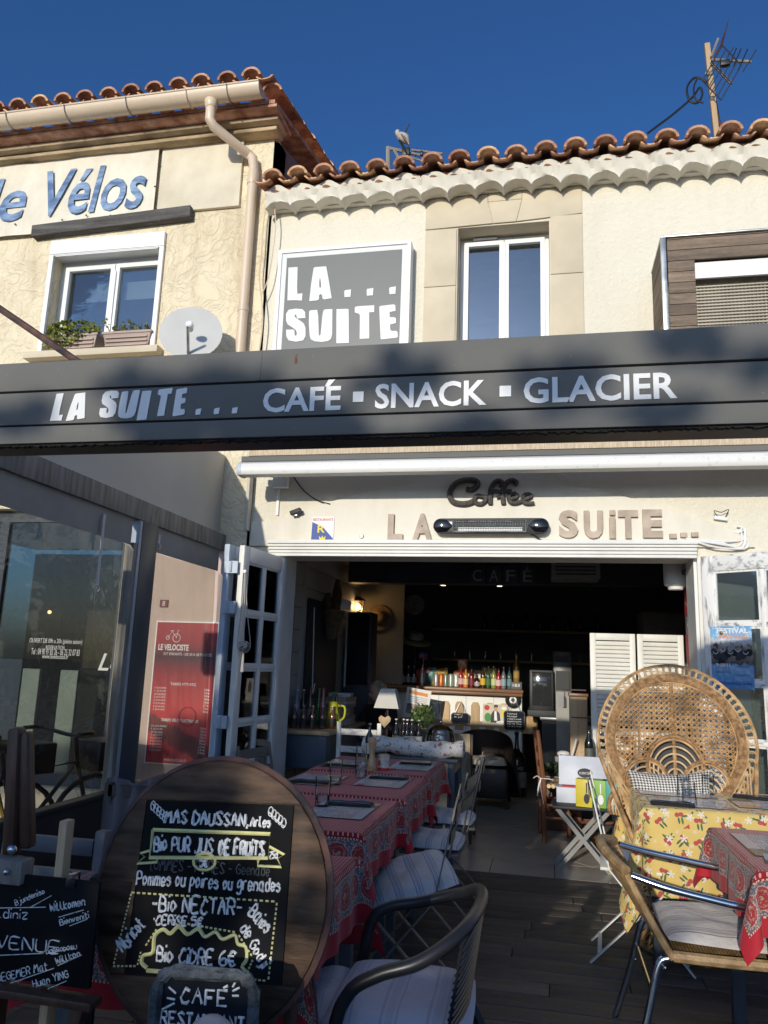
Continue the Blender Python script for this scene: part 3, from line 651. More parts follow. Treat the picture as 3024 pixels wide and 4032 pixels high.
# flower boxes on the sill
def leafset(mb, c, rx, ry, rz, n, s0, s1, seed):
    q_ = random.Random(seed)
    for _ in range(n):
        while True:
            d = Vector((q_.uniform(-1,1),q_.uniform(-1,1),q_.uniform(-1,1)))
            if d.length < 1: break
        p = Vector(c) + Vector((d.x*rx,d.y*ry,d.z*rz)); s_ = q_.uniform(s0,s1)
        a = Vector((q_.uniform(-1,1),q_.uniform(-1,1),q_.uniform(-.6,.8))).normalized(); b = a.cross(Vector((q_.uniform(-1,1),q_.uniform(-1,1),q_.uniform(-1,1)))).normalized()
        mb.add([p-a*s_, p+b*s_*.7, p+a*s_, p-b*s_*.7], [(0,1,2,3)])
    return mb
for k, (xc, lab, big) in enumerate(((-4.1,'terracotta flower box with dense trailing green leaves on the upper sill',1),(-3.58,'taupe flower box with sparse leggy plants on the upper sill',0))):
    fb = thing('flower_box', lab, 'flower box', (xc,BY-.0,4.036), 'flower boxes on the upper sill')
    MB().add([(xc+sx*(.2+.03*t),BY+.02+sy_*(.06+.015*t),4.036+.15*t) for t in (0,1) for sx,sy_ in ((-1,-1),(1,-1),(1,1),(-1,1))], [(0,3,2,1),(4,5,6,7),(0,1,5,4),(1,2,6,5),(2,3,7,6),(3,0,4,7)]).build('trough', mat('taupe_plastic_%d'%k, (.36,.27,.22), .6, .1, 4), fb, .004)
    m = MB().box(xc-.238,xc+.238,BY-.062,BY+.10,4.175,4.195); 
    for r in range(3): m.box(xc-.2,xc+.2,BY-.058-.004*r,BY-.045,4.06+.035*r,4.075+.035*r)
    m.build('rim', K['gutter'] if 0 else mat('taupe_rim_%d'%k, (.40,.30,.25), .6), fb)
    m = MB(); q_ = random.Random(k)
    if big:
        leafset(m,(xc-.02,BY-.03,4.24),.27,.11,.09,420,.014,.028,1); leafset(m,(xc-.1,BY-.07,4.13),.2,.08,.09,200,.014,.026,2)
    else:
        for j in range(7): leafset(m,(xc-.23+j*.075,BY+q_.uniform(-.03,.04),4.26+q_.uniform(-.03,.05)),.04,.04,.04,16,.012,.024,9+j)
    m.build('foliage', mat('geranium_leaf_%d'%k, (.10,.15,.02), .6, .5, 9, col2=(.28,.30,.05)), fb)
    for j in range(9): MB().tube([(xc-.2+j*.05,BY+.02,4.19),(xc-.21+j*.052,BY+.0,4.23),(xc-.22+j*.055,BY-.01,4.27)], .004, 5).build('stem', K['bark'], fb)
# iron stay in front of the ochre house
p0, p1 = P(-60,1175,Y=4.2), P(330,1440,Y=4.2); tag(MB().tube([p0+(p0-p1)*.9,p1+(p1-p0)*.02], .024, 10).build('iron_stay', K['iron']), 'rusty dark iron stay slanting down in front of the ochre house', 'iron bar')
# aerials on the roof
def pts(Y, *q_): return [P(x,y,Y=Y) for x, y in q_]
an = thing('tv_aerial', 'tall wooden mast with grid reflector television aerial and looped cable', 'antenna', (1.62,7.0,6.0))
MB().bar((1.65,7,5.95), P(2783,175,Y=7.0), .05,.05).build('mast', K['paleplank'], an, .004)
MB().tube(pts(7.0,(2815,395),(2830,470),(2850,560)), .014, 6).tube(pts(7.0,(2843,490),(2847,545)), .03, 6).build('brace', K['iron'], an)
m = MB()
ga, gb, gc, gd = pts(6.95,(2843,180),(2920,256),(2842,395),(2806,362)); ga2 = P(2843,180,Y=6.95)
for k in range(6):
    t = k/5; m.tube([P(2800+ (2920-2800)*t*.98, 300-0*t + (258-240)*t - 60*(1-t)+ (0 if k else 0), Y=6.9), P(2795+ (2842-2795)*t, 352+42*t, Y=6.9)] if 0 else [P(2843+76*t,178+78*t,Y=6.9), P(2766+72*t,318+76*t,Y=6.9)], .006, 5)
m.tube([P(2843,178,Y=6.9),P(2919,256,Y=6.9)],.006,5).tube([P(2766,318,Y=6.9),P(2838,394,Y=6.9)],.006,5).tube([P(2805,248,Y=6.9),P(2879,325,Y=6.9)],.006,5)
m.build('grid_reflector', K['black'], an)
MB().tube(pts(6.95,(2800,250),(2840,178),(2868,80)), [.012,.03,.006], 6, flat=.5).build('upper_reflector', K['iron'], an)
MB().tube(pts(6.92,(2800,235),(2958,243)), .014, 6).tube(pts(6.95,(2800,245),(2880,330)), .014, 6).tube(pts(6.95,(2800,225),(2828,152)), .012, 6).build('boom', K['greywood'], an)
m = MB()
for x0,y0,x1,y1 in ((2900,190,2870,260),(2918,192,2888,262),(2944,193,2905,280),(2978,195,2926,280),(2888,187,2868,215)): m.tube(pts(6.9,(x0,y0),(x1,y1)), .006, 5)
m.build('director', K['black'], an)
MB().obox(P(2855,250,Y=6.9),.09,.05,.06).build('dipole_box', K['black'], an, .008)
MB().tube(smoothline(pts(7.0,(2795,330),(2740,305),(2705,345),(2715,395),(2745,405),(2765,375),(2755,345),(2725,385),(2650,450),(2590,495),(2550,525)),5), .011, 6).tube(smoothline(pts(6.99,(2745,310),(2732,345),(2738,390),(2770,405)),5), .009, 6).build('cable', K['black'], an)
MB().tube(pts(6.97,(2775,290),(2807,288)), .02, 6).build('clamp', K['zinc'], an); MB().tube(pts(6.97,(2798,388),(2812,386)), .02, 6).build('clamp', K['zinc'], an)
an = thing('tv_aerial', 'low aerial with several parallel booms where a dove perches', 'antenna', (-1.9,8.5,6.6))
MB().tube([(-1.87,8.5,6.5), P(1528,580,Y=8.5)], .03, 8).build('mast', K['greywood'], an)
MB().tube(pts(8.5,(1524,582),(1620,603)), .022, 6).tube(pts(8.45,(1620,590),(1743,605)), .014, 6).tube(pts(8.45,(1620,603),(1743,630)), .016, 6).tube(pts(8.5,(1552,590),(1570,625)), .02, 6).tube(pts(8.45,(1615,618),(1680,640)), .012, 6).build('boom', K['greywood'], an)
m = MB()
for k in range(9):
    x = 1625+k*14; m.tube(pts(8.45,(x+4,582+k*2),(x-6,602+k*2)), .005, 4).tube(pts(8.45,(x+4,598+k*3),(x-4,614+k*3)), .005, 4)
m.tube(pts(8.4,(1612,487),(1575,555)), [.008,.012], 5).tube(pts(8.4,(1574,552),(1620,640)), [.02,.008], 5).build('director', K['black'], an)
m = MB().obox(P(1598,598,Y=8.42),.10,.05,.11).obox(P(1660,603,Y=8.42),.04,.03,.06); m.build('dipole_box', K['black'], an, .01)
bd = thing('dove', 'pale grey collared dove perched on the low roof aerial', 'bird', P(1588,552,Y=8.42))
bc = P(1583,533,Y=8.42); bm = MB()
spine = pts(8.42,(1563,519),(1567,528),(1573,533),(1584,540),(1596,549),(1604,560),(1609,570)); bm.tube(smoothline(spine,3), [.012,.018,.03,.036,.034,.033,.05,.055,.06,.064,.066,.064,.06,.05,.04,.03,.022,.014,.01][:19], 10)
bm.ball(P(1565,520,Y=8.42), .032, .03, .032, 10, 7); bm.tube([P(1561,521,Y=8.42),P(1555,525,Y=8.42)], [.01,.002], 5); bm.build('body', mat('dove_grey', (.42,.37,.32), .8, .15, 12), bd)
MB().tube(pts(8.36,(1580,530),(1593,543),(1605,562)), [.02,.04,.006], 8, flat=.4).build('wing', mat('dove_wing', (.30,.26,.23), .8, .2, 14), bd)
MB().tube(pts(8.42,(1586,548),(1586,556)), .006, 5).tube(pts(8.42,(1592,550),(1592,558)), .006, 5).build('foot', mat('dove_foot', (.4,.12,.1), .7), bd)
# loose cables down the party wall
tag(MB().tube(smoothline(pts(5.7,(1072,690),(1055,780),(1040,860),(1030,1000),(1022,1100),(1035,1250),(1020,1390)),5), .006, 5).tube(smoothline(pts(5.7,(1078,800),(1085,900),(1060,1080),(1030,1160)),5), .005, 5).build('loose_cable', K['gutter']), 'thin loose cables hanging beside the downpipe', 'cable')
# ================================================================== terrace frame: fascia, side frame, screens
FY = 2.22
pg = thing('terrace_fascia', 'long anthracite fascia beam over the terrace lettered LA SUITE... CAFÉ SNACK GLACIER', 'fascia', (-.6,FY,2.09))
fx0, fx1 = -3.2, 2.3
for z0, z1, d, nm in ((2.287,2.392,.0,'upper_panel'),(2.165,2.282,.004,'lettered_panel'),(2.097,2.158,.0,'lower_panel')):
    MB().box(fx0,fx1,FY+d,FY+.05,z0,z1).build(nm, K['fascia'], pg, .004)
MB().box(fx0,fx1,FY+.02,FY+.16,2.10,2.388).build('core_beam', K['black'], pg)
m = MB(); q_ = random.Random(2); x = fx0
while x < fx1: w_ = q_.uniform(.004,.012); m.box(x,x+w_,FY+.012,FY+.03,2.086+q_.uniform(0,.006),2.10); x += w_+.0005
m.build('brush_strip', K['brush'], pg)
for xs in (-2.4,-.9,.75): MB().box(xs,xs+.0025,FY-.0012,FY+.02,2.288,2.391).build('panel_joint', K['black'], pg)
def fp(px, py): q = P(px,py,Y=FY+.003); return q.x, q.z
zc = P(900,1600,Y=FY).z
# LA SUITE... in leaning fat letters
def place_fat(ch, x0, x1, z0, z1, lean=.10):
    pl = FAT[ch]; ax = min(p[0] for p in pl); bx = max(p[0] for p in pl); ay_ = min(p[1] for p in pl); by_ = max(p[1] for p in pl)
    f = lambda x, y: (x0+(x-ax)/(bx-ax)*(x1-x0) + ((by_-y)/(by_-ay_))*lean*(z1-z0), z0+(by_-y)/(by_-ay_)*(z1-z0))
    fat(pl, f, pg, FY+.0035, K['letterwhite'], .0025, AHOLE if ch == 'A' else None)
bz, tz = 2.1665, 2.272
for ch, a, b, dz in (('L',200,246,.002),('A',262,334,0),('S',388,452,.006),('U',460,532,.002),('I',540,578,-.006),('T',605,660,.006),('E',676,725,.004)):
    xa = fp(a,1640)[0]; xb = fp(b,1640)[0]; place_fat(ch, xa, xb, bz+.006+dz, tz+dz*.5)
for a in (770,842,913): xa = fp(a,1625)[0]; place_fat('d', xa, xa+.019, bz+.012, bz+.034, .05)
m_ = lambda: MB()
for s_, a, b in (('CAFÉ',1035,1342),('SNACK',1476,1915),('GLACIER',2062,2668)):
    xa = fp(a,1600)[0]; xb = fp(b,1580)[0]; h = tz-bz-.012
    m = MB(); text(m, s_.replace('É','E'), (xa,FY+.0035,bz+.011), XU, ZU, xb-xa, h*.87, .0025, .022)
    if 'É' in s_: m.prism([(0,0),(.016,0),(.034,.022),(.012,.022)], (xb-.055,FY+.0035,tz-.014), XU, ZU, .0025)
    m.build('lettering', K['letterwhite'], pg)
for a in (1389,1967): xa = fp(a,1590)[0]; MB().box(xa,xa+.034,FY+.001,FY+.0035,bz+.036,bz+.07).build('square_dot', K['letterwhite'], pg)
# rust mark
MB().prism([(0,0),(.006,.002),(.008,.014),(.003,.026),(.006,.034),(.001,.03),(-.002,.012)], (fp(1163,1430)[0],FY-.0002,fp(1163,1435)[1]), XU, ZU, .0008).build('rust_scab', mat('rust', (.16,.05,.02), .9), pg)
# side frame along X = -2.557
SX = -2.557
sf = thing('terrace_side_frame', 'terrace side frame with pale upper panel, grey beam and dark posts', 'frame', (SX,4.0,0))
MB().add([(x_,y_,z2) for x_ in (SX-.06,SX-.03) for y_,z2 in ((FY+.2,2.38),(5.75,2.38),(5.75,3.05),(3.72,3.0),(FY+.2,2.44))], [(0,1,2,3,4),(9,8,7,6,5),(0,5,6,1),(1,6,7,2),(2,7,8,3),(3,8,9,4),(4,9,5,0)]).build('upper_panel', K['panel'], sf)
MB().box(SX-.05,SX+.03,FY+.16,5.75,2.255,2.385).build('beam', K['greybeam'], sf, .004); MB().box(SX-.035,SX+.012,FY+.16,5.75,2.385,2.392).build('beam_cap', K['panel'], sf)
MB().box(SX-.06,SX+.035,4.44,4.64,.0,2.254).build('post', K['darkpost'], sf, .004); MB().box(SX-.05,SX+.02,FY+.0,FY+.1,.0,2.1).build('post', K['darkpost'], sf, .004)
MB().box(SX-.02,SX+.02,FY+.16,4.40,.0,.585).build('kick_panel', K['kick'], sf); MB().box(SX-.02,SX+.02,4.66,5.7,.0,.585).build('kick_panel', K['kick'], sf)
MB().box(SX-.035,SX+.04,FY+.16,4.43,.586,.61).build('kick_rail', K['kick'], sf, .003); MB().box(SX-.035,SX+.04,4.65,5.7,.586,.61).build('kick_rail', K['kick'], sf, .003)
MB().box(SX-.03,SX+.028,4.36,4.40,.61,2.10).build('guide_rail', K['greybeam'], sf); MB().box(SX-.035,SX+.034,4.403,4.436,.0,2.25).build('guide_rail', mat('pale_blue_metal', (.35,.38,.42), .35), sf, .003)
tk = tag
def screen(y0, y1, lab):
    t = thing('roll_down_screen', lab, 'screen', (SX,(y0+y1)/2,.61))
    def fw(u, v): y = y0+(y1-y0)*u; return (SX-.004+.010*math.sin(u*7)*math.sin(v*5)+.004*math.sin(u*31+v*11), y, .612+(2.085-.612)*v)
    MB().grid(fw, 24, 20).build('clear_film', K['film'], t)
    def fs(u, v): return (SX+.004+.006*math.sin(u*40)*v*(1-v)*(2 if u < .4 else .6), y0+(y1-y0)*u, 2.085+.17*v)
    MB().grid(fs, 40, 6).build('cloth_valance', K['screencloth'], t)
    return t
s1 = screen(FY+.17, 4.36, 'long roll down clear screen with grey valance left of the dark post')
s2 = screen(4.645, 5.70, 'short roll down clear screen in front of the red price board')
def strap(y, z0, z1, root):
    MB().box(SX+.022,SX+.026,y-.011,y+.011,z0,z1).build('strap', mat('white_webbing_%d'%int(y*100), (.6,.61,.63), .7), root); MB().tube([(SX+.03,y+.017*math.cos(t),z0-.012+.017*math.sin(t)) for t in [k*math.pi/5 for k in range(10)]], .003, 5, True).build('ring', K['steel'], root)
pt = P(410,2025,X=SX+.02); pb = P(395,2310,X=SX+.02); strap(pt.y, pb.z, pt.z, s1)
pt = P(612,2100,X=SX+.02); pb = P(612,2140,X=SX+.02); strap(4.68, pb.z, pt.z, s2)
# narrow post at the corner with the cafe front
tag(MB().box(-2.36,-2.335,5.70,5.772,2.42,3.02).build('corner_flashing', K['panel']), 'narrow pale flashing strip covering the corner of the cafe front', 'flashing')
# ================================================================== retracted awning
aw = thing('retracted_awning', 'retracted awning with white front bar and frayed beige cloth under the fascia', 'awning', (.3,5.2,2.6))
AY0 = 5.33; a0 = P(945,1830,Y=AY0).x; a1 = 2.4; zb_ = P(2000,1850,Y=AY0).z; zt_ = P(2000,1790,Y=AY0).z
prof = [(0,0),(.10,0),(.12,.015),(.12,.06),(.09,.105),(.03,.105),(.0,.085),(-.012,.05),(-.010,.015)]
n = len(prof); m = MB(); m.add([(a0+.012,AY0+p,zb_+q) for p,q in prof]+[(a1,AY0+p,zb_+q) for p,q in prof], [[i,(i+1)%n,n+(i+1)%n,n+i] for i in range(n)])
fb_ = m.build('front_bar', mat('speckled_white_bar', (.66,.65,.60), .45, .12, 30, col2=(.74,.73,.69), lo=.25, hi=.4), aw)
MB().add([(a0-.02,AY0+p*1.06,zb_+q*1.06-.004) for p,q in prof]+[(a0+.012,AY0+p*1.06,zb_+q*1.06-.004) for p,q in prof], [list(range(n)),list(range(n,2*n))[::-1]]+[[i,n+i,n+(i+1)%n,(i+1)%n] for i in range(n)]).build('end_cap', K['bluegrey'], fb_, .003)
MB().box(a0+.0,a1,AY0+.02,AY0+.15,zb_+.107,zb_+.148).build('drip_rail', K['fascia'], aw)
m = MB(); q_ = random.Random(4); x = a0+.06
while x < a1:
    w_ = q_.uniform(.008,.02); m.box(x,x+w_,AY0+.01,AY0+.03+q_.uniform(-.006,.006),zb_+.149,zb_+.235+q_.uniform(-.008,.008)); x += w_+.0004
m.build('frayed_valance', mat('beige_awning_cloth', (.60,.48,.33), .9, .2, 30, .3, 200, stretch=(4,1,.4)), aw)
MB().tube([(a0+.03,AY0+.2,zb_+.22),(a1,AY0+.2,zb_+.22)], .065, 16).build('cloth_roll', mat('awning_roll', (.34,.28,.2), .9), aw)
for x in (a0+.25,.0,1.3):
    MB().bar((x,AY0+.10,zb_+.06),(x,5.62,zb_+.10),.035,.04).bar((x,5.62,zb_+.10),(x,D-.002,zb_+.12),.035,.04).build('folding_arm', K['bluegrey'], aw)
# ================================================================== wooden glazed doors
def door_leaf(name, label, O, dirv, W, Ht, cols, rows_, m_, m2, group, thick=.04, zb=.02):
    'leaf standing on the floor from O along dirv; bottom row solid'
    dv = Vector(dirv).normalized(); nv = dv.cross(ZU); t = thing(name, label, 'door', (O[0],O[1],0), group)
    def bx(a, b, z0, z1, th=thick, off=0): 
        p = Vector(O)+dv*(a+b)/2+nv*off; return MB().obox((p.x,p.y,(z0+z1)/2), b-a, th, z1-z0, Matrix((dv,Vector((-dv.y,dv.x,0)),ZU)).transposed())
    st = .085; fr = m_
    for a in (0, W-st): bx(a,a+st,zb,Ht).build('stile', m_, t, .004)
    bx(st,W-st,Ht-.11,Ht).build('top_rail', m2, t, .004); bx(st,W-st,zb,zb+.22).build('bottom_rail', m2, t, .004)
    gw = (W-2*st-(cols-1)*.03)/cols; z0_ = zb+.22; gh = (Ht-.11-z0_-(rows_-1)*.03)/rows_
    for c in range(1,cols): bx(st+c*gw+(c-1)*.03, st+c*gw+c*.03, z0_, Ht-.11, thick*.8).build('glazing_bar', m_, t, .005)
    for r in range(1,rows_):
        for c in range(cols):
            a = st+c*(gw+.03); zz = z0_+r*gh+(r-1)*.03; bx(a+.0005,a+gw-.0005,zz,zz+.03,thick*.8).build('glazing_bar', m2, t, .005)
    for r in range(rows_):
        for c in range(cols):
            a = st+c*(gw+.03); zz = z0_+r*(gh+.03)
            bx(a-.002,a+gw+.002,zz-.002,zz+gh+.002,.004).build('pane', K['doorpane'], t)
            fm = MB(); 
            for q in (bx(a,a+.014,zz,zz+gh,thick*.55,0), bx(a+gw-.014,a+gw,zz,zz+gh,thick*.55,0), bx(a+.014,a+gw-.014,zz,zz+.014,thick*.55,0), bx(a+.014,a+gw-.014,zz+gh-.014,zz+gh,thick*.55,0)): fm.add(q.v,q.f)
            fm.build('pane_bead', m_, t)
    return t
def curtain(t, O, dv, W, z0, z1, off):
    dv = Vector(dv).normalized(); nv = dv.cross(ZU)
    MB().grid(lambda u,v: Vector(O)+dv*(.07+(W-.14)*u)+nv*(off+.005*math.sin(u*38+v))+ZU*(z0+(z1-z0)*v), 40, 3).build('net_curtain', mat('grey_net_%d'%len(bpy.data.materials), (.66,.69,.70), .9, .12, 9, stretch=(3,3,.3)), t)
L0 = Vector((-2.095,5.06,0)); L1 = Vector((-2.02,5.76,0))
dl = door_leaf('glazed_door', 'white glazed door leaf folded out beside the laid red tables', L0, L1-L0, (L1-L0).length, 2.195, 2, 5, K['whitepaint'], K['whitepaint'], 'glazed doors of the cafe front')
curtain(dl, L0, L1-L0, (L1-L0).length, .2, 2.1, -.011)
d2 = door_leaf('glazed_door', 'second white glazed leaf folded flat behind the leaf by the red tables', Vector((-2.20,5.04,0)), L1-L0, .70, 2.20, 2, 5, K['bluegrey'], K['bluegrey'], 'glazed doors of the cafe front')
for z in (2.0,1.72,.95,.45): MB().lathe((-2.155,5.02,z),[(.008,0),(.010,.004),(.010,.07),(.006,.075)],10).obox((-2.155,5.03,z+.035),.10,.012,.085).build('hinge', K['bluegrey'], d2)
Rt0 = Vector((1.075,5.70,0)); Rd = Vector((1.47-1.075,5.42-5.70,0))
dr = door_leaf('glazed_door', 'distressed white glazed door leaf with the festival poster taped to it', Rt0, Rd, .80, 2.22, 2, 5, K['shabby'], K['shabbyh'], 'glazed doors of the cafe front')
MB().ball((1.16,5.60,1.69),.012).build('brass_knob', mat('brass', (.7,.5,.2), .25, metal=1), dr)
# wall of pale render behind that leaf
# festival poster on the leaf
ru = Rd.normalized(); rn = ru.cross(ZU)
po = thing('festival_poster', 'blue and white festival poster with black bulls on the right door leaf', 'poster', Rt0+ru*.2+rn*.03)
def rp(px, py):                                     # point of the leaf's outer face
    n_ = rn; o_ = Rt0 + rn*.0235; c = Vector((px-CX, CY-py, F)); d = Vector((AX.dot(c),AY.dot(c),AZ.dot(c))); return Vector((0,0,H)) + d*((o_-Vector((0,0,H))).dot(n_)/d.dot(n_))
pa = rp(2795,2467); pb = rp(2973,2715); PU = ru; pw = (pb-pa).dot(ru); ph = pa.z-pb.z; O_ = Vector((pa.x,pa.y,pb.z))
g = NT('poster_print'); v = g.co((1,1,1),'UV'); sp = g.n('SeparateXYZ'); g.l(v, sp.inputs[0]); nz = g.noise(v, 7, 5); vv = g.math('ADD', sp.outputs[1], g.math('MULTIPLY_ADD', nz, .16, -.08))
K['poster'] = g.set(Base_Color=g.mix(g.math('LESS_THAN', g.noise(v,11,6), .46), g.ramp(vv, [(0,(.08,.25,.55)),(.36,(.18,.38,.62)),(.41,(.02,.02,.02)),(.44,(.16,.12,.10)),(.66,(.30,.24,.2)),(.76,(.6,.62,.64)),(.84,(.25,.48,.72)),(1,(.15,.35,.62))]), g.ramp(vv, [(0,(.12,.32,.6)),(.36,(.3,.5,.7)),(.4,(.10,.08,.07)),(.5,(.35,.27,.22)),(.7,(.012,.012,.012)),(.8,(.75,.76,.76)),(.88,(.4,.6,.8))])), Roughness=.4)
MB().grid(lambda u,v: O_+PU*pw*u+ZU*ph*v+rn*.001, 1, 1, lambda u,v:(u,v)).build('sheet', K['poster'], po)
def ptext(s_, u0, u1, v0, v1, m_, off=.0, shear=0, dz=.002):
    m = MB(); text(m, s_, O_+PU*pw*u0+ZU*ph*v0+rn*dz, PU, ZU, pw*(u1-u0), ph*(v1-v0), .0008, off, shear); return m.build('lettering', m_, po)
ptext('FESTIVAL',.17,.92,.885,.97,K['white'],.03); ptext("d'Abrivado",.2,.9,.80,.885,K['inkorange'],.01,.3); ptext('9·10·11',.12,.45,.345,.40,K['white'],.03); ptext('NOVEMBRE',.15,.45,.315,.34,K['inkorange'],.01)
for s_, a, b, z_ in (('10 ABRIVADO',.58,.9,.34),('11 ABRIVADO',.6,.9,.205),('L\'ABRIVADO DE PAYS',.08,.46,.245)): ptext(s_,a,b,z_,z_+.022,K['ink'])
for z_ in (.30,.28,.26,.17,.15,.13): ptext('programme des festivites et des', .56,.92,z_,z_+.012,K['paper'])
ptext('SAINTES-MARIES-DE-LA-MER',.1,.95,.06,.10,K['inkblue'],.02)
rb = random.Random(8)
for k in range(11):                                 # bulls: dark backs, pale horns
    u = .08+.085*k+rb.uniform(-.02,.02); v_ = .50+rb.uniform(-.07,.1)+(.05 if k%2 else 0); c = O_+PU*pw*u+ZU*ph*v_+rn*(.0012+.0002*k); s_ = rb.uniform(.05,.085)
    MB().prism([(pw*s_*1.25*math.cos(a),ph*s_*math.sin(a)*.9) for a in [i*math.pi/7 for i in range(14)]], c, PU, ZU, .0004).build('printed_bull', rb.choice([K['ink'],K['ink'],K['inkgrey'],K['dark']]), po)
for k in range(5):
    u = .12+.18*k; v_ = .60+.04*(k%2); c = O_+PU*pw*u+ZU*ph*v_+rn*.0045; MB().tube([c+PU*(.018*math.cos(a))+ZU*(.02*math.sin(a)) for a in [math.pi*1.05+i*math.pi*.9/6 for i in range(7)]], [.001,.002,.0025,.0025,.0025,.002,.001], 5).build('printed_horn', K['paper'], po)
# ================================================================== things on the tympanum
ty = D-.0295
def ftext(root, ch, a, b, c, d, m_, dep, off=.05):
    p = P(a,d,Y=ty); q = P(b,c,Y=ty); m = MB(); text(m, ch, (p.x,ty,p.z), XU, ZU, q.x-p.x, q.z-p.z, dep, off); return m.build('letter', m_, root, .0)
K['taupe'] = mat('taupe_letter', (.42,.335,.26), .65, .15, 9, .1, 30, col2=(.52,.42,.33))
wl = thing('wall_letters', 'raised taupe letters LA SUITE... on the white arch', 'lettering', (0,ty,2.35))
z_ = lambda x, y: (1500+x*.8439, 1800+y*.8439)
for ch, x0, y0, x1, y1 in (('L',33,268,106,390),('A',148,266,242,390),('S',830,250,918,379),('U',947,252,1033,382),('T',1108,250,1196,381),('E',1222,247,1309,378)):
    (a,b),(c,d) = z_(x0,y0), z_(x1,y1); ftext(wl, ch, a, c, b, d, K['taupe'], .03)
for x0,y0,x1,y1 in ((1066,283,1092,382),(1066,250,1091,274),(1345,360,1378,381),(1396,355,1426,376),(1446,353,1478,374)):
    (a,b),(c,d) = z_(x0,y0), z_(x1,y1); p = P(a,d,Y=ty); q = P(c,b,Y=ty); MB().box(p.x,q.x,ty-.03,ty,p.z,q.z).build('letter', K['taupe'], wl, .002)
# Coffee in thick script
cf = thing('coffee_sign', 'dark wooden cut-out sign spelling Coffee in flowing script', 'sign', (-.35,ty,2.55))
m = MB(); cy_ = ty-.02
def cz(*q): return [P(1500+x*.8439,1800+y*.8439,Y=cy_) for x, y in q]
for pl, r in (([(398,150),(425,152),(447,135),(450,118),(430,107),(390,108),(350,122),(326,152),(322,185),(340,210),(380,218),(415,213),(440,200)],.017),
              ([(470,183),(450,180),(437,195),(445,214),(470,217),(490,200),(485,186),(470,183)],.013), ([(490,190),(510,180)],.011),
              ([(510,220),(510,190),(512,150),(530,118),(552,110),(566,122),(560,140)],.014), ([(500,158),(545,158)],.012),
              ([(572,220),(568,180),(570,150),(585,120),(610,108),(632,116),(622,130)],.014), ([(545,160),(610,158)],.012), ([(540,190),(560,182)],.010),
              ([(605,196),(635,186),(625,170),(602,176),(596,198),(612,214),(640,212),(668,198)],.012), ([(665,198),(700,186),(690,172),(668,178),(660,200),(678,216),(715,214)],.012)):
    m.tube(smoothline(cz(*pl),4), r*1.65, 8, flat=.8)
m.build('script', mat('charcoal_cutout_wood', (.05,.045,.042), .7, .35, 20, stretch=(6,6,1), col2=(.12,.11,.10)), cf)
# electric heater
ht = thing('patio_heater', 'black wall mounted patio heater with bright reflector grille', 'heater', (-.27,ty,2.35))
hp = P(1500+245*.8439,1800+320*.8439,Y=ty-.07); hq = P(1500+785*.8439,1800+322*.8439,Y=ty-.07); hz = P(1500+500*.8439,1800+322*.8439,Y=ty-.07).z; hx0, hx1 = hp.x, hq.x
hr = .058
def capsule(x0, x1, r, n=9): return [(x1-r+r*math.cos(a), r*math.sin(a)) for a in [-math.pi/2+i*math.pi/n for i in range(n+1)]] + [(x0+r+r*math.cos(a), r*math.sin(a)) for a in [math.pi/2+i*math.pi/n for i in range(n+1)]]
MB().prism(capsule(hx0,hx1,hr), (0,ty-.05,hz), XU, ZU, .04).build('housing', K['black'], ht, .006)
for x in (hx0+.3,hx1-.3): MB().box(x,x+.04,ty-.05,ty-.0,hz-.02,hz+.02).build('bracket', K['black'], ht)
rx0, rx1 = hx0+.155, hx1-.165
MB().box(rx0,rx1,ty-.094,ty-.0905,hz-.05,hz+.038).build('reflector_upper', K['kick'], ht)
MB().box(rx0+.035,rx1-.03,ty-.0975,ty-.0945,hz-.040,hz-.014).build('quartz_tube', mat('bright_reflector', (.62,.62,.6), .4, .03), ht)
m = MB()
for i in range(30): x = rx0+.005+i*(rx1-rx0-.01)/29; m.tube([(x,ty-.091,hz+.042),(x,ty-.106,hz+.036),(x,ty-.108,hz-.045),(x,ty-.093,hz-.054)], .0013, 4)
for z2 in (.03,.0,-.022,-.045): m.tube([(rx0,ty-.109,hz+z2),(rx1,ty-.109,hz+z2)], .0016, 4)
m.tube([(rx0,ty-.107,hz-.05),(rx1,ty-.107,hz-.05),(rx1+.008,ty-.107,hz-.0),(rx1,ty-.107,hz+.04),(rx0,ty-.107,hz+.04),(rx0-.008,ty-.107,hz)], .003, 5, True); m.build('guard_grille', K['zinc'], ht)
for s_, x in ((1,hx0+.075),(-1,hx1-.075)): MB().prism([(s_*.075,0),(s_*.03,.045),(-s_*.04,.05),(-s_*.068,.02),(-s_*.068,-.02),(-s_*.04,-.05),(s_*.03,-.045)][::s_], (x,ty-.092,hz), XU, ZU, .006).build('speaker_cheek', mat('gloss_black', (.006,.006,.007), .08, .1), ht, .004)
MB().box(hx0+.115,hx0+.145,ty-.096,ty-.0905,hz+.0,hz+.03).build('warning_label', K['white'], ht); MB().prism([(0,0),(.016,0),(.008,.014)],(hx0+.122,ty-.0965,hz+.007),XU,ZU,.0004).build('warning_triangle', K['ink'], ht)
MB().tube(smoothline([(hx1-.14,ty-.05,hz-.055),(hx1-.1,ty-.03,hz-.07),(hx1-.05,ty-.01,hz-.10),(hx1+.02,ty-.006,hz-.103)],4), .006, 6).build('flex', K['black'], ht)
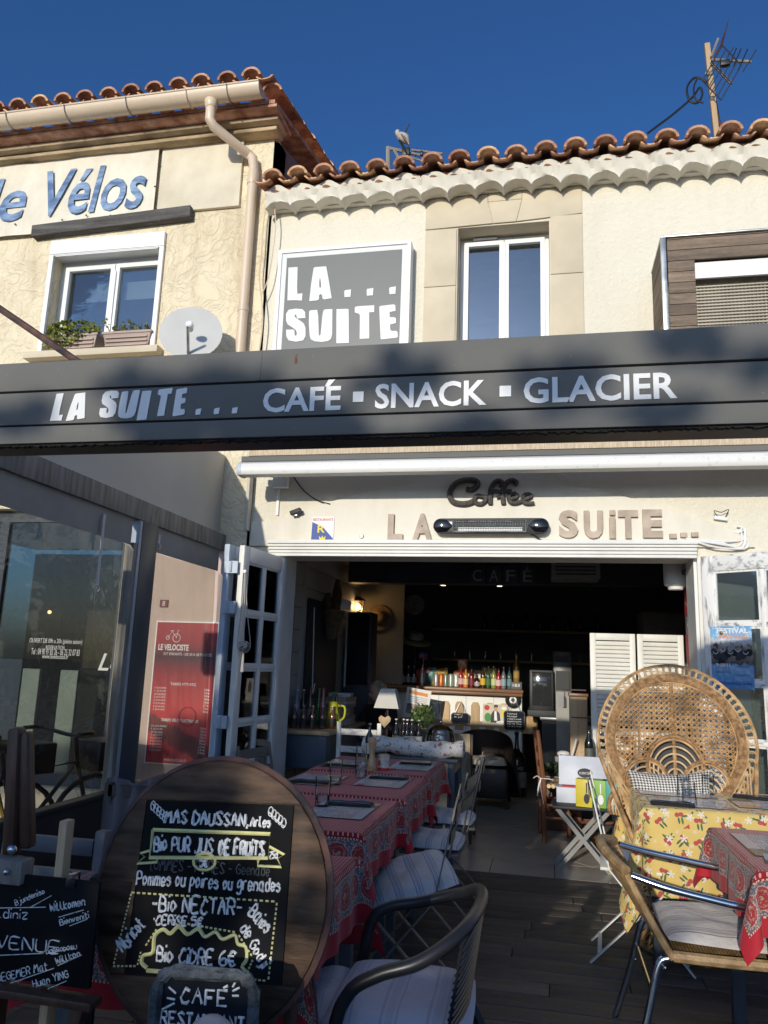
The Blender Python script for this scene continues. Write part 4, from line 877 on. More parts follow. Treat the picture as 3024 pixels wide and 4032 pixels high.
# plaque, round button, junction box, floodlight, cables
pk = thing('enamel_plaque', 'blue and white plaque with a fleur de lis left on the arch', 'plaque', (-1.8,ty,2.34))
p = P(1225,2140,Y=ty); q = P(1318,2035,Y=ty); MB().box(p.x,q.x,ty-.008,ty,p.z,q.z).build('plate', K['white'], pk, .002)
w_ = q.x-p.x; h_ = q.z-p.z; MB().prism([(0,.0),(w_,0),(w_*.98,h_*.18),(w_*.5,h_*.62),(w_*.02,h_*.8)],(p.x,ty-.0082,p.z),XU,ZU,.001).build('blue_field', K['inkblue'], pk)
m = MB(); text(m,'RESTAURANTS',(p.x+.01,ty-.0084,q.z-.035),XU,ZU,w_-.02,.022,.001,.01); m.build('lettering', K['inkred'], pk); m = MB(); text(m,'R',(p.x+.05,ty-.0094,p.z+h_*.4),XU,ZU,.06,.06,.001,.02); m.build('lettering', K['inkyellow'], pk)
c = Vector((p.x+w_*.5,ty-.0094,p.z+.02)); m = MB()
for a in (-.5,0,.5): m.prism([(x*math.cos(a)+z2*math.sin(a),z2*math.cos(a)-abs(x)*0-x*math.sin(a)) for x,z2 in ((0,0),(.009,.02),(0,.044),(-.009,.02))], c+Vector((a*.012,-.0003*abs(a),0)), XU, ZU, .0008)
m.build('fleur_de_lis', K['inkyellow'], pk)
tag(MB().lathe(P(1424,2112,Y=ty),[(.018,0),(.018,.006),(.012,.012),(.0,.013)],14,(0,-1,0)).build('wall_button', K['zinc']), 'small round metal button on the white arch', 'button')
p = P(1085,1870,Y=D); q = P(1140,1925,Y=D); jb = thing('junction_box', 'white junction box with conduit under the awning end', 'junction box', (p.x,D,q.z-.2))
MB().box(p.x,q.x,D-.06,D-.001,q.z,p.z).build('box', K['white'], jb, .006); MB().box(p.x+.03,p.x+.05,D-.02,D-.001,q.z-.22,q.z).build('conduit', K['white'], jb)
tag(MB().tube(smoothline([P(1145,1860,Y=D-.02),P(1195,1930,Y=D-.01),P(1250,1970,Y=D-.01),P(1300,1985,Y=D-.035)],5), .005, 5).build('black_cable', K['black']), 'thin black cable drooping from the junction box across the wall', 'cable')
p = P(1165,2015,Y=5.72); sp_ = thing('floodlight', 'small dark floodlight on the ledge left of the arch', 'floodlight', (p.x,5.72,p.z-.03))
MB().obox(p,.09,.05,.035,Matrix.Rotation(-.35,3,'Y')).build('lamp_head', K['kick'], sp_, .006); MB().box(p.x-.01,p.x+.01,5.72,5.775,p.z-.03,p.z-.01).build('bracket', K['zinc'], sp_)
p = P(2840,2040,Y=D-.04); c1 = thing('wall_connector', 'white cable connector with loose wires on the right of the arch', 'connector', (p.x,D,p.z-.02))
MB().obox((p.x,D-.02,p.z),.09,.035,.025,Matrix.Rotation(.15,3,'Y')).build('block', K['white'], c1, .004); MB().tube(smoothline([(p.x-.02,D-.03,p.z+.01),(p.x-.05,D-.06,p.z+.05),(p.x+.0,D-.05,p.z+.04),(p.x+.05,D-.05,p.z+.06),(p.x+.03,D-.03,p.z+.01)],4),.003,5).build('wire', K['black'], c1)
m = MB(); q_ = random.Random(6)
for k in range(5): a = P(2700+k*2,2120+k*2,Y=D-.05); b = P(2925+q_.uniform(-15,15),2140+q_.uniform(-30,30),Y=D-.04); mid = (a+b)/2+Vector((0,-.02,-.03+.012*k)); m.tube(smoothline([a,mid,b,b+Vector((.02,0,.06+.02*k)),b+Vector((-.03,.01,.1))],4), .0065, 5)
tag(m.build('cable_bundle', K['white']), 'bundle of white cables leaving the right end of the lintel', 'cable')
tag(MB().lathe(P(2915,2140,Y=D-.03)+Vector((0,.029,0)),[(.0405,0),(.0405,.02),(.035,.03),(0,.031)],18,(0,-1,0)).build('round_box', K['gutter']), 'round cream connection box at the right end of the cables', 'connection box')
# hanging shell ornament on the left leaf
p = P(965,2250,Y=5.02); ho = thing('hanging_ornament', 'round net ornament of shells hung by cords on the door leaf', 'ornament', P(960,2650,Y=5.0))
b = P(960,2545,Y=5.0); MB().ball(b,.042,.042,.038,14,10).build('shell_ball', mat('shell_mix', (.18,.15,.13), .5, .5, 40, .9, 60, .02, col2=(.6,.55,.5), lo=.45, hi=.55), ho)
m = MB()
for k in range(4): a = k*math.pi/2+.4; m.tube(smoothline([p,(b+p)/2+Vector((.02*math.cos(a),.02*math.sin(a),-.02)),b+Vector((.043*math.cos(a),.043*math.sin(a),0)),b+Vector((0,0,-.045))],4),.0035,5)
m.tube([b-Vector((0,0,.04)),b-Vector((0,.0,.17))],[.006,.012],6); m.build('cord', mat('jute', (.45,.42,.38), .9), ho); MB().lathe(p,[(.012,-.01),(.012,.01)],10,(0,-1,0)).build('hook', K['white'], ho)
# ================================================================== red price board on the bike shop
pb_ = thing('price_board', 'red and black bicycle hire price board behind the short clear screen', 'sign', (-2.85,BY-.03,.8))
ry = BY-.045; p = P(570,3000,Y=ry); q = P(868,2455,Y=ry); bx0_, bx1_ = p.x, q.x-.02; bz0, bz1 = p.z, q.z; bw_ = bx1_-bx0_; bh = bz1-bz0
g = NT('board_print'); v = g.co((1,1,1),'UV'); sp2 = g.n('SeparateXYZ'); g.l(v, sp2.inputs[0]); w2 = g.math('ADD', sp2.outputs[1], g.math('MULTIPLY_ADD', g.noise(v,6,6), .3, -.15))
red = (.50,.035,.04)
slant = g.math('ADD', sp2.outputs[1], g.math('MULTIPLY', sp2.outputs[0], .22))
msk = g.ramp(g.math('ADD', slant, g.math('MULTIPLY_ADD', g.noise(v,9,6,.7), .14, -.07)), [(.20,(0,0,0)),(.22,(1,1,1)),(.34,(1,1,1)),(.36,(0,0,0))])
K['boardprint'] = g.set(Base_Color=g.mix(g.math('MULTIPLY',msk,.75), g.ramp(sp2.outputs[1], [(.0,red),(.40,red),(.62,(.30,.02,.03)),(.75,(.06,.014,.03)),(.86,(.30,.02,.03)),(1,(.34,.025,.035))]), (.05,.02,.02)), Roughness=.45)
MB().box(bx0_-.01,bx1_+.01,ry+.006,BY-.021,bz0-.01,bz1+.01).build('backing', K['white'], pb_)
MB().grid(lambda u,v:(bx0_+bw_*u,ry+.004,bz0+bh*v),1,1,lambda u,v:(u,v)).build('print', K['boardprint'], pb_)
def bt(s_, u0, u1, v0, v1, off=0): m = MB(); text(m, s_, (bx0_+bw_*u0,ry+.0035,bz0+bh*v0), XU, ZU, bw_*(u1-u0), bh*(v1-v0), .001, off); m.build('lettering', K['paper'], pb_)
bt('LE VELOCISTE',.05,.55,.795,.84,.03); bt('KIT ENFANTS - DE 24 A 28 POUCES',.15,.93,.76,.78); bt('TARIFS VTT-VTC',.3,.72,.545,.565,.01); bt('TARIFS VÉLO ÉLECTRIQUE',.2,.8,.285,.315,.03); bt('www.levelociste.fr',.3,.66,.015,.04)
for k in range(9): bt(['1/2 JOURNEE','1 JOUR','24 HEURES','2 JOURS','3 JOURS','4 JOURS','5 JOURS','6 JOURS','7 JOURS'][k],.05,.24 if k else .3,.245-k*.021,.26-k*.021); bt(['30e','40e','45e','70e','80e','95e','110e','125e','140e'][k],.84,.93,.245-k*.021,.26-k*.021)
for k in range(8): bt(['1/2 JOURNEE','1 JOUR','24 HEURES','2 JOURS','3 JOURS','5 JOURS','6 JOURS','7 JOURS'][k],.05,.24,.515-k*.022,.53-k*.022); bt(['18e','23e','38e','48e','58e','67e','74e','80e'][k],.86,.94,.515-k*.022,.53-k*.022)
m = MB(); c = Vector((bx0_+bw_*.30,ry+.003,bz0+bh*.905)); 
for dx_, r_ in ((-.055,.014),(.02,.032)): m.tube([c+Vector((dx_+r_*math.cos(a),0,r_*math.sin(a)-.02)) for a in [i*math.pi/9 for i in range(18)]], .003, 5, True)
m.tube([c+Vector((-.055,0,-.02)),c+Vector((-.02,0,.03)),c+Vector((.02,0,-.02))],.003,5).tube([c+Vector((-.035,0,.035)),c+Vector((-.005,0,.035))],.003,5).tube([c+Vector((.02,0,-.02)),c+Vector((.03,0,.04)),c+Vector((.045,0,.04))],.003,5); m.build('bicycle_emblem', K['paper'], pb_)
MB().tube([(bx0_+bw_*.62+.07*math.cos(a),ry+.003,bz0+bh*.33+.07*math.sin(a)) for a in [i*math.pi/10 for i in range(20)]], .006, 5, True).build('printed_wheel', mat('faded_red', (.33,.03,.04), .6), pb_)
p = P(645,2376,Y=BY-.03); pl_ = thing('number_plate', 'small dark red house number plate on the rose wall', 'plate', (p.x,BY-.021,p.z-.03)); MB().box(p.x-.035,p.x+.035,BY-.03,BY-.021,p.z-.03,p.z+.03).build('plate', mat('maroon_enamel', (.16,.03,.03), .4), pl_); m = MB(); text(m,'8',(p.x-.012,BY-.0305,p.z-.02),XU,ZU,.024,.04,.001); m.build('lettering', K['paper'], pl_)
# shop window lettering and fittings seen through the long screen
def shoptext(s_, a, b, c_, d, off=0, shear=0):
    yy = BY+.118; p = P(a,d,Y=yy); q = P(b,c_,Y=yy); m = MB(); text(m, s_, (p.x,yy,p.z), XU, ZU, q.x-p.x, q.z-p.z, .001, off, shear); o = m.build('lettering', K['letterwhite'], sh)
shoptext('OUVERT DE 09h a 20h (pleine saison)',115,325,2518,2535); shoptext('RESERVATION',180,255,2543,2556); shoptext('Tel : 04 90 97 83 26 - 06 25 32 07 83',122,315,2558,2576); shoptext('www.levelociste.fr',165,270,2578,2592); shoptext('Le',385,480,2575,2640,.01,.3)
tag(MB().box(-4.9,-3.9,7.6,8.0,.02,1.25).build('shop_counter', mat('shop_counter_dark', (.03,.028,.025), .6), None, .01), 'dark counter inside the bike shop behind the window', 'counter')
lw = thing('shop_lamp', 'small warm lamp glowing inside the bike shop', 'lamp', (-4.85,8.3,1.95)); lp_ = P(195,2410,Y=8.3); MB().ball(lp_,.022).build('bulb', mat('warm_bulb', (1,.7,.4), .5, emit=(1,.62,.25,1), es=6), lw); MB().tube([lp_+Vector((0,0,.05)),lp_+Vector((0,.09,.07))],.012,6).build('bracket', K['iron'], lw)
for x, lab in ((-4.35,'pale upright display stand with papers inside the bike shop'),(-4.75,'pale leaflet rack inside the bike shop by the window')):
    t = thing('display_stand', lab, 'display', (x,6.6,.02)); MB().box(x-.09,x+.09,6.58,6.62,.02,1.25).build('panel', K['paper'], t, .004); MB().box(x-.12,x+.12,6.52,6.68,.02,.04).build('base', K['zinc'], t)
# bicycles parked beyond the kick panel: handlebars, frames and wheels
def bicycle(loc, rz, lab, colr, first=None):
    t = thing('bicycle', lab, 'bicycle', loc, 'hire bicycles beyond the screen', True, rz); fm = mat('bike_paint_'+str(len(bpy.data.materials)), colr, .35, .05)
    for x in (-.52,.52):
        w_ = MB().tube([(x+.33*math.cos(a),0,.34+.33*math.sin(a)) for a in [i*math.pi/12 for i in range(24)]], .018, 6, True).build('tyre', K['black'], t); m = MB()
        for i in range(12): a = i*math.pi/6; m.tube([(x,0,.34),(x+.32*math.cos(a),0,.34+.32*math.sin(a))], .0015, 3)
        m.build('spokes', K['steel'], w_)
    MB().tube([(-.52,0,.34),(-.05,0,.32),(.36,0,.78),(-.18,0,.74),(-.05,0,.32)],.018,8).tube([(-.52,0,.34),(-.18,0,.74)],.012,6).build('frame', fm, t); MB().tube([(.52,0,.34),(.36,0,.78),(.33,0,.95)],.016,8).build('fork', fm, t)
    MB().tube(smoothline([(.12,-.3,1.0),(.25,-.28,1.0),(.33,-.1,.96),(.33,.1,.96),(.25,.28,1.0),(.12,.3,1.0)],4),.014,8).build('handlebar', K['black'], t); MB().ball((-.22,0,.92),.13,.08,.045).tube([(-.18,0,.72),(-.22,0,.9)],.014,6).build('saddle', K['black'], t)
    MB().box(.42,.72,-.16,.16,.72,.92).build('basket', K['black'], t, .01)
    return t
bicycle((-3.35,4.75,-.12), R(70), 'dark bicycle with basket parked nearest the red price board', (.02,.02,.022)); bicycle((-3.75,4.35,-.12), R(62), 'ochre bicycle parked behind the long clear screen', (.30,.22,.05))
# ================================================================== terrace furniture
def clothmat(name, ha, hb, hem):
    'red Provençal print: dotted field, ornament band, plain hem; uv are metres from the middle'
    g = NT(name); v = g.co((1,1,1),'UV'); s = g.n('SeparateXYZ'); g.l(v, s.inputs[0]); M = g.math
    au = M('ABSOLUTE', s.outputs[0]); av = M('ABSOLUTE', s.outputs[1]); du = M('SUBTRACT', ha, au); dv = M('SUBTRACT', hb, av)
    d = M('MINIMUM', du, dv); pick = M('LESS_THAN', du, dv)
    t = M('ADD', M('MULTIPLY', pick, s.outputs[1]), M('MULTIPLY', M('SUBTRACT', 1, pick), s.outputs[0]))
    red = (.33,.018,.026); pink = (.56,.24,.2); cream = (.40,.32,.27); blue = (.12,.105,.13)
    # field of small dots on a diagonal lattice
    p = M('ADD', s.outputs[0], s.outputs[1]); q = M('SUBTRACT', s.outputs[0], s.outputs[1]); k = 2*math.pi/.026
    dots = M('GREATER_THAN', M('MULTIPLY', M('SINE', M('MULTIPLY', p, k)), M('SINE', M('MULTIPLY', q, k))), .42)
    field = g.mix(dots, red, pink)
    # band: blue ground with cream speckle, repeated red medallions
    vo = g.n('TexVoronoi'); vo.inputs['Scale'].default_value = 150; g.l(v, vo.inputs['Vector'])
    band = g.mix(M('LESS_THAN', vo.outputs['Distance'], .42), blue, cream)
    bw_ = .125; y = M('DIVIDE', M('SUBTRACT', d, hem+bw_/2), bw_/2)          # -1..1 across the band
    x = M('SUBTRACT', M('MULTIPLY', M('FRACT', M('DIVIDE', t, .105)), 2), 1)   # -1..1 along a repeat
    rad = M('ADD', M('POWER', M('ABSOLUTE', x), 2.6), M('POWER', M('ABSOLUTE', M('MULTIPLY', y, 1.25)), 2.2))
    wob = M('ADD', rad, M('MULTIPLY_ADD', g.noise(v, 75, 4), .9, -.3))
    med = g.ramp(M('MULTIPLY', wob, .8), [(.10,(.45,.31,.22)),(.15,(.33,.035,.035)),(.30,(.30,.03,.035)),(.34,(.44,.26,.2)),(.40,(.33,.04,.04)),(.60,(.31,.03,.035)),(.66,(.46,.36,.29)),(.73,(.42,.3,.25))])
    band = g.mix(M('LESS_THAN', wob, .92), band, med)
    edge = M('GREATER_THAN', M('ABSOLUTE', y), .9); band = g.mix(edge, band, g.mix(M('GREATER_THAN', M('SINE', M('MULTIPLY', t, 500)), 0), red, (.6,.45,.3)))
    inner = M('MULTIPLY', M('GREATER_THAN', d, hem+bw_), M('LESS_THAN', d, hem+bw_+.028))
    c = g.mix(M('GREATER_THAN', d, hem+bw_), band, field)
    row = g.mix(M('GREATER_THAN', M('MULTIPLY', M('SINE', M('MULTIPLY', t, 2*math.pi/.02)), M('SINE', M('MULTIPLY', M('SUBTRACT', d, hem+bw_), math.pi/.028))), .55), (.26,.010,.02), (.6,.35,.28))
    c = g.mix(inner, c, row); c = g.mix(M('LESS_THAN', d, hem), c, g.ramp(g.noise(v,5,4),[(.3,(.36,.012,.022)),(.7,(.44,.02,.032))]))
    return g.set(Base_Color=c, Roughness=.72, Specular_IOR_Level=.25, Sheen_Weight=.15, Normal=g.bump(g.noise(g.co(),420,2),.15,.002,g.bump(g.noise(g.co(),5,3),.35,.02)))
def cloth(label, cx, cy, tx, ty, ou, ov, m_, seed, z=.752, group=None, lift=None, name='tablecloth'):
    'cloth on a tx*2 by ty*2 top with overhangs ou, ov; the corners fall in soft points'
    q_ = random.Random(seed); ph = [q_.uniform(0,6.28) for _ in range(6)]; m = MB(); nu, nv = 54, 58
    ha, hb = tx+ou, ty+ov
    def f(u, v):
        a = (2*u-1)*ha; b = (2*v-1)*hb; sa = 1 if a > 0 else -1; sb = 1 if b > 0 else -1
        xo = max(0, abs(a)-tx); yo = max(0, abs(b)-ty); bx = min(abs(a),tx)*sa; by = min(abs(b),ty)*sb
        if xo == 0 and yo == 0: return (cx+a, cy+b, z+.0012*math.sin(a*9+ph[0])*math.sin(b*8+ph[1]))
        r = math.hypot(xo, yo)
        rip = .017*math.sin((a if yo else b)*15+ph[2])*math.sin((a if yo else b)*4+ph[5])+.008*math.sin((a if yo else b)*36+ph[3])
        if xo and yo:
            th = math.atan2(yo, xo); bulge = .010+r*.30*math.sin(2*th); ex = math.cos(th)*bulge+.008; ey = math.sin(th)*bulge+.008
            drop = r*(.97-.05*math.sin(2*th)); fold = .02*math.sin(4*th+ph[4])*r/.3
            return (cx+bx+sa*(ex+fold), cy+by+sb*(ey-fold), z-drop)
        fl = .006+(rip+.03*r)*min(1, r/.12)
        e = .007*(1-math.exp(-r/.006))
        if xo: return (cx+sa*(tx+e+max(-.004, fl-.006)), cy+b, z-max(0, r-.006)*.995)
        return (cx+a, cy+sb*(ty+e+max(-.004, fl-.006)), z-max(0, r-.006)*.995)
    def remap(n, half, over):                       # more columns near the table edge
        return None
    m.grid(f, nu, nv, lambda u, v: ((2*u-1)*ha, (2*v-1)*hb))
    if lift: 
        for p in m.v: p += Vector(lift(p))
    return tag(m.build(name, m_, None, sharp=75), label, 'tablecloth', group)
K['legblue'] = mat('slate_blue_table_paint', (.07,.085,.105), .5, .15, 5, .1, 40)
def table(label, cx, cy, tx, ty, h=.745, m_=None, group=None):
    t = thing('table', label, 'table', (cx,cy,0), group); m_ = m_ or K['legblue']
    MB().box(cx-tx+.004,cx+tx-.004,cy-ty+.004,cy+ty-.004,h-.028,h).build('table_top', m_, t, .004)
    for sx in (-1,1):
        for sy_ in (-1,1): x = cx+sx*(tx-.06); y = cy+sy_*(ty-.06); MB().box(x-.025,x+.025,y-.025,y+.025,0,h-.029).build('leg', m_, t, .004)
    MB().wall(cx-tx+.04,cx+tx-.04,h-.11,h-.029,cy-ty+.04,cy-ty+.06).wall(cx-tx+.04,cx+tx-.04,h-.11,h-.029,cy+ty-.06,cy+ty-.04).box(cx-tx+.04,cx-tx+.06,cy-ty+.06,cy+ty-.06,h-.11,h-.029).box(cx+tx-.06,cx+tx-.04,cy-ty+.06,cy+ty-.06,h-.11,h-.029).build('apron', m_, t)
    return t
TX, TY, OV = .36, .385, .215
K['redcloth'] = clothmat('red_provencal_cloth', TX+OV, TY+OV, .062)
TB = {'A':(-1.075,5.19),'B':(-1.06,4.345),'C':(-1.07,3.505),'D':(-1.0,2.42)}
LAB = {'A':'set red table standing nearest the cafe door opening','B':'set red table carrying the pepper mill side glasses, second from the door','C':'set red table beside the striped cushion chair','D':'set red table half hidden behind the round chalkboard'}
for i, k in enumerate('ABCD'):
    table(LAB[k].replace('set red table','blue table under red cloth'), *TB[k], TX, TY if k != 'D' else .31, .745, None, 'tables under red cloths')
    cloth({'A':'red Provençal cloth on the table nearest the door opening','B':'red Provençal cloth on the second table from the door','C':'red Provençal cloth with long corner fold beside the striped cushion','D':'red Provençal cloth on the table behind the round chalkboard'}[k], *TB[k], TX, TY if k != 'D' else .31, OV, OV if k != 'D' else .29, K['redcloth'], 20+i, .752, 'red Provençal tablecloths')
# ------------------------------------------------ place settings
def matprint():
    g = NT('printed_place_mat'); v = g.co((1,1,1),'UV'); s = g.n('SeparateXYZ'); g.l(v, s.inputs[0]); M = g.math; x, y = s.outputs[0], s.outputs[1]
    ln = M('GREATER_THAN', M('SINE', M('MULTIPLY', y, 150)), .25); wd = M('GREATER_THAN', g.noise(g.co((26,75,1),'UV'),1,2), .46)
    cols = M('MULTIPLY', M('GREATER_THAN', M('FRACT', M('MULTIPLY', x, 2.05)), .12), M('LESS_THAN', M('ABSOLUTE', M('SUBTRACT', y, .48)), .34))
    blk = M('GREATER_THAN', g.noise(g.co((2.2,2.2,1),'UV'),1.6,1), .40)
    f = M('MULTIPLY', M('MULTIPLY', ln, wd), M('MULTIPLY', cols, blk))
    pic = M('LESS_THAN', M('ADD', M('POWER', M('MULTIPLY', M('SUBTRACT', x, .16), 7), 2), M('POWER', M('MULTIPLY', M('SUBTRACT', y, .16), 9), 2)), 1)
    pic2 = M('MULTIPLY', M('LESS_THAN', x, .3), M('GREATER_THAN', y, .72)); pic3 = M('MULTIPLY', M('GREATER_THAN', x, .84), M('LESS_THAN', M('ABSOLUTE', M('SUBTRACT', y, .15)), .07))
    c = g.mix(f, (.62,.62,.64), (.05,.05,.07)); c = g.mix(pic, c, (.62,.24,.05)); c = g.mix(pic2, c, g.ramp(g.noise(v,14,4),[(.4,(.05,.05,.05)),(.6,(.32,.28,.22))])); c = g.mix(pic3, c, (.4,.03,.04))
    brd = M('GREATER_THAN', M('MAXIMUM', M('ABSOLUTE', M('SUBTRACT', x, .5)), M('ABSOLUTE', M('SUBTRACT', y, .5))), .488)
    return g.set(Base_Color=g.mix(brd, c, (.05,.05,.06)), Roughness=.28, Coat_Weight=.4)
K['matprint'] = matprint(); K['napkin'] = mat('black_paper_napkin', (.012,.012,.014), .8, .2, 8, .3, 60)
def place_mat(label, cx, cy, rz, z=.757, w_=.27, l_=.40, group='printed place mats'):
    m = MB(); c, s = math.cos(rz), math.sin(rz)
    def f(u, v): a = (u-.5)*l_; b = (v-.5)*w_; return (cx+a*c-b*s, cy+a*s+b*c, z)
    m.grid(f, 2, 2, lambda u, v: (u, v)); o = len(m.v); m.grid(lambda u,v: Vector(f(u,v))-Vector((0,0,.002)), 2, 2)
    return tag(m.build('place_mat', K['matprint']), label, 'place mat', group)
def napkin(label, cx, cy, rz, z=.7585):
    t = thing('folded_napkin', label, 'napkin', (cx,cy,z), 'napkins with cutlery', True, rz)
    MB().box(-.105,.105,-.05,.05,0,.004).build('lower_fold', K['napkin'], t, .001); MB().obox((.003,.002,.0062),.205,.094,.0036,Matrix.Rotation(.03,3,'Z')).build('upper_fold', K['napkin'], t, .001)
    def piece(y, kn):
        pts_ = [(-.10,y,.0115),(-.04,y,.0125),(.0,y,.0115),(.05,y,.016 if not kn else .012),(.10,y,.011)]
        MB().tube(smoothline(pts_,3), [.0045,.005,.005,.0045,.004,.0035,.003,.003,.004,.006,.008,.008,.003][:13], 6, flat=.45).build('knife' if kn else 'fork', K['steel'], t)
    piece(-.018, True); piece(.02, False); 
    return t
def tumbler(label, p, h=.125, r=.035, water=.0, upside=False):
    t = thing('tumbler', label, 'glass', p, 'clear drinking tumblers'); p = Vector(p)
    if upside: prof = [(r,0),(r*.97,.001),(r*.86,h*.93),(r*.80,h*.99),(r*.3,h),(0,h)]; 
    else: prof = [(0,.0),(r*.86,.0),(r*.9,.004),(r,h),(r-.0022,h),(r*.86,.014),(0,.012)]
    MB().lathe(p, prof, 24).build('glass_body', K['glass'], t)
    if upside: MB().lathe(p,[(r*.95,.0),(r*.83,h*.85),(0,h*.86)],24).build('glass_base', K['glass'], t)
    if water: MB().lathe(p+Vector((0,0,.0145)),[(0,0),(r*.85,0),(r*.9,h*water),(0,h*water)],24).build('water', K['water'], t)
    return t
zt = .756
for lab, x, y, rz in (('door side left',-1.285,5.12,R(90)),('door side right',-.86,5.20,R(-90)),('mill table left',-1.265,4.37,R(90)),('mill table right',-.90,4.46,R(-90)),('cushion table left',-1.33,3.52,R(90)),('cushion table right',-.90,3.55,R(-90)),('chalkboard table right',-.83,2.36,R(-90)),('chalkboard table left',-1.2,2.36,R(90))):
    d = {'door':'on the red table nearest the door','mill':'on the second red table from the door','cushion':'on the red table by the striped cushion','chalkboard':'on the red table behind the round chalkboard'}[lab.split()[0]]
    side = 'bistro chair' if 'right' in lab else 'screen'
    place_mat('place mat on the %s side %s' % (side, d), x, y, rz, zt)
    sgn = 1 if 'right' in lab else -1
    napkin('black napkin on the %s side %s' % (side, d), x+.0, y+sgn*.12, R(0 if sgn > 0 else 180)+R(4), zt+.0015)
for lab, px, py, wtr in (('water glass on the screen side of the second red table',1320,3095,.2),('tumbler beside the pepper mill on the second red table',1420,3068,.22),('water glass on the red table by the striped cushion',1268,3180,.28),('tumbler behind the pepper mill on the table nearest the door',1422,3010,0)):
    p = P(px,py-6,Z=zt+.001); p.z = zt+.0015; tumbler('clear '+lab, p, .128, .036, wtr)
# pepper mill and condiment pot
p = P(1463,3036,Z=.753); p.z = .7535; pm = thing('pepper_mill', 'turned pale wooden pepper mill on the red table', 'pepper mill', p)
K['turned'] = mat('turned_beech', (.48,.29,.14), .35, .12, 4, stretch=(1,1,.3), coat=.3)
MB().lathe(p,[(.026,0),(.028,.003),(.028,.022),(.025,.024),(.0275,.027),(.027,.04),(.018,.085),(.016,.11),(.019,.135),(.024,.15),(.024,.156)],24).build('body', K['turned'], pm); MB().lathe(p+Vector((0,0,.1565)),[(.022,0),(.026,.008),(.0275,.022),(.022,.038),(.012,.046),(0,.047)],24).build('head', K['turned'], pm)
p = P(1510,3032,Z=.753); p.z = .7535; cp = thing('condiment_pot', 'squat ceramic pot with pale lid and spoon on the red table', 'pot', p)
MB().lathe(p,[(.033,0),(.036,.004),(.036,.075),(.034,.078)],24).build('jar', mat('printed_pot', (.5,.44,.36), .4, .3, 30, col2=(.65,.6,.52)), cp); MB().lathe(p,[(.0365,.0),(.0365,.016)],24).build('red_band', K['inkred'], cp)
MB().box(p.x-.03,p.x-.015,p.y-.0375,p.y-.03,p.z+.03,p.z+.06).build('red_label', K['inkred'], cp); MB().lathe(p+Vector((0,0,.0785)),[(.038,0),(.039,.004),(.036,.014),(.014,.019),(0,.0195)],24).build('lid', mat('pale_wood_lid', (.6,.42,.28), .5), cp)
MB().tube([p+Vector((.012,0,.095)),p+Vector((.008,0,.14))],.0025,6).build('spoon', K['steel'], cp)
# ------------------------------------------------ folding bistro chairs (local: back towards +X)
def bistro(label, loc, rz, m_, first=None, group='folding slatted bistro chairs'):
    if first: return dup(first, loc, rz, label, group)
    t = thing('bistro_chair', label, 'chair', loc, group, True, rz)
    for s in (-1,1):
        y = s*.185; MB().bar((.235,y,.86),(.145,y,.44),.026,.007,(1,0,0)).bar((.145,y,.44),(-.235,y,.0),.026,.007,(1,0,0)).build('back_leg', m_, t)
        y = s*.165; MB().bar((-.2,y,.435),(.245,y,.0),.026,.007,(1,0,0)).build('cross_leg', m_, t)
        MB().tube([(-.05,s*.16,.215),(-.05,s*.2,.215)],.006,6).build('pivot', K['steel'], t)
    for z, x in ((.80,.232),(.69,.208)):
        def sl(u, v, z=z, x=x): return (x+.012*(1-(2*u-1)**2)+.004*v, (u-.5)*.40, z-.03+.06*v)
        m = MB().grid(sl, 8, 1); b = len(m.v); m.grid(lambda u,v: Vector(sl(u,v))+Vector((-.008,0,0)), 8, 1); m.build('back_slat', m_, t)
    for k in range(6): x = -.19+k*.066; MB().box(x,x+.05,-.19,.19,.435,.45).build('seat_slat', m_, t, .003)
    MB().bar((.20,-.17,.045),(.20,.17,.045),.02,.006).build('stretcher', m_, t); MB().bar((-.2,-.185,.045),(-.2,.185,.045),.02,.006).build('stretcher', m_, t)
    return t
K['bistro'] = mat('taupe_enamelled_metal', (.16,.145,.125), .5, .12, 6); K['bistrowhite'] = mat('white_enamelled_metal', (.68,.67,.62), .45, .05, 6)
b1 = bistro('grey slatted bistro chair with the striped cushion', (-.62,3.62,0), R(4), K['bistro'])
bistro('grey slatted bistro chair beside the second red table', (-.63,4.42,0), R(-3), None, b1); bistro('grey slatted bistro chair at the red table nearest the door', (-.63,5.12,0), R(5), None, b1)
bl = bistro('brown slatted bistro chair against the glazed door leaf', (-1.66,4.95,0), R(168), K['bistro'], b1)
bw_ = bistro('white slatted bistro chair at the yellow table', (.46,4.42,0), R(176), K['bistrowhite'])
# striped cushions
def stripes(name, base, c1, c2, sc, ax=0):
    g = NT(name); v = g.co((1,1,1),'UV'); s = g.n('SeparateXYZ'); g.l(v, s.inputs[0]); x = s.outputs[ax]; M = g.math
    fr = M('FRACT', M('MULTIPLY', x, sc)); c = g.ramp(fr, [(0,base),(.30,base),(.31,c1),(.36,c1),(.37,base),(.42,base),(.43,c2),(.58,c2),(.59,base),(.64,base),(.65,c1),(.68,c1),(.69,base)])
    return g.set(Base_Color=c, Roughness=.85, Sheen_Weight=.2, Specular_IOR_Level=.2, Normal=g.bump(g.noise(g.co(),300,2),.2,.002,g.bump(g.noise(g.co(),14,3),.45,.03)))
K['stripe'] = stripes('blue_white_striped_cotton', (.56,.53,.50), (.22,.26,.36), (.36,.38,.43), 4.5); K['stripe2'] = stripes('grey_mauve_striped_cotton', (.56,.52,.475), (.27,.22,.22), (.40,.36,.345), 4, 1)
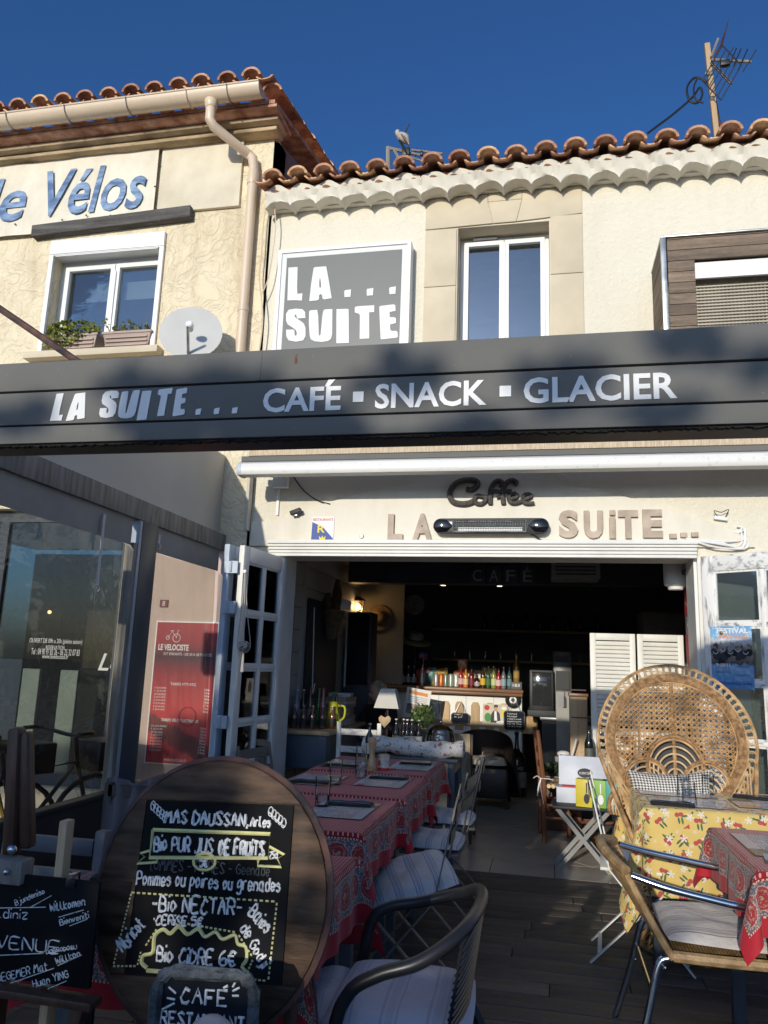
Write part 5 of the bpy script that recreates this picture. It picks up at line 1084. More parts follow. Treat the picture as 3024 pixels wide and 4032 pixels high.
def cushion(label, c, sx, sy, th, rz, m_, tilt=(0,0), droop=0, group='seat cushions', seed=1):
    m = MB(); q_ = random.Random(seed); ph = [q_.uniform(0,6) for _ in range(4)]; Rm = Matrix.Rotation(rz,3,'Z') @ Matrix.Rotation(tilt[0],3,'X') @ Matrix.Rotation(tilt[1],3,'Y')
    def side(top):
        def f(u, v):
            a = 2*u-1; b = 2*v-1; e = (1-abs(a)**4)*(1-abs(b)**4); h = th*(e**.5)*(1-.25*math.exp(-6*(a*a+b*b)))+.006*math.sin(a*7+ph[0])*math.sin(b*6+ph[1])*e
            z = (h if top else -h*.35) - droop*max(0,-a)**2
            return Vector(c) + Rm @ Vector((a*sx/2*(1-.05*b*b), b*sy/2*(1-.05*a*a), z))
        return f
    m.grid(side(True), 18, 18, lambda u,v:(u,v)); m.grid(lambda u,v: side(False)(1-u,v), 18, 18, lambda u,v:(1-u,v)); return tag(m.build('cushion', m_, None, sharp=80), label, 'cushion', group)
cushion('blue striped cushion crumpled on the grey bistro chair', (-.60,3.60,.478), .40, .40, .05, R(20), K['stripe'], (.12,-.28), .0, seed=3)
cushion('pale cushion on the bistro chair beside the second table', (-.63,4.44,.468), .38, .38, .045, 0, K['stripe'], seed=4); cushion('pale cushion on the bistro chair nearest the door', (-.63,5.12,.468), .38, .38, .045, 0, K['stripe'], seed=5)
cushion('plain white cushion hanging on the white bistro chair', (.46,4.42,.468), .36, .36, .05, 0, K['white'], seed=6)
# ------------------------------------------------ black tube armchair with mesh back
ch = thing('black_armchair', 'black tubular terrace armchair with woven mesh back and striped pad', 'chair', (-.40,2.36,0))
def crv(*q): return smoothline([Vector(p) for p in q], 6)
K['blacktube'] = mat('black_powder_coat', (.018,.019,.022), .38, .15, 8)
loop = crv((-.60,2.64,0),(-.59,2.64,.35),(-.565,2.65,.565),(-.51,2.66,.625),(-.40,2.67,.65),(-.28,2.65,.69),(-.21,2.57,.73),(-.185,2.41,.75),(-.195,2.24,.745),(-.24,2.14,.715),(-.32,2.09,.67),(-.42,2.08,.635),(-.495,2.08,.58),(-.53,2.08,.45),(-.55,2.08,.0))
MB().tube(loop, .0175, 12).build('arm_loop', K['blacktube'], ch)
m = MB()
for s in (2.13,2.60): MB().tube(crv((-.54,s,.43),(-.4,s,.42),(-.25,s,.42),(-.15,s,.2),(-.10,s,0)), .016, 10).build('rear_leg', K['blacktube'], ch)
MB().tube([(-.55,2.10,.425),(-.55,2.63,.425)],.014,8).tube([(-.25,2.13,.42),(-.25,2.60,.42)],.014,8).build('seat_rail', K['blacktube'], ch)
def backf(u, v):
    y = 2.14+.45*u; bow = 1-(2*u-1)**2; x0 = -.26+.03*bow; x1 = -.215+.035*bow; z1 = .70+.045*bow; return (x0+(x1-x0)*v, y, .42+(z1-.42)*v)
m = MB()
for i in range(57): m.tube([backf(i/56,k/8) for k in range(9)], .0032, 4)
for k in range(34): m.tube([Vector(backf(i/12,k/33))+Vector((.004*(-1)**k,0,0)) for i in range(13)], .0034, 4)
m.build('woven_back', K['blacktube'], ch)
m = MB()
for i in range(15): x = -.55+i*.021; m.tube([(x,2.12,.432),(x,2.61,.432)], .009, 5)
m.build('woven_seat', K['blacktube'], ch)
K['padmauve'] = stripes('lilac_white_striped_pad', (.52,.51,.56), (.40,.39,.46), (.46,.45,.52), 3.2, 0)
cushion('pale lilac pad on the black armchair', (-.40,2.365,.468), .40, .47, .055, R(2), K['padmauve'], (0,.02), seed=9); cushion('second pale pad tucked at the front of the black armchair', (-.70,2.36,.43), .26, .44, .04, R(8), K['padmauve'], (0,-.25), seed=10)
# ------------------------------------------------ aluminium armchair with wicker back (faces +X)
al = thing('aluminium_armchair', 'polished aluminium armchair with tan wicker back and striped pad', 'chair', (.62,3.25,0))
for s, y in ((-1,3.0),(1,3.52)):
    MB().tube(crv((.29,y+.02*s,.70),(.42,y+.045*s,.672),(.60,y+.055*s,.645),(.78,y+.05*s,.615),(.87,y+.04*s,.55),(.90,y+.03*s,.42),(.93,y+.03*s,.0)), .0145, 12).build('arm', K['chrome'], al)
    MB().tube(crv((.50,y,.425),(.42,y,.425),(.375,y,.39),(.33,y+.02*s,.22),(.26,y+.04*s,.0)), .0145, 12).build('rear_leg', K['chrome'], al); MB().tube([(.40,y-.004*s,.425),(.90,y-.004*s,.43)],.012,10).build('side_rail', K['chrome'], al)
    for zz, xx in ((.395,.40),(.25,.345)): MB().ball((xx,y-.012,zz),.006).build('rivet', K['steel'], al)
MB().tube([(.352,3.0,.30),(.352,3.52,.30)],.009,8).build('brace', K['chrome'], al)
K['wicker'] = mat('tan_plastic_wicker', (.30,.185,.08), .5, .2, 20, .5, 60, col2=(.44,.29,.14))
def alback(u, v):
    y = 2.985+.55*u; bow = 1-(2*u-1)**2; x0 = .43-.02*bow; x1 = .27-.075*bow; z0 = .43; z1 = .705+.04*bow; return Vector((x0+(x1-x0)*v**.9, y, z0+(z1-z0)*v))
m = MB()
for k in range(38): m.tube([alback(i/14,k/37)+Vector((.003*(-1)**k,0,0)) for i in range(15)], .0052, 5)
bk = m.build('wicker_back', K['wicker'], al)
MB().tube([alback(i/16,1.0)+Vector((-.002,0,.008)) for i in range(17)], .021, 10).build('wrapped_top', K['wicker'], bk); MB().tube([alback(0,k/8) for k in range(9)],.014,8).build('wrapped_edge', K['wicker'], bk); MB().tube([alback(1,k/8) for k in range(9)],.014,8).build('wrapped_edge', K['wicker'], bk)
m = MB()
for k in range(40): x = .42+k*.0125; m.tube([(x,2.99,.437),(x,3.26,.432),(x,3.53,.437)], .0062, 5)
m.build('wicker_seat', K['wicker'], al); MB().tube(crv((.43,2.985,.437),(.6,2.98,.437),(.8,2.98,.44),(.92,3.02,.437),(.93,3.26,.43),(.92,3.5,.437)),.02,8).build('seat_edge', K['wicker'], al)
al.location += Vector((-.005,.13,0)); al.scale = (.95,.95,.97)
cushion('grey mauve striped pad on the aluminium armchair', (.65,3.385,.462), .47, .49, .040, R(0), K['stripe2'], (0,.03), seed=12)
# ------------------------------------------------ peacock chair
pc = thing('peacock_chair', 'tall round backed rattan peacock chair with openwork caning', 'chair', (.76,4.85,0))
K['rattan'] = mat('honey_rattan', (.42,.23,.085), .5, .35, 14, .35, 70, col2=(.62,.38,.17)); K['rattanlt'] = mat('pale_rattan', (.55,.36,.17), .5, .25, 14, .3, 70, col2=(.70,.50,.28)); K['rattandk'] = mat('dark_wrapped_rattan', (.26,.135,.05), .55, .4, 40, .9, 120, .008, col2=(.46,.26,.11))
CXp, CZp, YB = .733, 1.01, 4.93; RX, RZ = .436, .445
def bp(a, r):                                       # a = angle from the top, clockwise, r = 1 on the rim
    x = math.sin(a); z = math.cos(a); k = 1.0
    if z < 0: k = 1-.18*(-z)**1.6                    # narrows towards the seat
    X = RX*r*x*k; Z = RZ*r*z*(1.12 if z < 0 else 1)
    return Vector((CXp+X, YB+.22*(Z+.0)*.55+.16*(1-abs(X/RX)**2)*.5-.06, CZp+Z))
def bxz(X, Z): return Vector((CXp+X, YB+.121*Z+.08*(1-(X/RX)**2)-.06, CZp+Z))
A0, A1 = -2.62, 2.62; NA = 96
ang = [A0+(A1-A0)*i/NA for i in range(NA+1)]
for nm, r, rad, mm in (('outer_rim',1.0,.0085,'rattan'),('lattice_rim',.885,.007,'rattan'),('caning_rim',.775,.008,'rattan')): MB().tube([bp(a,r) for a in ang], rad, 8).build(nm, K[mm], pc)
m = MB()
for rr_ in (.868,.85,.832,.814,.796): m.tube([bp(a,rr_)+Vector((0,-.004*(1-((rr_-.832)/.05)**2),0)) for a in ang], .0105, 7)
m.build('wrapped_band', K['rattandk'], pc)
n_lp = 58
for i in range(n_lp):
    a = A0+(A1-A0)*(i+.5)/n_lp; da = (A1-A0)/n_lp*.62
    MB().tube([bp(a+da*math.cos(t),.942+.05*math.sin(t))+Vector((0,.004*math.cos(t),0)) for t in [k*math.pi/6 for k in range(12)]], .0058, 5, True).build('rim_loop', K['rattanlt'], pc)
# caning: crossing strands with real gaps, kept clear of the fan
def infan(X, Z):
    for (fx, fz, fr) in ((0,-.13,.165),(-.165,-.23,.135),(.165,-.23,.135),(-.285,-.36,.105),(.285,-.36,.105)):
        if (X-fx)**2+(Z-fz)**2 < fr*fr: return True
    return Z < -.42
def inback(X, Z):
    z = Z/RZ/(1.12 if Z < 0 else 1); k = 1-.18*(-z)**1.6 if z < 0 else 1; return (X/(RX*k))**2+z*z < .775**2
def strands(dx, dz, nx, nz, pitch, r_, yo, name):
    m = MB(); n = int(1.0/pitch)
    for i in range(-n, n+1):
        run = []
        for k in range(-70, 71):
            X = nx*i*pitch + dx*k*.0125; Z = nz*i*pitch + dz*k*.0125
            if inback(X,Z) and not infan(X,Z): run.append(bxz(X,Z)+Vector((0,yo,0)))
            else:
                if len(run) > 1: m.tube(run, r_, 4)
                run = []
        if len(run) > 1: m.tube(run, r_, 4)
    o = m.build(name, K['rattan'], pc); o['kind'] = 'stuff'; return o
c45 = math.sqrt(.5); pq = .021
strands(c45,c45,-c45,c45,pq,.0036,-.004,'cane_strands'); strands(c45,-c45,c45,c45,pq,.0036,.0,'cane_strands'); strands(1,0,0,1,pq*1.414,.0042,.004,'cane_strands')
MB().tube([bxz(0,z) for z in (.34,.2,.08,-.02,-.05)], .011, 8).build('centre_cane', K['rattandk'], pc)
for fx, fz, fr, s in ((0,-.13,.165,0),(-.165,-.23,.135,-.5),(.165,-.23,.135,.5),(-.285,-.36,.105,-.9),(.285,-.36,.105,.9)):
    for q_, (k, rad, mm) in enumerate(((1,.011,'rattandk'),(.93,.007,'rattan'),(.78,.0058,'rattanlt'),(.62,.0058,'rattanlt'),(.46,.0058,'rattanlt'),(.30,.0058,'rattanlt'))):
        off = (1-k)*fr*.55
        MB().tube([bxz(fx+fr*k*math.sin(a)*.95, fz-off+fr*k*math.cos(a))+Vector((0,-.006,0)) for a in [-2.0+i*4.0/20 for i in range(21)]], rad, 7).build('fan_arch', K[mm], pc)
MB().tube([bxz(0,-.03),bxz(0,-.16),bxz(0,-.30)], .012, 8).build('fan_spine', K['rattan'], pc)
m = MB()
for k in range(7): m.tube([bxz(.04*(1-k/7)*math.cos(t),-.31+.04*(1-k/7)*math.sin(t))+Vector((0,-.008-.002*k,0)) for t in [i*math.pi/8 for i in range(16)]], .0045, 5, True)
m.build('fan_rosette', K['rattanlt'], pc)
MB().grid(lambda u,v: bxz((u-.5)*.50*(1-.35*v), -.44+.44*v)+Vector((0,.05,0)), 8, 8).build('fan_shade_backing', K['kick'], pc)  # dark sheet added to stand in for shade behind the fan gaps
# seat, lattice apron and hourglass base
SZ = .44; m = MB(); sc = Vector((.745,4.64,0))
MB().lathe(sc+Vector((0,0,SZ-.03)),[(.0,.0),(.27,.0),(.285,.012),(.285,.03),(.27,.042),(0,.045)],28).build('seat', K['rattan'], pc)
def basef(a, t): r = .27-.11*math.sin(math.pi*min(1,t*1.05)); return sc+Vector((r*math.cos(a),r*math.sin(a),.01+t*(SZ-.05)))
m = MB()
for i in range(28):
    for s in (-1,1): m.tube([basef(2*math.pi*i/28+s*t*1.3,t) for t in [k/10 for k in range(11)]], .0055, 5)
m.build('lattice_base', K['rattan'], pc)
for t in (0,.5,1): MB().tube([basef(2*math.pi*i/28,t) for i in range(28)], .012, 7, True).build('base_ring', K['rattandk'], pc)
def wing(s):                                        # open lattice between rim and seat
    m = MB()
    for k in range(9):
        t = k/8; a = bp(s*(1.75+.85*t),.92); b = sc+Vector((s*.28*math.cos(.2+t*1.1),.26*math.sin(.2+t*1.1)*1-.0,SZ)); m.tube([a,(a+b)/2+Vector((s*.03,-.02,0)),b],.005,5)
        a2 = bp(s*(2.6-.85*t),.92); m.tube([a2,(a2+b)/2+Vector((s*.03,-.02,.02)),b+Vector((0,0,.006))],.005,5)
    m.build('arm_lattice', K['rattanlt'], pc)
    MB().tube(crv(bp(s*1.75,1.0),sc+Vector((s*.36,.05,SZ+.26)),sc+Vector((s*.33,-.12,SZ+.18)),sc+Vector((s*.27,-.2,SZ+.01))), .012, 8).build('arm_rim', K['rattan'], pc)
wing(-1); wing(1)
# houndstooth pillow
g = NT('houndstooth'); v = g.co((1,1,1),'UV'); s = g.n('SeparateXYZ'); g.l(v, s.inputs[0]); M = g.math
u_ = M('FRACT', M('MULTIPLY', s.outputs[0], 26)); v_ = M('FRACT', M('MULTIPLY', s.outputs[1], 17)); A_ = M('LESS_THAN', u_, .5); B_ = M('LESS_THAN', v_, .5); tw = M('LESS_THAN', M('FRACT', M('MULTIPLY', M('ADD', u_, v_), 2)), .5)
both = M('MULTIPLY', A_, B_); one = M('SUBTRACT', M('MAXIMUM', A_, B_), both); f = M('ADD', both, M('MULTIPLY', one, tw))
K['hound'] = g.set(Base_Color=g.mix(f, (.74,.71,.64), (.012,.012,.014)), Roughness=.85)
m = MB(); pcn = Vector((.69,4.83,.735)); pr = Matrix.Rotation(R(-3),3,'Y') @ Matrix.Rotation(R(-18),3,'X')
def pil(sg):
    def f(u, v):
        a = 2*u-1; b = 2*v-1; e = ((1-a**4)*(1-b**4))**.6; return pcn + pr @ Vector((a*.225*(1-.07*(1-b*b)), -sg*.065*e, b*.135*(1-.10*(1-a*a))-.012*(1-a*a)*(b>0)))
    return f
m.grid(pil(1),20,16,lambda u,v:(u,v)); m.grid(lambda u,v: pil(-1)(1-u,v),20,16,lambda u,v:(1-u,v)); tag(m.build('pillow', K['hound'], None, sharp=80), 'black and white houndstooth pillow in the peacock chair', 'pillow')
# ------------------------------------------------ yellow table
def floral():
    g = NT('yellow_floral_cloth'); v = g.co((1,1,1),'UV'); M = g.math
    def motif(sc, seed, build):
        mp = g.n('Mapping'); g.l(v, mp.inputs[0]); mp.inputs['Location'].default_value = (seed*.37,seed*.71,0)
        vo = g.n('TexVoronoi'); vo.inputs['Scale'].default_value = sc; vo.inputs['Randomness'].default_value = .55; g.l(mp.outputs[0], vo.inputs['Vector'])
        sub = g.n('VectorMath', operation='SUBTRACT'); g.l(mp.outputs[0], sub.inputs[0]); g.l(vo.outputs['Position'], sub.inputs[1])
        s = g.n('SeparateXYZ'); g.l(sub.outputs[0], s.inputs[0]); sr = g.n('SeparateColor'); g.l(vo.outputs['Color'], sr.inputs[0])
        rot = M('MULTIPLY', sr.outputs[0], 6.28); cs = M('COSINE', rot); sn = M('SINE', rot)
        x = M('SUBTRACT', M('MULTIPLY', s.outputs[0], cs), M('MULTIPLY', s.outputs[1], sn)); y = M('ADD', M('MULTIPLY', s.outputs[0], sn), M('MULTIPLY', s.outputs[1], cs)); return x, y, sr.outputs[1]
    def blob(x, y, cx, cy, rx, ry): return M('LESS_THAN', M('ADD', M('POWER', M('ABSOLUTE', M('DIVIDE', M('SUBTRACT', x, cx), rx)), 2), M('POWER', M('ABSOLUTE', M('DIVIDE', M('SUBTRACT', y, cy), ry)), 2)), 1)
    yel = g.ramp(g.noise(v,6,4),[(.3,(.60,.43,.12)),(.7,(.68,.50,.16))]); c = yel
    x, y, r = motif(11.5, 1, 0)
    for q in ((.018,.008,.018,.005),(.016,-.008,.016,.005),(-.002,.022,.005,.015)): c = g.mix(blob(x,y,*q), c, (.06,.13,.06))
    for q in ((-.012,.006,.010,.013),(-.012,-.012,.011,.011)): c = g.mix(blob(x,y,*q), c, (.42,.06,.06))
    x, y, r = motif(11.5, 3.3, 0); an = M('ARCTAN2', y, x); rad = M('SQRT', M('ADD', M('MULTIPLY', x, x), M('MULTIPLY', y, y)))
    st = M('LESS_THAN', rad, M('MULTIPLY_ADD', M('COSINE', M('MULTIPLY', an, 5)), .008, .0115)); c = g.mix(M('MULTIPLY', blob(x,y,.02,.0,.012,.005), 1), c, (.07,.15,.07)); c = g.mix(st, c, (.68,.64,.56))
    x, y, r = motif(17, 6.1, 0); an = M('ARCTAN2', y, x); rad = M('SQRT', M('ADD', M('MULTIPLY', x, x), M('MULTIPLY', y, y))); c = g.mix(M('MULTIPLY', M('LESS_THAN', rad, M('MULTIPLY_ADD', M('COSINE', M('MULTIPLY', an, 5)), .004, .006)), M('GREATER_THAN', r, .5)), c, (.62,.58,.5))
    return g.set(Base_Color=c, Roughness=.75, Sheen_Weight=.1, Normal=g.bump(g.noise(g.co(),6,3),.3,.02))
K['floral'] = floral()
table('blue table under the yellow flowered cloth', 1.0, 4.60, .53, .37)
cloth('yellow flowered cloth with red berries and white blossoms', 1.0, 4.60, .53, .37, .42, .42, K['floral'], 31, .752)
place_mat('printed place mat on the pillow side of the yellow cloth', .70, 4.76, 0, .757); place_mat('printed place mat at the near left of the yellow cloth', .72, 4.42, 0, .757); place_mat('printed place mat toward the door leaf on the yellow cloth', 1.15, 4.52, 0, .757)
napkin('black napkin with fork on the pillow side of the yellow cloth', .66, 4.86, R(-6), .759); napkin('black napkin with cutlery at the near corner of the yellow cloth', .62, 4.31, R(-8), .759); napkin('black napkin toward the door leaf on the yellow cloth', 1.10, 4.72, R(-14), .759)
for lab, px, py in (('upturned tumbler in front of the pillow',2715,3160),('upturned tumbler close behind another on the yellow cloth',2692,3128),('upturned tumbler toward the door leaf on the yellow cloth',2790,3125)):
    p = P(px,py,Z=.76); p.z = .7588; tumbler(lab, p, .105, .036, 0, True)
# ------------------------------------------------ red table at the right
table('blue table under red cloth beside the aluminium armchair', 1.07, 3.42, TX, TY, .745, None, 'tables under red cloths')
cloth('red Provençal cloth beside the aluminium armchair', 1.07, 3.42, TX, TY, OV, OV, K['redcloth'], 27, .752, 'red Provençal tablecloths')
place_mat('printed place mat on the red cloth beside the aluminium armchair', .90, 3.46, R(90), .757, .3, .42); place_mat('green and white leaflet on the red cloth beside the aluminium armchair', .87, 3.20, R(80), .759, .2, .16)
tag(MB().box(.868,.93,2.70,2.76,0,.74).build('low_post', K['legblue'], None, .004), 'short blue painted post beside the right red table', 'post')
# ------------------------------------------------ round chalkboard from a barrel head
RB = P(828,3520,Y=1.87); rbR = .287; tl = R(9)
Bu = Vector((1,.06,.025)).normalized(); Bv = Vector((-.02,math.sin(tl),math.cos(tl))); Bv = (Bv-Bu*Bv.dot(Bu)).normalized(); Bn = Bu.cross(Bv)
rc = thing('round_chalkboard', 'round barrel head chalkboard listing bio fruit juices and cider', 'chalkboard', (RB.x,RB.y,.38))
def rbp(x, y, n=0): return RB + Bu*x + Bv*y + Bn*n
def dispoly(x0, x1):                                 # a plank of the disc between x0 and x1
    q = []; 
    for i in range(9): x = x0+(x1-x0)*i/8; q.append((x, math.sqrt(max(0,rbR**2-x*x))))
    for i in range(9): x = x1-(x1-x0)*i/8; q.append((x, -math.sqrt(max(0,rbR**2-x*x))))
    return q
bx_, by0, by1 = .190, -.181, .2075
full = [(rbR*math.cos(a),rbR*1.06*math.sin(a)) for a in [i*2*math.pi/64 for i in range(64)]]
MB().prism(full, rbp(0,0,-.03), Bu, Bv, .024).build('barrel_head', K['barrelwood'], rc, .003)
rim = [rbp(rbR*1.012*math.cos(a),rbR*1.073*math.sin(a),-.016) for a in [i*2*math.pi/64 for i in range(64)]]; MB().tube(rim, .011, 6, True).build('iron_hoop', K['iron'], rc)
# frame planks round the slate, following the disc
yl = lambda x: rbR*1.06*math.sqrt(max(0,1-(x/rbR)**2)); xl = lambda y: rbR*math.sqrt(max(0,1-(y/(rbR*1.06))**2))
MB().prism([(-xl(by1)*.995,by1)]+[(xl(by1)*.995-(2*xl(by1)*.995)*i/16*1, by1) for i in (0,)]+[(xl(by1)*.99*(1-i/8), min(yl(xl(by1)*.99*(1-i/8)),.304)*.995) for i in range(1,16)], rbp(0,0,-.006), Bu, Bv, .006).build('top_plank', K['barrelwood'], rc, .0015)
MB().prism([(xl(by0)*.99,by0),(-xl(by0)*.99,by0)]+[(-xl(by0)*.99*(1-i/8), -yl(xl(by0)*.99*(1-i/8))*.995) for i in range(1,16)], rbp(0,0,-.006), Bu, Bv, .006).build('bottom_plank', K['barrelwood'], rc, .0015)
for s in (-1,1):
    ys = [by0+.002+(by1-by0-.004)*i/10 for i in range(11)]; pl = [(s*xl(y)*.99,y) for y in ys]+[(s*(bx_+.002),ys[-1]),(s*(bx_+.002),ys[0])]
    MB().prism(pl if s > 0 else pl[::-1], rbp(0,0,-.006), Bu, Bv, .0058).build('side_plank', K['barrelwood'], rc, .0015)
MB().prism([(-bx_,by0+.002),(bx_,by0+.002),(bx_,by1-.002),(-bx_,by1-.002)], rbp(0,0,-.0055), Bu, Bv, .004).build('slate_panel', K['slate'], rc)
# zoom coordinates of the photograph's lettering mapped to the slate: slate spans 640..1440 x 430..1150 there
def sc_(x, y): return ((x-1085)/ (1480-690) * 2*bx_ - .0, by1-.002-(y-415)/(1160-415)*(by1-by0-.004))
def wr(s_, x0, y0, x1, h, m_=None, r_=.0027, ang=0):
    a, b = sc_(x0,y0); c, d = sc_(x1,y0); hh = h/(1160-415)*(by1-by0); ca, sa = math.cos(ang), math.sin(ang); U = Bu*ca+Bv*sa; V = Bv*ca-Bu*sa
    m = MB(); scribe(m, s_, rbp(a,b,-.0012), U, V, hh, r_, (c-a)/max(.2,ca) if ang == 0 else (c-a)/ca, .25); return m.build('lettering', m_ or K['chalk'], rc)
wr('MAS DAUSSAN,',800,515,1250,55,None,.0034); wr('Arles',1262,515,1365,42)
wr('Bio PUR JUS',760,640,1075,62,None,.003); wr('DE FRUiTS',1112,640,1345,58,None,.0042); wr('5€',1015,700,1055,36,None,.0026); wr('25cl',1375,650,1420,30,None,.002)
wr('Pommes ou poires ou grenades',690,790,1440,58,None,.0024)
wr('-Bio NECTAR-',790,895,1255,62,None,.003); wr('·CERiSE 5€',805,950,1060,38,None,.0026)
wr('·Abricot',660,1085,765,60,None,.0028,R(52)); wr('·Baies',1275,880,1385,55,None,.0028,R(-38)); wr('de Godji',1255,950,1380,48,None,.0026,R(-52))
wr('Bio CiDRE 6€',845,1100,1245,58,None,.003)
wr('tOMMES - POIRES - Geenade',750,725,1380,45,K['chalkghost'],.0016)
def yl_(pl, r_=.0035, k=1, m_=None):
    m = MB(); q = [rbp(*sc_(x,y),-.0008) for x, y in pl]; m.tube(smoothline(q,4) if k > 1 else q, r_, 5); return m.build('drawn_line', m_ or K['chalkyellow'], rc)
yl_([(742,548),(1370,545),(1368,650),(742,672),(742,548)],.0046); yl_([(742,640),(690,655),(715,668),(680,700),(785,690),(785,672)],.0036); yl_([(1370,600),(1450,632),(1415,650),(1440,685),(1318,685),(1318,660)],.0036)
yl_([(1037+58*math.cos(a),678+36*math.sin(a)) for a in [i*math.pi/8 for i in range(17)]],.0036)
yl_([(800,1130),(770,1110),(775,1080),(820,1065),(820,1000),(860,970),(900,985),(940,955),(990,985),(1040,960),(1080,990),(1130,968),(1170,995),(1230,975),(1250,1010),(1290,1020),(1300,1070),(1280,1100),(1285,1140),(800,1140)],.0046,3)
m = MB()
def dash(a, b, n):
    for i in range(n):
        t0 = i/n; t1 = (i+.55)/n; m.tube([rbp(*sc_(a[0]+(b[0]-a[0])*t,a[1]+(b[1]-a[1])*t),-.0008) for t in (t0,t1)], .0024, 5)
dash((670,825),(1430,830),26); dash((668,830),(625,1130),18); dash((1430,835),(1415,1150),16); dash((625,1132),(750,1125),6); dash((750,1120),(760,1060),4); dash((780,1040),(830,965),5); dash((960,940),(1240,965),12); dash((1250,975),(1330,1060),6); dash((1330,1070),(1300,1140),5); dash((1300,1145),(1410,1148),5)
m.build('dotted_border', K['chalkyellow'], rc)
for x, y, s in ((760,470,1),(1400,490,-1)):
    m = MB(); m.tube(smoothline([rbp(*sc_(x-40*s,y-40 if s>0 else y+20),-.0005),rbp(*sc_(x,y-5),-.0005),rbp(*sc_(x+45*s,y+25 if s>0 else y-40),-.0005)],4),.0016,5)
    for k in range(5): c = sc_(x-35*s+k*18*s, y-30+k*(12 if s>0 else -12)+(0 if s>0 else 35)); m.tube([rbp(c[0]+.006*math.cos(t),c[1]+.011*math.sin(t),-.0004) for t in [i*math.pi/4 for i in range(8)]],.0015,4,True)
    m.build('leaf_sprig', K['chalk'], rc)
# stool-like rest that carries it
es = thing('board_rest', 'dark wooden folding easel propping up the round chalkboard', 'easel', (RB.x,RB.y+.15,0))
for x in (-.2,.2): MB().bar((RB.x+x,RB.y+.02,0),(RB.x+x*.9,RB.y+.14,.95),.035,.025).build('leg', K['dkwood'], es, .003); MB().bar((RB.x+x,RB.y+.42,0),(RB.x+x*.9,RB.y+.15,.93),.03,.025).build('rear_leg', K['dkwood'], es, .003)
MB().bar((RB.x-.24,RB.y-.01,.37),(RB.x+.24,RB.y-.01,.37),.03,.06).build('ledge', K['dkwood'], es, .003)
# ------------------------------------------------ slate CAFÉ RESTAURANT
SL = P(805,3960,Y=1.66); slw, slh = .107, .160; tl2 = R(6); Su = Vector((1,.03,.035)).normalized(); Sv = Vector((0,math.sin(tl2),math.cos(tl2))); Sv = (Sv-Su*Sv.dot(Su)).normalized(); Sn = Su.cross(Sv); SL = SL - Sv*.10
def rounded(w_, h_, r_, wob=0, seed=0):
    q_ = random.Random(seed); o = []
    for cx, cy, a0 in ((w_-r_,h_-r_,0),(-w_+r_,h_-r_,90),(-w_+r_,-h_+r_,180),(w_-r_,-h_+r_,270)):
        for k in range(7): a = R(a0+15*k); o.append((cx+r_*math.cos(a)+q_.uniform(-wob,wob),cy+r_*math.sin(a)+q_.uniform(-wob,wob)))
    return o
se = thing('cafe_slate', 'rough rimmed navy slate chalked CAFÉ RESTAURANT before the round board', 'chalkboard', SL-Sv*.17)
MB().prism(rounded(slw,slh,.039,.002,3), SL-Sn*.012, Su, Sv, .012).build('slate', K['slatedk'], se, .002)
ro = rounded(slw,slh,.039,.0,3); ri = [SL+Su*x+Sv*y+Sn*.002 for x, y in ro]; MB().tube(ri, [.013+.003*math.sin(i*2.1) for i in range(len(ri))], 7, True).build('rough_rim', K['slatefr'], se)
def zs(x, y): q = P(x*.7836, 2900+y*.7834, Y=1.66); d = q-SL; return d.dot(Su), d.dot(Sv)
def ws(s_, x0, y0, x1, h, r_): a, b = zs(x0,y0); c, _ = zs(x1,y0); m = MB(); scribe(m, s_, SL+Su*a+Sv*b+Sn*.001, Su, Sv, h*.7834/1810, r_, c-a, .15, crisp=True); m.build('lettering', K['chalk'], se)
ws('CAFÉ',910,1335,1140,64,.0030); ws('RESTAURANT',815,1435,1230,52,.0026)
for a, b, c, d in ((848,1258,885,1290),(842,1312,882,1320),(820,1368,880,1338),(1165,1262,1185,1225),(1165,1282,1200,1265),(1165,1305,1198,1305)):
    p, q = zs(a,b), zs(c,d); MB().tube([SL+Su*p[0]+Sv*p[1]+Sn*.001,SL+Su*q[0]+Sv*q[1]+Sn*.001],.0022,5).build('ray_mark', K['chalk'], se)
cr = thing('slate_stand', 'low wooden stand holding the CAFÉ slate', 'stand', (SL.x,SL.y,0))
for x in (-.09,.09): MB().bar((SL.x+x,SL.y+.02,0),(SL.x+x,SL.y+.015,SL.z-.1),.03,.02).build('leg', K['dkwood'], cr)
MB().bar((SL.x-.13,SL.y-.02,SL.z-.187),(SL.x+.13,SL.y-.02,SL.z-.187),.05,.02).build('ledge', K['dkwood'], cr)
p = P(835,4010,Y=1.5); tag(MB().ball(p-Vector((0,0,.045)),.05,.045,.05).build('pale_finial', mat('pale_felt', (.55,.47,.42), .8)), 'pale rounded finial in front of the CAFÉ slate', 'finial')
bpy.data.objects['pale_finial']['label'] = 'pale rounded post top in front of the CAFÉ slate'
tag(MB().tube([p-Vector((0,0,.09)),Vector((p.x,p.y,0))],.025,10).build('short_post', K['dkwood']), 'short dark post under the pale rounded top by the slate', 'post')
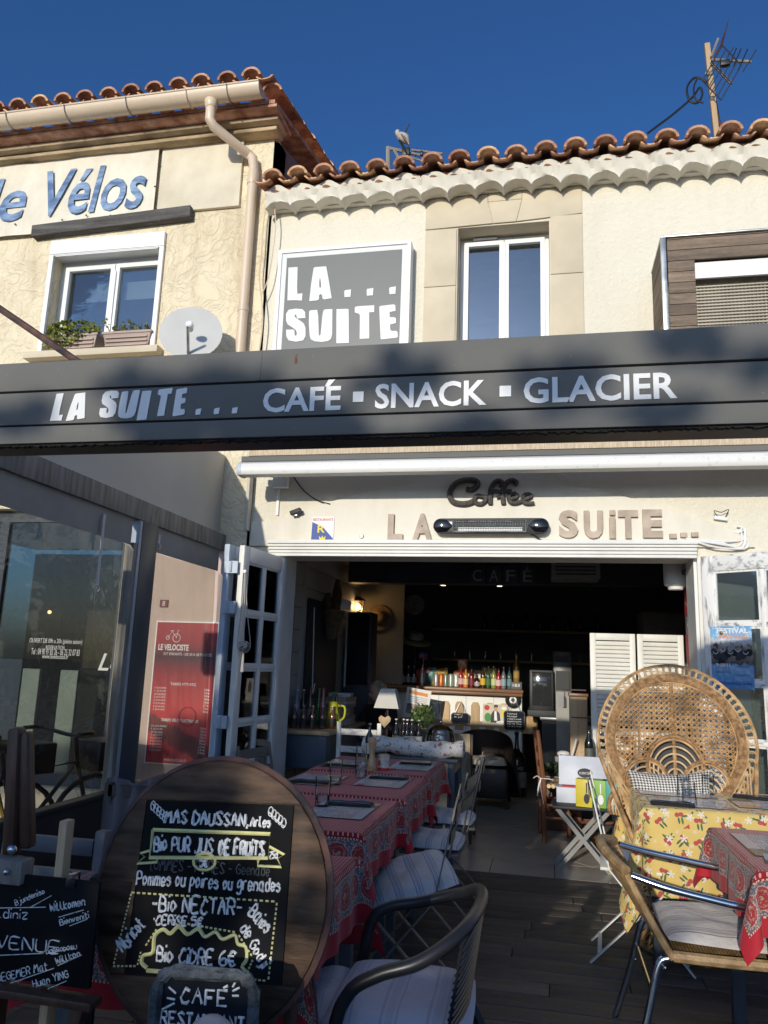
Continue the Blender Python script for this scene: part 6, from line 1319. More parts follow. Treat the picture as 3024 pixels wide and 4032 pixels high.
# ------------------------------------------------ welcome board on a painter's easel
WY = 1.74
wb = thing('welcome_board', 'black chalkboard with welcome words in many languages clipped to an easel', 'chalkboard', P(150,3890,Y=WY))
wa = P(392,3465,Y=WY); wd = P(330,3895,Y=WY); wx1 = wa.x; wz1 = wa.z-.006; wz0 = wd.z; wx0 = wx1-.46
MB().box(wx0,wx1,WY,WY+.012,wz0,wz1).build('board', K['slate'], wb, .002); 
def ww(s_, x0, y0, x1, h, r_=.0016, ang=0):
    p = P(x0*.7836,2900+y0*.7834,Y=WY-.001); q = P(x1*.7836,2900+y0*.7834,Y=WY-.001); ca, sa = math.cos(ang), math.sin(ang); m = MB(); scribe(m, s_, p, XU*ca+ZU*sa, ZU*ca-XU*sa, h*.7834/1710, r_, (q.x-p.x)/ca, .2); m.build('lettering', K['chalk'], wb)
ww('BIENVENUE',-220,1038,300,56,.0017,R(1)); ww('Willkomen',255,880,425,38,.0015,R(14)); ww('Bienveniti',305,948,445,26,.0012,R(18)); ww('Bjundeniso',80,848,220,26,.0011,R(24)); ww('Hosgeldiniz',-190,905,140,40,.0014,R(4)); ww('DOBRODOSLI',235,1092,385,18,.0010,R(14)); ww('Willkon',285,1145,400,30,.0013,R(22)); ww('DEGEMER Mat',-10,1232,235,34,.0012,R(17)); ww('Huan YING',170,1262,340,34,.0013,R(20))
for a, b, c, d in ((150,860,258,800),(0,862,228,858),(295,908,420,872),(350,952,438,918),(240,1090,372,1062),(0,1100,220,1090),(290,1152,410,1098),(20,1252,270,1165),(215,1280,335,1228)):
    MB().tube([P(a*.7836,2900+b*.7834,Y=WY-.001),P(c*.7836,2900+d*.7834,Y=WY-.001)],.0010,4).build('underline', K['chalk'], wb)
p = P(279,3475,Y=WY-.004); MB().box(p.x-.012,p.x+.012,WY-.006,WY+.016,p.z-.012,p.z+.022).build('clip', thin_glass('clear_clip',(.8,.8,.8),1,0,1,.1), wb, .003)
ee = thing('painter_easel', 'wooden painter easel with dark mast carrying the welcome board', 'easel', (-1.1,WY+.08,0))
MB().bar(P(110,3340,Y=WY+.06),P(165,2870,Y=WY+.06) if 0 else P(103,2880,Y=WY+.06),.036,.03).build('upper_mast', K['dkwood'], ee, .01)
q = P(45,3375,Y=WY+.05); MB().bar(q,P(68,2862,Y=WY+.05),.04,.035).build('mast', K['dkwood'], ee, .012); MB().bar((q.x,q.y,q.z),(q.x,q.y+.02,0),.04,.035).build('lower_mast', K['dkwood'], ee)
p = P(245,3470,Y=WY+.03); q = P(265,3228,Y=WY+.03); MB().bar(p-Vector((0,0,.6)),q,.034,.022).build('side_stick', K['paleplank'], ee, .004)
p = P(40,3430,Y=WY+.0); MB().obox(p+Vector((-.03,.01,0)),.14,.05,.055).build('clamp_block', K['greywood'], ee, .006); MB().ball(P(48,3345,Y=WY+.02),.012).build('knob', K['steel'], ee); MB().ball(P(25,3433,Y=WY-.02),.008).build('screw', K['steel'], ee)
lg = P(300,3960,Y=WY-.02); MB().bar((wx0,WY-.015,wz0-.012),(wx1+.03,WY-.015,wz0-.02),.05,.018).build('ledge', K['dkwood'], ee, .003); MB().bar((lg.x,WY,wz0-.03),(lg.x-.12,WY+.02,.0),.034,.03).build('front_leg', K['dkwood'], ee, .003); MB().bar((lg.x-.35,WY,wz0-.03),(lg.x-.30,WY+.02,.0),.034,.03).build('front_leg', K['dkwood'], ee, .003)
# ------------------------------------------------ blue chair with a draped jacket behind the boards
bc_ = thing('blue_chair', 'dark blue wooden ladder back chair behind the welcome board', 'chair', (-1.5,2.35,0)); by_ = 2.3
pa_, pb2 = P(395,3275,Y=by_), P(30,3290,Y=by_); 
for p in (pa_,pb2): MB().bar((p.x,by_,0),(p.x,by_+.02,p.z),.04,.035).build('back_post', K['legblue'], bc_, .004); MB().bar((p.x,by_+.42,0),(p.x,by_+.42,.44),.04,.035).build('front_leg', K['legblue'], bc_, .004)
for y0_, y1_ in ((3295,3360),(3420,3465)): a = P(200,y0_,Y=by_).z; b = P(200,y1_,Y=by_).z; MB().box(pb2.x+.021,pa_.x-.021,by_-.0,by_+.022,b,a).build('back_rail', K['legblue'], bc_, .004)
MB().box(pb2.x-.02,pa_.x+.02,by_-.01,by_+.45,.44,.47).build('seat', K['legblue'], bc_, .006)
jc = P(560,3190,Y=2.62); m = MB(); ck = random.Random(4)
def jf(u, v):                                       # jacket hung over a chair back
    a = (u-.5); s = v*2-1; t = abs(s); w_ = .30*(1-.10*t)
    zz = jc.z+.115-.36*t**1.25+.02*math.sin(u*9+1)*(1-t)-.05*abs(a)*1.4; return (jc.x+a*w_+.02*math.sin(v*6), jc.y+.075*s+.018*math.sin(u*17+s*3)*t+.012*math.sin(u*29), zz)
m.grid(jf, 28, 28); tag(m.build('draped_jacket', mat('grey_mauve_felt', (.085,.075,.08), .9, .2, 6, .3, 120, sheen=.3), None, sharp=80), 'grey mauve jacket draped over a chair behind the round chalkboard', 'jacket')
cc = thing('dark_chair', 'dark terrace chair carrying the draped jacket', 'chair', (jc.x,jc.y,0))
for x in (-.13,.13): MB().bar((jc.x+x,jc.y,0),(jc.x+x,jc.y,jc.z+.085),.03,.03).build('back_post', K['blacktube'], cc); MB().bar((jc.x+x,jc.y+.4,0),(jc.x+x,jc.y+.4,.44),.03,.03).build('front_leg', K['blacktube'], cc)
MB().box(jc.x-.17,jc.x+.17,jc.y-.01,jc.y+.42,.44,.47).build('seat', K['blacktube'], cc, .006); MB().bar((jc.x-.13,jc.y,jc.z+.06),(jc.x+.13,jc.y,jc.z+.06),.03,.04).build('back_rail', K['blacktube'], cc)
p = P(860,3030,Y=3.2); m = MB(); m.grid(lambda u,v: (p.x+(u-.5)*.17, p.y+.05*(v-.5)+.01*math.sin(u*8), p.z+.02-.26*abs(v-.5)*1.4-.03*(1-v)*u+.04*(1-u)*0), 12, 12); tag(m.build('white_cloth', K['white'], None, sharp=80), 'white cloth draped over a chair back behind the round chalkboard', 'cloth')
cw = thing('dark_chair', 'dark terrace chair carrying the white cloth', 'chair', (p.x,p.y,0))
for x in (-.08,.08): MB().bar((p.x+x,p.y,0),(p.x+x,p.y,p.z+.005),.03,.03).build('back_post', K['blacktube'], cw); MB().bar((p.x+x,p.y+.38,0),(p.x+x,p.y+.38,.44),.03,.03).build('front_leg', K['blacktube'], cw)
MB().box(p.x-.16,p.x+.16,p.y-.01,p.y+.4,.44,.47).build('seat', K['blacktube'], cw, .006)
# ================================================================== inside the cafe
def bottle(label, p, h, r, col, lab=None, cap=None, group=None, glass=True, neck=.32, base=None):
    p = Vector(p); t = thing('bottle', label, 'bottle', p, group); s = h
    key = 'bt%s' % (col,)
    if key not in K: K[key] = mat('bottle_glass_%d' % len(K), col, .12, .1, 3, coat=.5, spec=.6)
    MB().lathe(p,[(r*.9,0),(r,.008),(r,s*.56),(r*.85,s*.64),(r*neck+.002,s*.76),(r*neck,s*.93),(r*neck,s*.95)],14).build('glass_body', K[key], t)
    if lab:
        lk = 'lb%s' % (lab,)
        if lk not in K: K[lk] = mat('bottle_label_%d' % len(K), lab, .6, .08, 30)
        MB().lathe(p+Vector((0,0,s*.14)),[(r+.0008,0),(r+.0008,s*.30)],14).build('label', K[lk], t)
    ck = 'cp%s' % (cap or (.5,.5,.5),)
    if ck not in K: K[ck] = mat('bottle_cap_%d' % len(K), cap or (.5,.5,.5), .35, .05, metal=.3)
    MB().lathe(p+Vector((0,0,s*.951)),[(r*neck+.0025,0),(r*neck+.0025,s*.045),(r*neck,s*.049),(0,s*.049)],12).build('cap', K[ck], t)
    return t
# ------------------------------------------------ bar
BYf = 9.25; bar = thing('bar_counter', 'white panelled bar with varnished wooden counter top', 'bar', (-1.1,BYf,0))
bx0, bx1 = -2.2, P(2055,2900,Y=BYf).x; TOPZ = 1.172
MB().box(bx0,bx1,BYf,BYf+.55,0,1.128).build('front_panel', K['whitepaint'], bar, .004)
MB().box(bx0,bx1+.02,BYf-.12,BYf+.62,1.13,TOPZ).build('counter_top', K['barwood'], bar, .012); MB().box(bx0,bx1+.012,BYf-.105,BYf-.06,1.095,1.129).build('counter_moulding', K['barwood'], bar, .006)
for zx in (470,570,685,790,890): x = P(1500+zx*.5425,2800,Y=BYf).x; MB().prism([(-.05,0),(.05,0),(.05,.28),(.028,.32),(-.028,.32),(-.05,.28)],(x,BYf-.001,.69),XU,ZU,.02).build('picket', K['paleplank'], bar, .003)
MB().box(bx0,bx1-.02,BYf-.034,BYf-.022,.74,.80).build('picket_rail', K['paleplank'], bar, .003)
for k in range(1,6): x = bx0+(bx1-bx0)*k/6; MB().box(x-.002,x+.002,BYf-.002,BYf-.0005,.1,1.09).build('panel_groove', K['greywood'], bar)
def onbar(zx, zy=290, Y=BYf+.06): q = P(1500+zx*.5425,2550+zy*.5425,Y=Y); q.z = TOPZ+.001; return q
BT = [('tall bottle of red juice with round white label',580,.235,.031,(.30,.015,.012),(.62,.4,.36),(.6,.55,.5)),('bottle of orange juice with pale label',615,.225,.031,(.55,.20,.03),(.68,.5,.3),(.6,.45,.3)),('bottle of dark red lemonade with lettered label',657,.225,.032,(.10,.01,.012),(.2,.03,.03),(.1,.1,.1)),
 ('short dark jar shaped bottle with white lettering',698,.15,.033,(.03,.01,.01),(.42,.38,.4),(.05,.05,.05)),('brown beer bottle with yellow label',740,.255,.031,(.05,.02,.006),(.70,.42,.04),(.1,.1,.1)),('green bottle with dark green label',778,.25,.029,(.03,.07,.02),(.05,.16,.05),(.6,.5,.2)),
 ('bottle of pale green syrup with white label',818,.255,.031,(.22,.24,.06),(.55,.6,.3),(.6,.4,.2)),('red soda bottle with pale label',853,.23,.03,(.34,.02,.03),(.66,.5,.5),(.7,.1,.1)),('clear bottle with blue patterned label',890,.25,.029,(.14,.17,.19),(.3,.36,.42),(.7,.7,.7)),('blue green bottle with teal label',932,.255,.03,(.05,.09,.09),(.12,.25,.26),(.1,.2,.25))]
for lab, zx, h, r, c, l, cp_ in BT: bottle(lab+' on the sunlit bar', onbar(zx), h, r, c, l, cp_, 'bottles along the bar')
for lab, zx, h, r, c, l, cp_ in (('dark wine bottle with white label at the bar end by the hats',62,.31,.037,(.012,.012,.012),(.5,.5,.48),(.02,.02,.02)),('rose orange wine bottle with white label on the dim bar',15,.31,.037,(.25,.06,.03),(.5,.5,.48),(.3,.05,.05)),('wine bottle with white label beside the small dark bottles',110,.31,.037,(.02,.02,.015),(.5,.5,.48),(.02,.02,.02)),('small dark bottle with round label beside the wine bottles',155,.23,.031,(.012,.01,.01),(.25,.25,.24),(.3,.3,.3)),('small dark bottle with round label in the middle of three',197,.23,.031,(.012,.01,.01),(.25,.25,.24),(.3,.3,.3)),('small dark bottle with round label under the paper flag',238,.23,.031,(.012,.01,.01),(.25,.25,.24),(.3,.3,.3)),('slim clear bottle under the crisp packets',300,.24,.028,(.1,.12,.12),(.2,.22,.24),(.5,.5,.5))):
    bottle(lab, onbar(zx,275), h, r, c, l, cp_, 'bottles along the bar')
q = onbar(983); t = thing('plinth_box', 'small dark box numbered 183 under the golden bottle', 'box', q); MB().box(q.x-.065,q.x+.065,q.y-.06,q.y+.06,TOPZ+.001,TOPZ+.085).build('box', mat('dark_grey_card', (.08,.08,.085), .6), t, .003); m = MB(); text(m,'183',(q.x-.04,q.y-.0605,TOPZ+.03),XU,ZU,.08,.035,.001,.01); m.build('lettering', K['paper'], t)
bottle('tall golden bottle standing on the box numbered 183', (q.x,q.y,TOPZ+.086), .30, .036, (.30,.17,.03), (.35,.22,.06), (.6,.5,.3), 'bottles along the bar')
for lab, zx, c in (('silver can',400,(.35,.33,.32)),('orange can',437,(.5,.12,.02)),('grey green can',470,(.2,.25,.2)),('pale green can',507,(.35,.4,.34)),('white and green can',545,(.5,.55,.5))):
    q = onbar(zx,280); t = thing('drinks_can', lab+' on the bar left of the sunlit bottles', 'can', q, 'cans on the bar'); MB().lathe(q,[(.024,0),(.030,.008),(.030,.135),(.024,.147)],16).build('can_body', mat('can_%d'%zx, c, .3, .2, 30, metal=.3), t); MB().lathe(q+Vector((0,0,.1472)),[(.024,0),(.023,.002),(0,.002)],16).build('lid', K['steel'], t)
for lab, zx, z0, w_, h_, dp_, c, yy in (('lower orange carton with circle pattern at the back of the bar',575,TOPZ+.001,.16,.19,.08,(.46,.14,.03),BYf+.22),('upper orange carton standing on the other carton',590,TOPZ+.192,.11,.13,.07,(.58,.22,.07),BYf+.22),('brown carton behind the juice bottles',645,TOPZ+.001,.09,.20,.07,(.28,.13,.05),BYf+.24),('cream paper bag behind the beer bottles',785,TOPZ+.001,.17,.23,.08,(.62,.48,.22),BYf+.26),('beige paper bag beside the cream one',715,TOPZ+.001,.13,.20,.08,(.45,.33,.18),BYf+.28)):
    q = P(1500+zx*.5425,2650,Y=yy); t = thing('carton', lab, 'carton', (q.x,yy,z0)); MB().box(q.x-w_/2,q.x+w_/2,yy,yy+dp_,z0,z0+h_).build('box', mat('carton_%d'%zx, c, .6, .25, 18, col2=tuple(min(1,k*1.5) for k in c), lo=.45, hi=.55), t, .003); MB().box(q.x-w_*.25,q.x+w_*.25,yy-.001,yy-.0002,z0+h_*.55,z0+h_*.8).build('print', K['paper'], t)
# crisp packets and a little flag
for lab, zx, zy, c in (('red crisp packet leaning among the bar bottles',305,120,(.35,.04,.05)),('teal crisp packet leaning among the bar bottles',345,135,(.06,.16,.16)),('yellow and black crisp packet on the bar',425,135,(.30,.20,.03))):
    q = P(1500+zx*.5425,2550+zy*.5425,Y=BYf+.2); zc_ = TOPZ+.10; m = MB()
    for sg in (-1,1): m.grid(lambda u,v,sg=sg: Vector((q.x+(u-.5)*.2, q.y+sg*.03*math.sin(math.pi*v)*math.sin(math.pi*u)**.5, TOPZ+.002+.2*v+.04*(u-.5))), 8, 8)
    tag(m.build('crisp_packet', mat('packet_%d'%zx, c, .3, .3, 20, .4, 30, col2=tuple(k*1.6 for k in c)), None), lab, 'packet', 'crisp packets on the bar')
q = P(1665,2590,Y=BYf+.2); t = thing('paper_flag', 'small red white and blue paper flag standing on the bar', 'flag', (q.x,q.y,TOPZ)); MB().tube([(q.x,q.y,TOPZ+.001),(q.x+.01,q.y,q.z+.06)],.003,5).build('stick', K['paleplank'], t)
MB().prism([(-.05,-.03),(.05,-.045),(.06,.03),(-.04,.045)],(q.x,q.y-.002,q.z+.02),XU,ZU,.001).build('cloth', K['inkblue'], t); MB().prism([(-.05,-.007),(.05,-.012),(.05,.004),(-.05,.009)],(q.x+.003,q.y-.0035,q.z+.02),XU,ZU,.0008).build('red_stripe', K['inkred'], t); MB().prism([(-.007,-.035),(.007,-.035),(.012,.035),(-.003,.038)],(q.x+.003,q.y-.0045,q.z+.02),XU,ZU,.0008).build('red_stripe', K['inkred'], t)
# poster, tyre clock, slate tags and basket on the bar front
def pz(x, y, Y): return P(1500+x*.5425, 2550+y*.5425, Y=Y)
a = pz(740,555,BYf-.04); b = pz(920,415,BYf-.04); t = thing('beer_poster', 'cream poster of a waiter with a beer glass on the bar front', 'poster', (a.x,BYf-.04,a.z)); w_ = b.x-a.x; h_ = b.z-a.z
MB().box(a.x,b.x,BYf-.044,BYf-.036,a.z,b.z).build('sheet', mat('cream_print', (.60,.54,.42), .6, .08, 8), t)
def flat(name, pl, m_, k=1): MB().prism([(x*w_,y*h_) for x, y in pl],(a.x,BYf-.0445-.0006*k,a.z),XU,ZU,.0005).build(name, m_, t)
ell = lambda cx, cy, rx, ry: [(cx+rx*math.cos(i*math.pi/8),cy+ry*math.sin(i*math.pi/8)) for i in range(16)]
flat('printed_leaf', ell(.2,.35,.14,.22), K['inkgreen']); flat('printed_coat', [(.3,.1),(.72,.1),(.68,.55),(.58,.68),(.42,.68),(.33,.5)], K['ink'],2); flat('printed_shirt', [(.46,.2),(.58,.2),(.55,.66),(.46,.66)], K['white'],3); flat('printed_face', ell(.52,.78,.075,.13), mat('printed_skin',(.62,.30,.17),.6),3); flat('printed_hair', [(.44,.84),(.46,.97),(.6,.97),(.61,.86)], K['ink'],4); flat('printed_glass', [(.76,.4),(.92,.4),(.96,.82),(.74,.82)], K['inkyellow'],2); flat('printed_foam', ell(.85,.82,.11,.08), K['white'],3); flat('printed_seal', ell(.16,.82,.11,.13), K['inkred'],2); flat('printed_plate', ell(.75,.12,.22,.08), K['white'],4)
for lab, zx, zy, sw, sh2, yy, big in (('hanging slate menu tag with chalk writing below the tyre clock',968,528,.115,.10,BYf-.07,1),('hanging slate tag with map pin on the bar front',575,512,.10,.055,BYf-.06,0)):
    c = pz(zx,zy,yy); t = thing('slate_tag', lab, 'slate', c-Vector((0,0,sh2))); MB().prism(rounded(sw,sh2,.03,.001,5),c,XU,ZU,.006).build('slate', K['slatedk'], t); MB().tube([Vector((c.x+x,yy-.006,c.z+y)) for x, y in rounded(sw,sh2,.03)],.007,6,True).build('rim', K['slatefr'], t)
    MB().tube([c+Vector((-sw*.6,-.004,sh2)),c+Vector((-.01,.0,sh2+.11)),c+Vector((.02,0,sh2+.11)),c+Vector((sw*.6,-.004,sh2))],.003,5).build('cord', K['zinc'], t)
    for k, s_ in enumerate(('FORMULE','Petit dejeuner','croissant ou pain','baguette beurre','cafe the','jus d orange') if big else ('Menu','du jour')):
        m = MB(); scribe(m, s_, (c.x-sw*.68,yy-.0065,c.z+sh2*.62-k*.027), XU, ZU, .016, .0014, sw*1.35 if k > 1 else sw*.95); m.build('lettering', K['chalk'], t)
c = pz(958,380,BYf-.05); t = thing('tyre_clock', 'small black tyre shaped clock on the bar corner', 'clock', c-Vector((0,0,.08))); MB().tube([c+Vector((.065*math.cos(a),0,.065*math.sin(a))) for a in [i*math.pi/10 for i in range(20)]],.024,8,True).build('tyre', K['black'], t); MB().lathe(c+Vector((0,.01,0)),[(.05,0),(.05,.008),(0,.009)],20,(0,-1,0)).build('dial', K['white'], t); MB().lathe(c+Vector((0,.002,0)),[(.022,0),(.022,.003),(0,.0035)],14,(0,-1,0)).build('centre', K['ink'], t); MB().tube([c+Vector((0,.02,.0)),c+Vector((0,.055,0))],.02,6).build('bracket', K['black'], t)
c = pz(1073,560,BYf+.05); t = thing('wicker_basket', 'small tan wicker basket hanging at the bar end', 'basket', (c.x,c.y,c.z-.09)); m = MB()
for k in range(14): m.tube([(c.x+(.085+.0012*k)*math.copysign(abs(math.cos(a))**.5,math.cos(a)),c.y+(.05)*math.copysign(abs(math.sin(a))**.5,math.sin(a)),c.z-.09+k*.0135) for a in [i*math.pi/8 for i in range(16)]],.0075,5,True)
m.build('woven_body', K['rattanlt'], t); MB().box(c.x-.078,c.x+.078,c.y-.042,c.y+.042,c.z-.092,c.z-.084).build('bottom', K['rattan'], t); MB().tube([(c.x-.09,c.y,c.z+.0),(c.x-.10,c.y,c.z+.0)],.004,5).build('peg', K['steel'], t)
# large display bottle on the floor
p = P(2035,3134,Z=0); p.z = .0005; t = thing('display_bottle', 'giant dark display bottle labelled RICARD standing on the floor', 'bottle', p); MB().lathe(p,[(.10,0),(.108,.02),(.108,.36),(.09,.43),(.04,.50),(.030,.54),(.028,.66),(.032,.665),(.032,.70),(0,.702)],24).build('glass_body', mat('dark_olive_glass', (.02,.016,.008), .15, .1, 3, coat=.4), t)
MB().lathe(p,[(.1088,.10),(.1088,.27)],24).build('label', mat('grey_label', (.26,.25,.22), .6, .3, 20), t); MB().lathe(p,[(.1086,.285),(.1086,.34)],24).build('name_band', K['ink'], t); m = MB(); text(m,'RICARD',(p.x-.095,p.y-.112,.29),XU,ZU,.17,.042,.0015,.02); m.build('lettering', K['inkgrey'], t)
# ------------------------------------------------ dim back of the bar
sh_ = thing('back_shelf', 'long dim shelf behind the bar with glasses and bottles', 'shelf', (-.6,11.3,1.5))
for z in (1.52,1.95): MB().box(-1.6,1.1,11.2,11.499,z-.03,z).build('board', K['paleplank'], sh_)
q_ = random.Random(15)
for k in range(9): bottle('dim spirit bottle on the upper back shelf', (-.9+k*.2+q_.uniform(-.03,.03),11.34,1.951), q_.uniform(.26,.32), .036, (.03+.05*(k%3==0),.025,.012), (.12,.11,.1) if k%2 else None, (.2,.2,.2), 'dim bottles on the back shelf')
for k in range(10): p = (-1.3+k*.22,11.36,1.521); t = thing('stemless_glass', 'upturned glass on the lower back shelf', 'glass', p, 'glasses on the back shelf'); MB().lathe(p,[(.035,0),(.03,.12),(0,.122)],14).build('glass_body', K['glass'], t)
z0_b = P(2000,2300,Y=8.2).z; nb = thing('dark_beam', 'dark navy beam across the cafe ceiling', 'beam', (.4,8.2,2.4)); z0 = P(2000,2300,Y=8.2).z; z1 = P(2000,2225,Y=8.2).z; MB().box(P(1372,2260,Y=8.2).x,2.5,8.2,8.4,z0,2.748).build('beam_body', K['navy'], nb)
cs = thing('cafe_hanging_sign', 'dark hanging sign of four squares reading CAFÉ', 'sign', (-.45,7.9,z0))
for k, ch_ in enumerate('CAFÉ'):
    xa = P(1848+k*66,2265,Y=7.9).x; xb = P(1910+k*66,2265,Y=7.9).x; za = P(1900,2300,Y=7.9).z; zb2 = P(1900,2228,Y=7.9).z
    sq = MB().box(xa,xb,7.9,7.93,za,zb2).build('square', K['navy'], cs, .003); m = MB(); text(m, ch_, (xa+.035,7.8995,za+.03), XU, ZU, (xb-xa)-.07, (zb2-za)*(.62 if ch_ != 'É' else .78), .002); m.build('letter', K['inkgrey'], sq); MB().tube([((xa+xb)/2,7.915,zb2),((xa+xb)/2,7.915,2.749)],.003,4).build('wire', K['steel'], sq)
# ceiling appliance, speaker
a = P(2170,2275,Y=7.4); t = thing('ceiling_unit', 'grey ventilation unit hung under the cafe ceiling', 'ventilation unit', (a.x+.2,7.4,a.z)); MB().box(a.x,a.x+.45,7.4,7.8,a.z,a.z+.17).build('casing', mat('dim_grey_casing', (.2,.2,.19), .5), t, .01); MB().tube([(a.x+.22,7.6,a.z+.17),(a.x+.22,7.6,2.749)],.02,8).build('hanger', K['zinc'], t)
for k in range(4): MB().box(a.x+.04,a.x+.41,7.397,7.3995,a.z+.03+k*.035,a.z+.045+k*.035).build('slot', K['black'], t)
c = P(2658,2260,Y=6.35); t = thing('wall_speaker', 'white rounded wall speaker by the right door jamb', 'speaker', c-Vector((0,0,.12))); MB().lathe(c-Vector((0,0,.1)),[(.06,0),(.085,.012),(.088,.04),(.088,.21),(.082,.222),(0,.223)],20).build('cabinet', K['white'], t); MB().lathe(c-Vector((0,0,.125)),[(.055,0),(.06,.024)],18).build('foot_ring', K['white'], t); MB().bar(c+Vector((.05,.02,.0)),Vector((1.05,6.105,c.z)),.03,.03).build('bracket', K['black'], t); MB().tube(smoothline([c+Vector((.1,0,-.1)),c+Vector((.11,0,-.25)),c+Vector((.08,0,-.4)),c+Vector((.13,0,-.6)),c+Vector((.12,0,-1.0))],4),.004,5).build('flex', K['white'], t)
# louvred folding screen
SYs = 7.2; s0 = P(2322,2492,Y=SYs); s1 = P(2690,2492,Y=SYs); lv = thing('louvred_screen', 'white two panel louvred shutter screen behind the peacock chair', 'screen', ((s0.x+s1.x)/2,SYs,0)); mid = (s0.x+s1.x)/2; topz = s0.z
for a, b in ((s0.x,mid-.008),(mid+.008,s1.x)):
    for x in (a,b-.05): MB().box(x,x+.05,SYs,SYs+.03,.02,topz).build('stile', K['whitepaint'], lv, .003)
    for z0_, z1_ in ((.02,.12),(.86,.93),(topz-.06,topz)): MB().box(a+.05,b-.05,SYs,SYs+.03,z0_,z1_).build('rail', K['whitepaint'], lv, .003)
    z = .13
    while z < topz-.08:
        if not (.82 < z < .93): MB().obox(((a+b)/2,SYs+.015,z+.015),b-a-.1,.006,.042,Matrix.Rotation(R(-38),3,'X')).build('louvre', K['whitepaint'], lv)
        z += .036
MB().box(mid-.007,mid+.007,SYs+.004,SYs+.02,1.2,1.28).build('hinge', K['steel'], lv)
# folded white inner leaf with red lettering
il = thing('inner_shutter', 'white folded inner shutter with red painted letters', 'shutter', (1.03,6.2,0)); a = P(2712,2240,Y=6.3); MB().obox((1.12,6.45,1.1),.03,.62,2.15,Matrix.Rotation(R(-4),3,'Z')).build('panel', K['whitepaint'], il, .004)
for k, zz in enumerate((1.95,1.55,1.15)): m = MB(); text(m, 'SUC'[k], (1.10-.02,6.33,zz-.1), YU*-1, ZU, .2, .26, .003, .05) if 0 else text(m,'SUC'[k],(1.1035,6.62,zz-.1),YU*-1,ZU,.36,.27,.004,.06); m.build('letter', K['inkred'], il)
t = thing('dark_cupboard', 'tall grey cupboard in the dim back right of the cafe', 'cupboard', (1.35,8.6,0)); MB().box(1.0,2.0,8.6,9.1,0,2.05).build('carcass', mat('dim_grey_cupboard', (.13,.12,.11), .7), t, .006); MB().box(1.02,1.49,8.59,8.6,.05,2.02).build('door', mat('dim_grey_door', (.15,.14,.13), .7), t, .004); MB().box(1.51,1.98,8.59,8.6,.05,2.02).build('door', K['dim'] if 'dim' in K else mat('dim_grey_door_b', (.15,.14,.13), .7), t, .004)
# ------------------------------------------------ coffee corner right of the bar
cm = thing('coffee_counter', 'dark work counter with coffee machine right of the bar', 'counter', (.45,9.0,0)); MB().box(-.05,.95,8.9,9.5,0,.86).build('carcass', K['kick'], cm, .006); MB().box(-.07,.97,8.86,9.54,.861,.90).build('worktop', mat('steel_worktop', (.12,.12,.12), .35, metal=.6), cm, .004)
def cb_(x0, x1, y0, y1, Y): a = P(x0,y1,Y=Y); b = P(x1,y0,Y=Y); return a.x, b.x, a.z, b.z
x0,x1,z0,z1 = cb_(2085,2180,2640,2770,8.95); em = thing('coffee_machine', 'black coffee machine with glossy front panel on the work counter', 'coffee machine', ((x0+x1)/2,8.95,.901)); MB().box(x0,x1,8.95,9.3,.901,z1).build('body', K['black'], em, .01); MB().box(x0+.03,x1-.03,8.93,8.949,1.02,z1-.03).build('glass_front', mat('smoked_glass', (.03,.032,.034), .08), em, .004); MB().box(x0-.02,x1+.04,8.85,8.945,.901,.97).build('drip_tray', K['kick'], em, .004); MB().box(x0+.02,x1-.02,8.92,8.948,z1-.025,z1-.005).build('trim', K['kick'], em)
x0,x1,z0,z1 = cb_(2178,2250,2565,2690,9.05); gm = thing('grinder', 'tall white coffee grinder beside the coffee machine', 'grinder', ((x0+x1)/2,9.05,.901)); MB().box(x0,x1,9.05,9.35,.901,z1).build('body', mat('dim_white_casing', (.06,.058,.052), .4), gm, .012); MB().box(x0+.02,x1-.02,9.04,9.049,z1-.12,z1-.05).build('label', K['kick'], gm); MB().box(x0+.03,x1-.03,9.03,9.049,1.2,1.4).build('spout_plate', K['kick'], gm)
x0,x1,z0,z1 = cb_(2190,2250,2725,2795,8.7); pr_ = thing('printed_panel', 'small white printed panel standing by the work counter', 'panel', ((x0+x1)/2,8.75,0)); MB().box(x0,x1,8.74,8.76,.0,z1).build('panel', mat('greyed_card',(.32,.31,.28),.6), pr_); MB().box(x0+.02,(x0+x1)/2,8.738,8.7395,z0+.03,z1-.03).build('print_block', K['inkgrey'], pr_); MB().prism([(0,0),(.04,0),(.04,.1),(.025,.13),(.025,.17),(.015,.17),(.015,.13),(0,.1)],(x1-.09,8.7395,z0+.02),XU,ZU,.001).build('printed_bottle', K['ink'], pr_)
x0,x1,z0,z1 = cb_(2245,2312,2745,2870,7.6); wc = thing('wine_crate', 'upended pine wine crate behind the peacock chair', 'crate', ((x0+x1)/2,7.6,0)); MB().box(x0,x1,7.6,7.85,0,z1).build('crate_body', K['paleplank'], wc, .004); MB().box(x0-.01,x1+.01,7.58,7.86,z1+.001,z1+.03).build('crate_lid', K['barwood'], wc, .004)
for k in range(2): MB().box(x0+.01,x1-.01,7.592,7.5995,z0+.1+k*.25,z0+.11+k*.25).build('crate_slat', K['dkwood'], wc)
wt = P(2335,2880,Y=7.3); wn_ = thing('bottle_stand', 'dark low stand carrying two wine bottles beside the screen', 'stand', (wt.x,7.0,0)); MB().box(wt.x-.12,wt.x+.12,6.95,7.15,0,.62).build('stand_body', K['kick'], wn_, .005)
bottle('dark wine bottle with black capsule beside the louvred screen', (wt.x-.05,7.03,.6205), .33, .038, (.01,.012,.01), (.1,.1,.09), (.02,.02,.02)); bottle('dark wine bottle with gold capsule beside the louvred screen', (wt.x+.05,7.05,.6205), .33, .038, (.01,.012,.01), (.35,.32,.25), (.5,.36,.12))
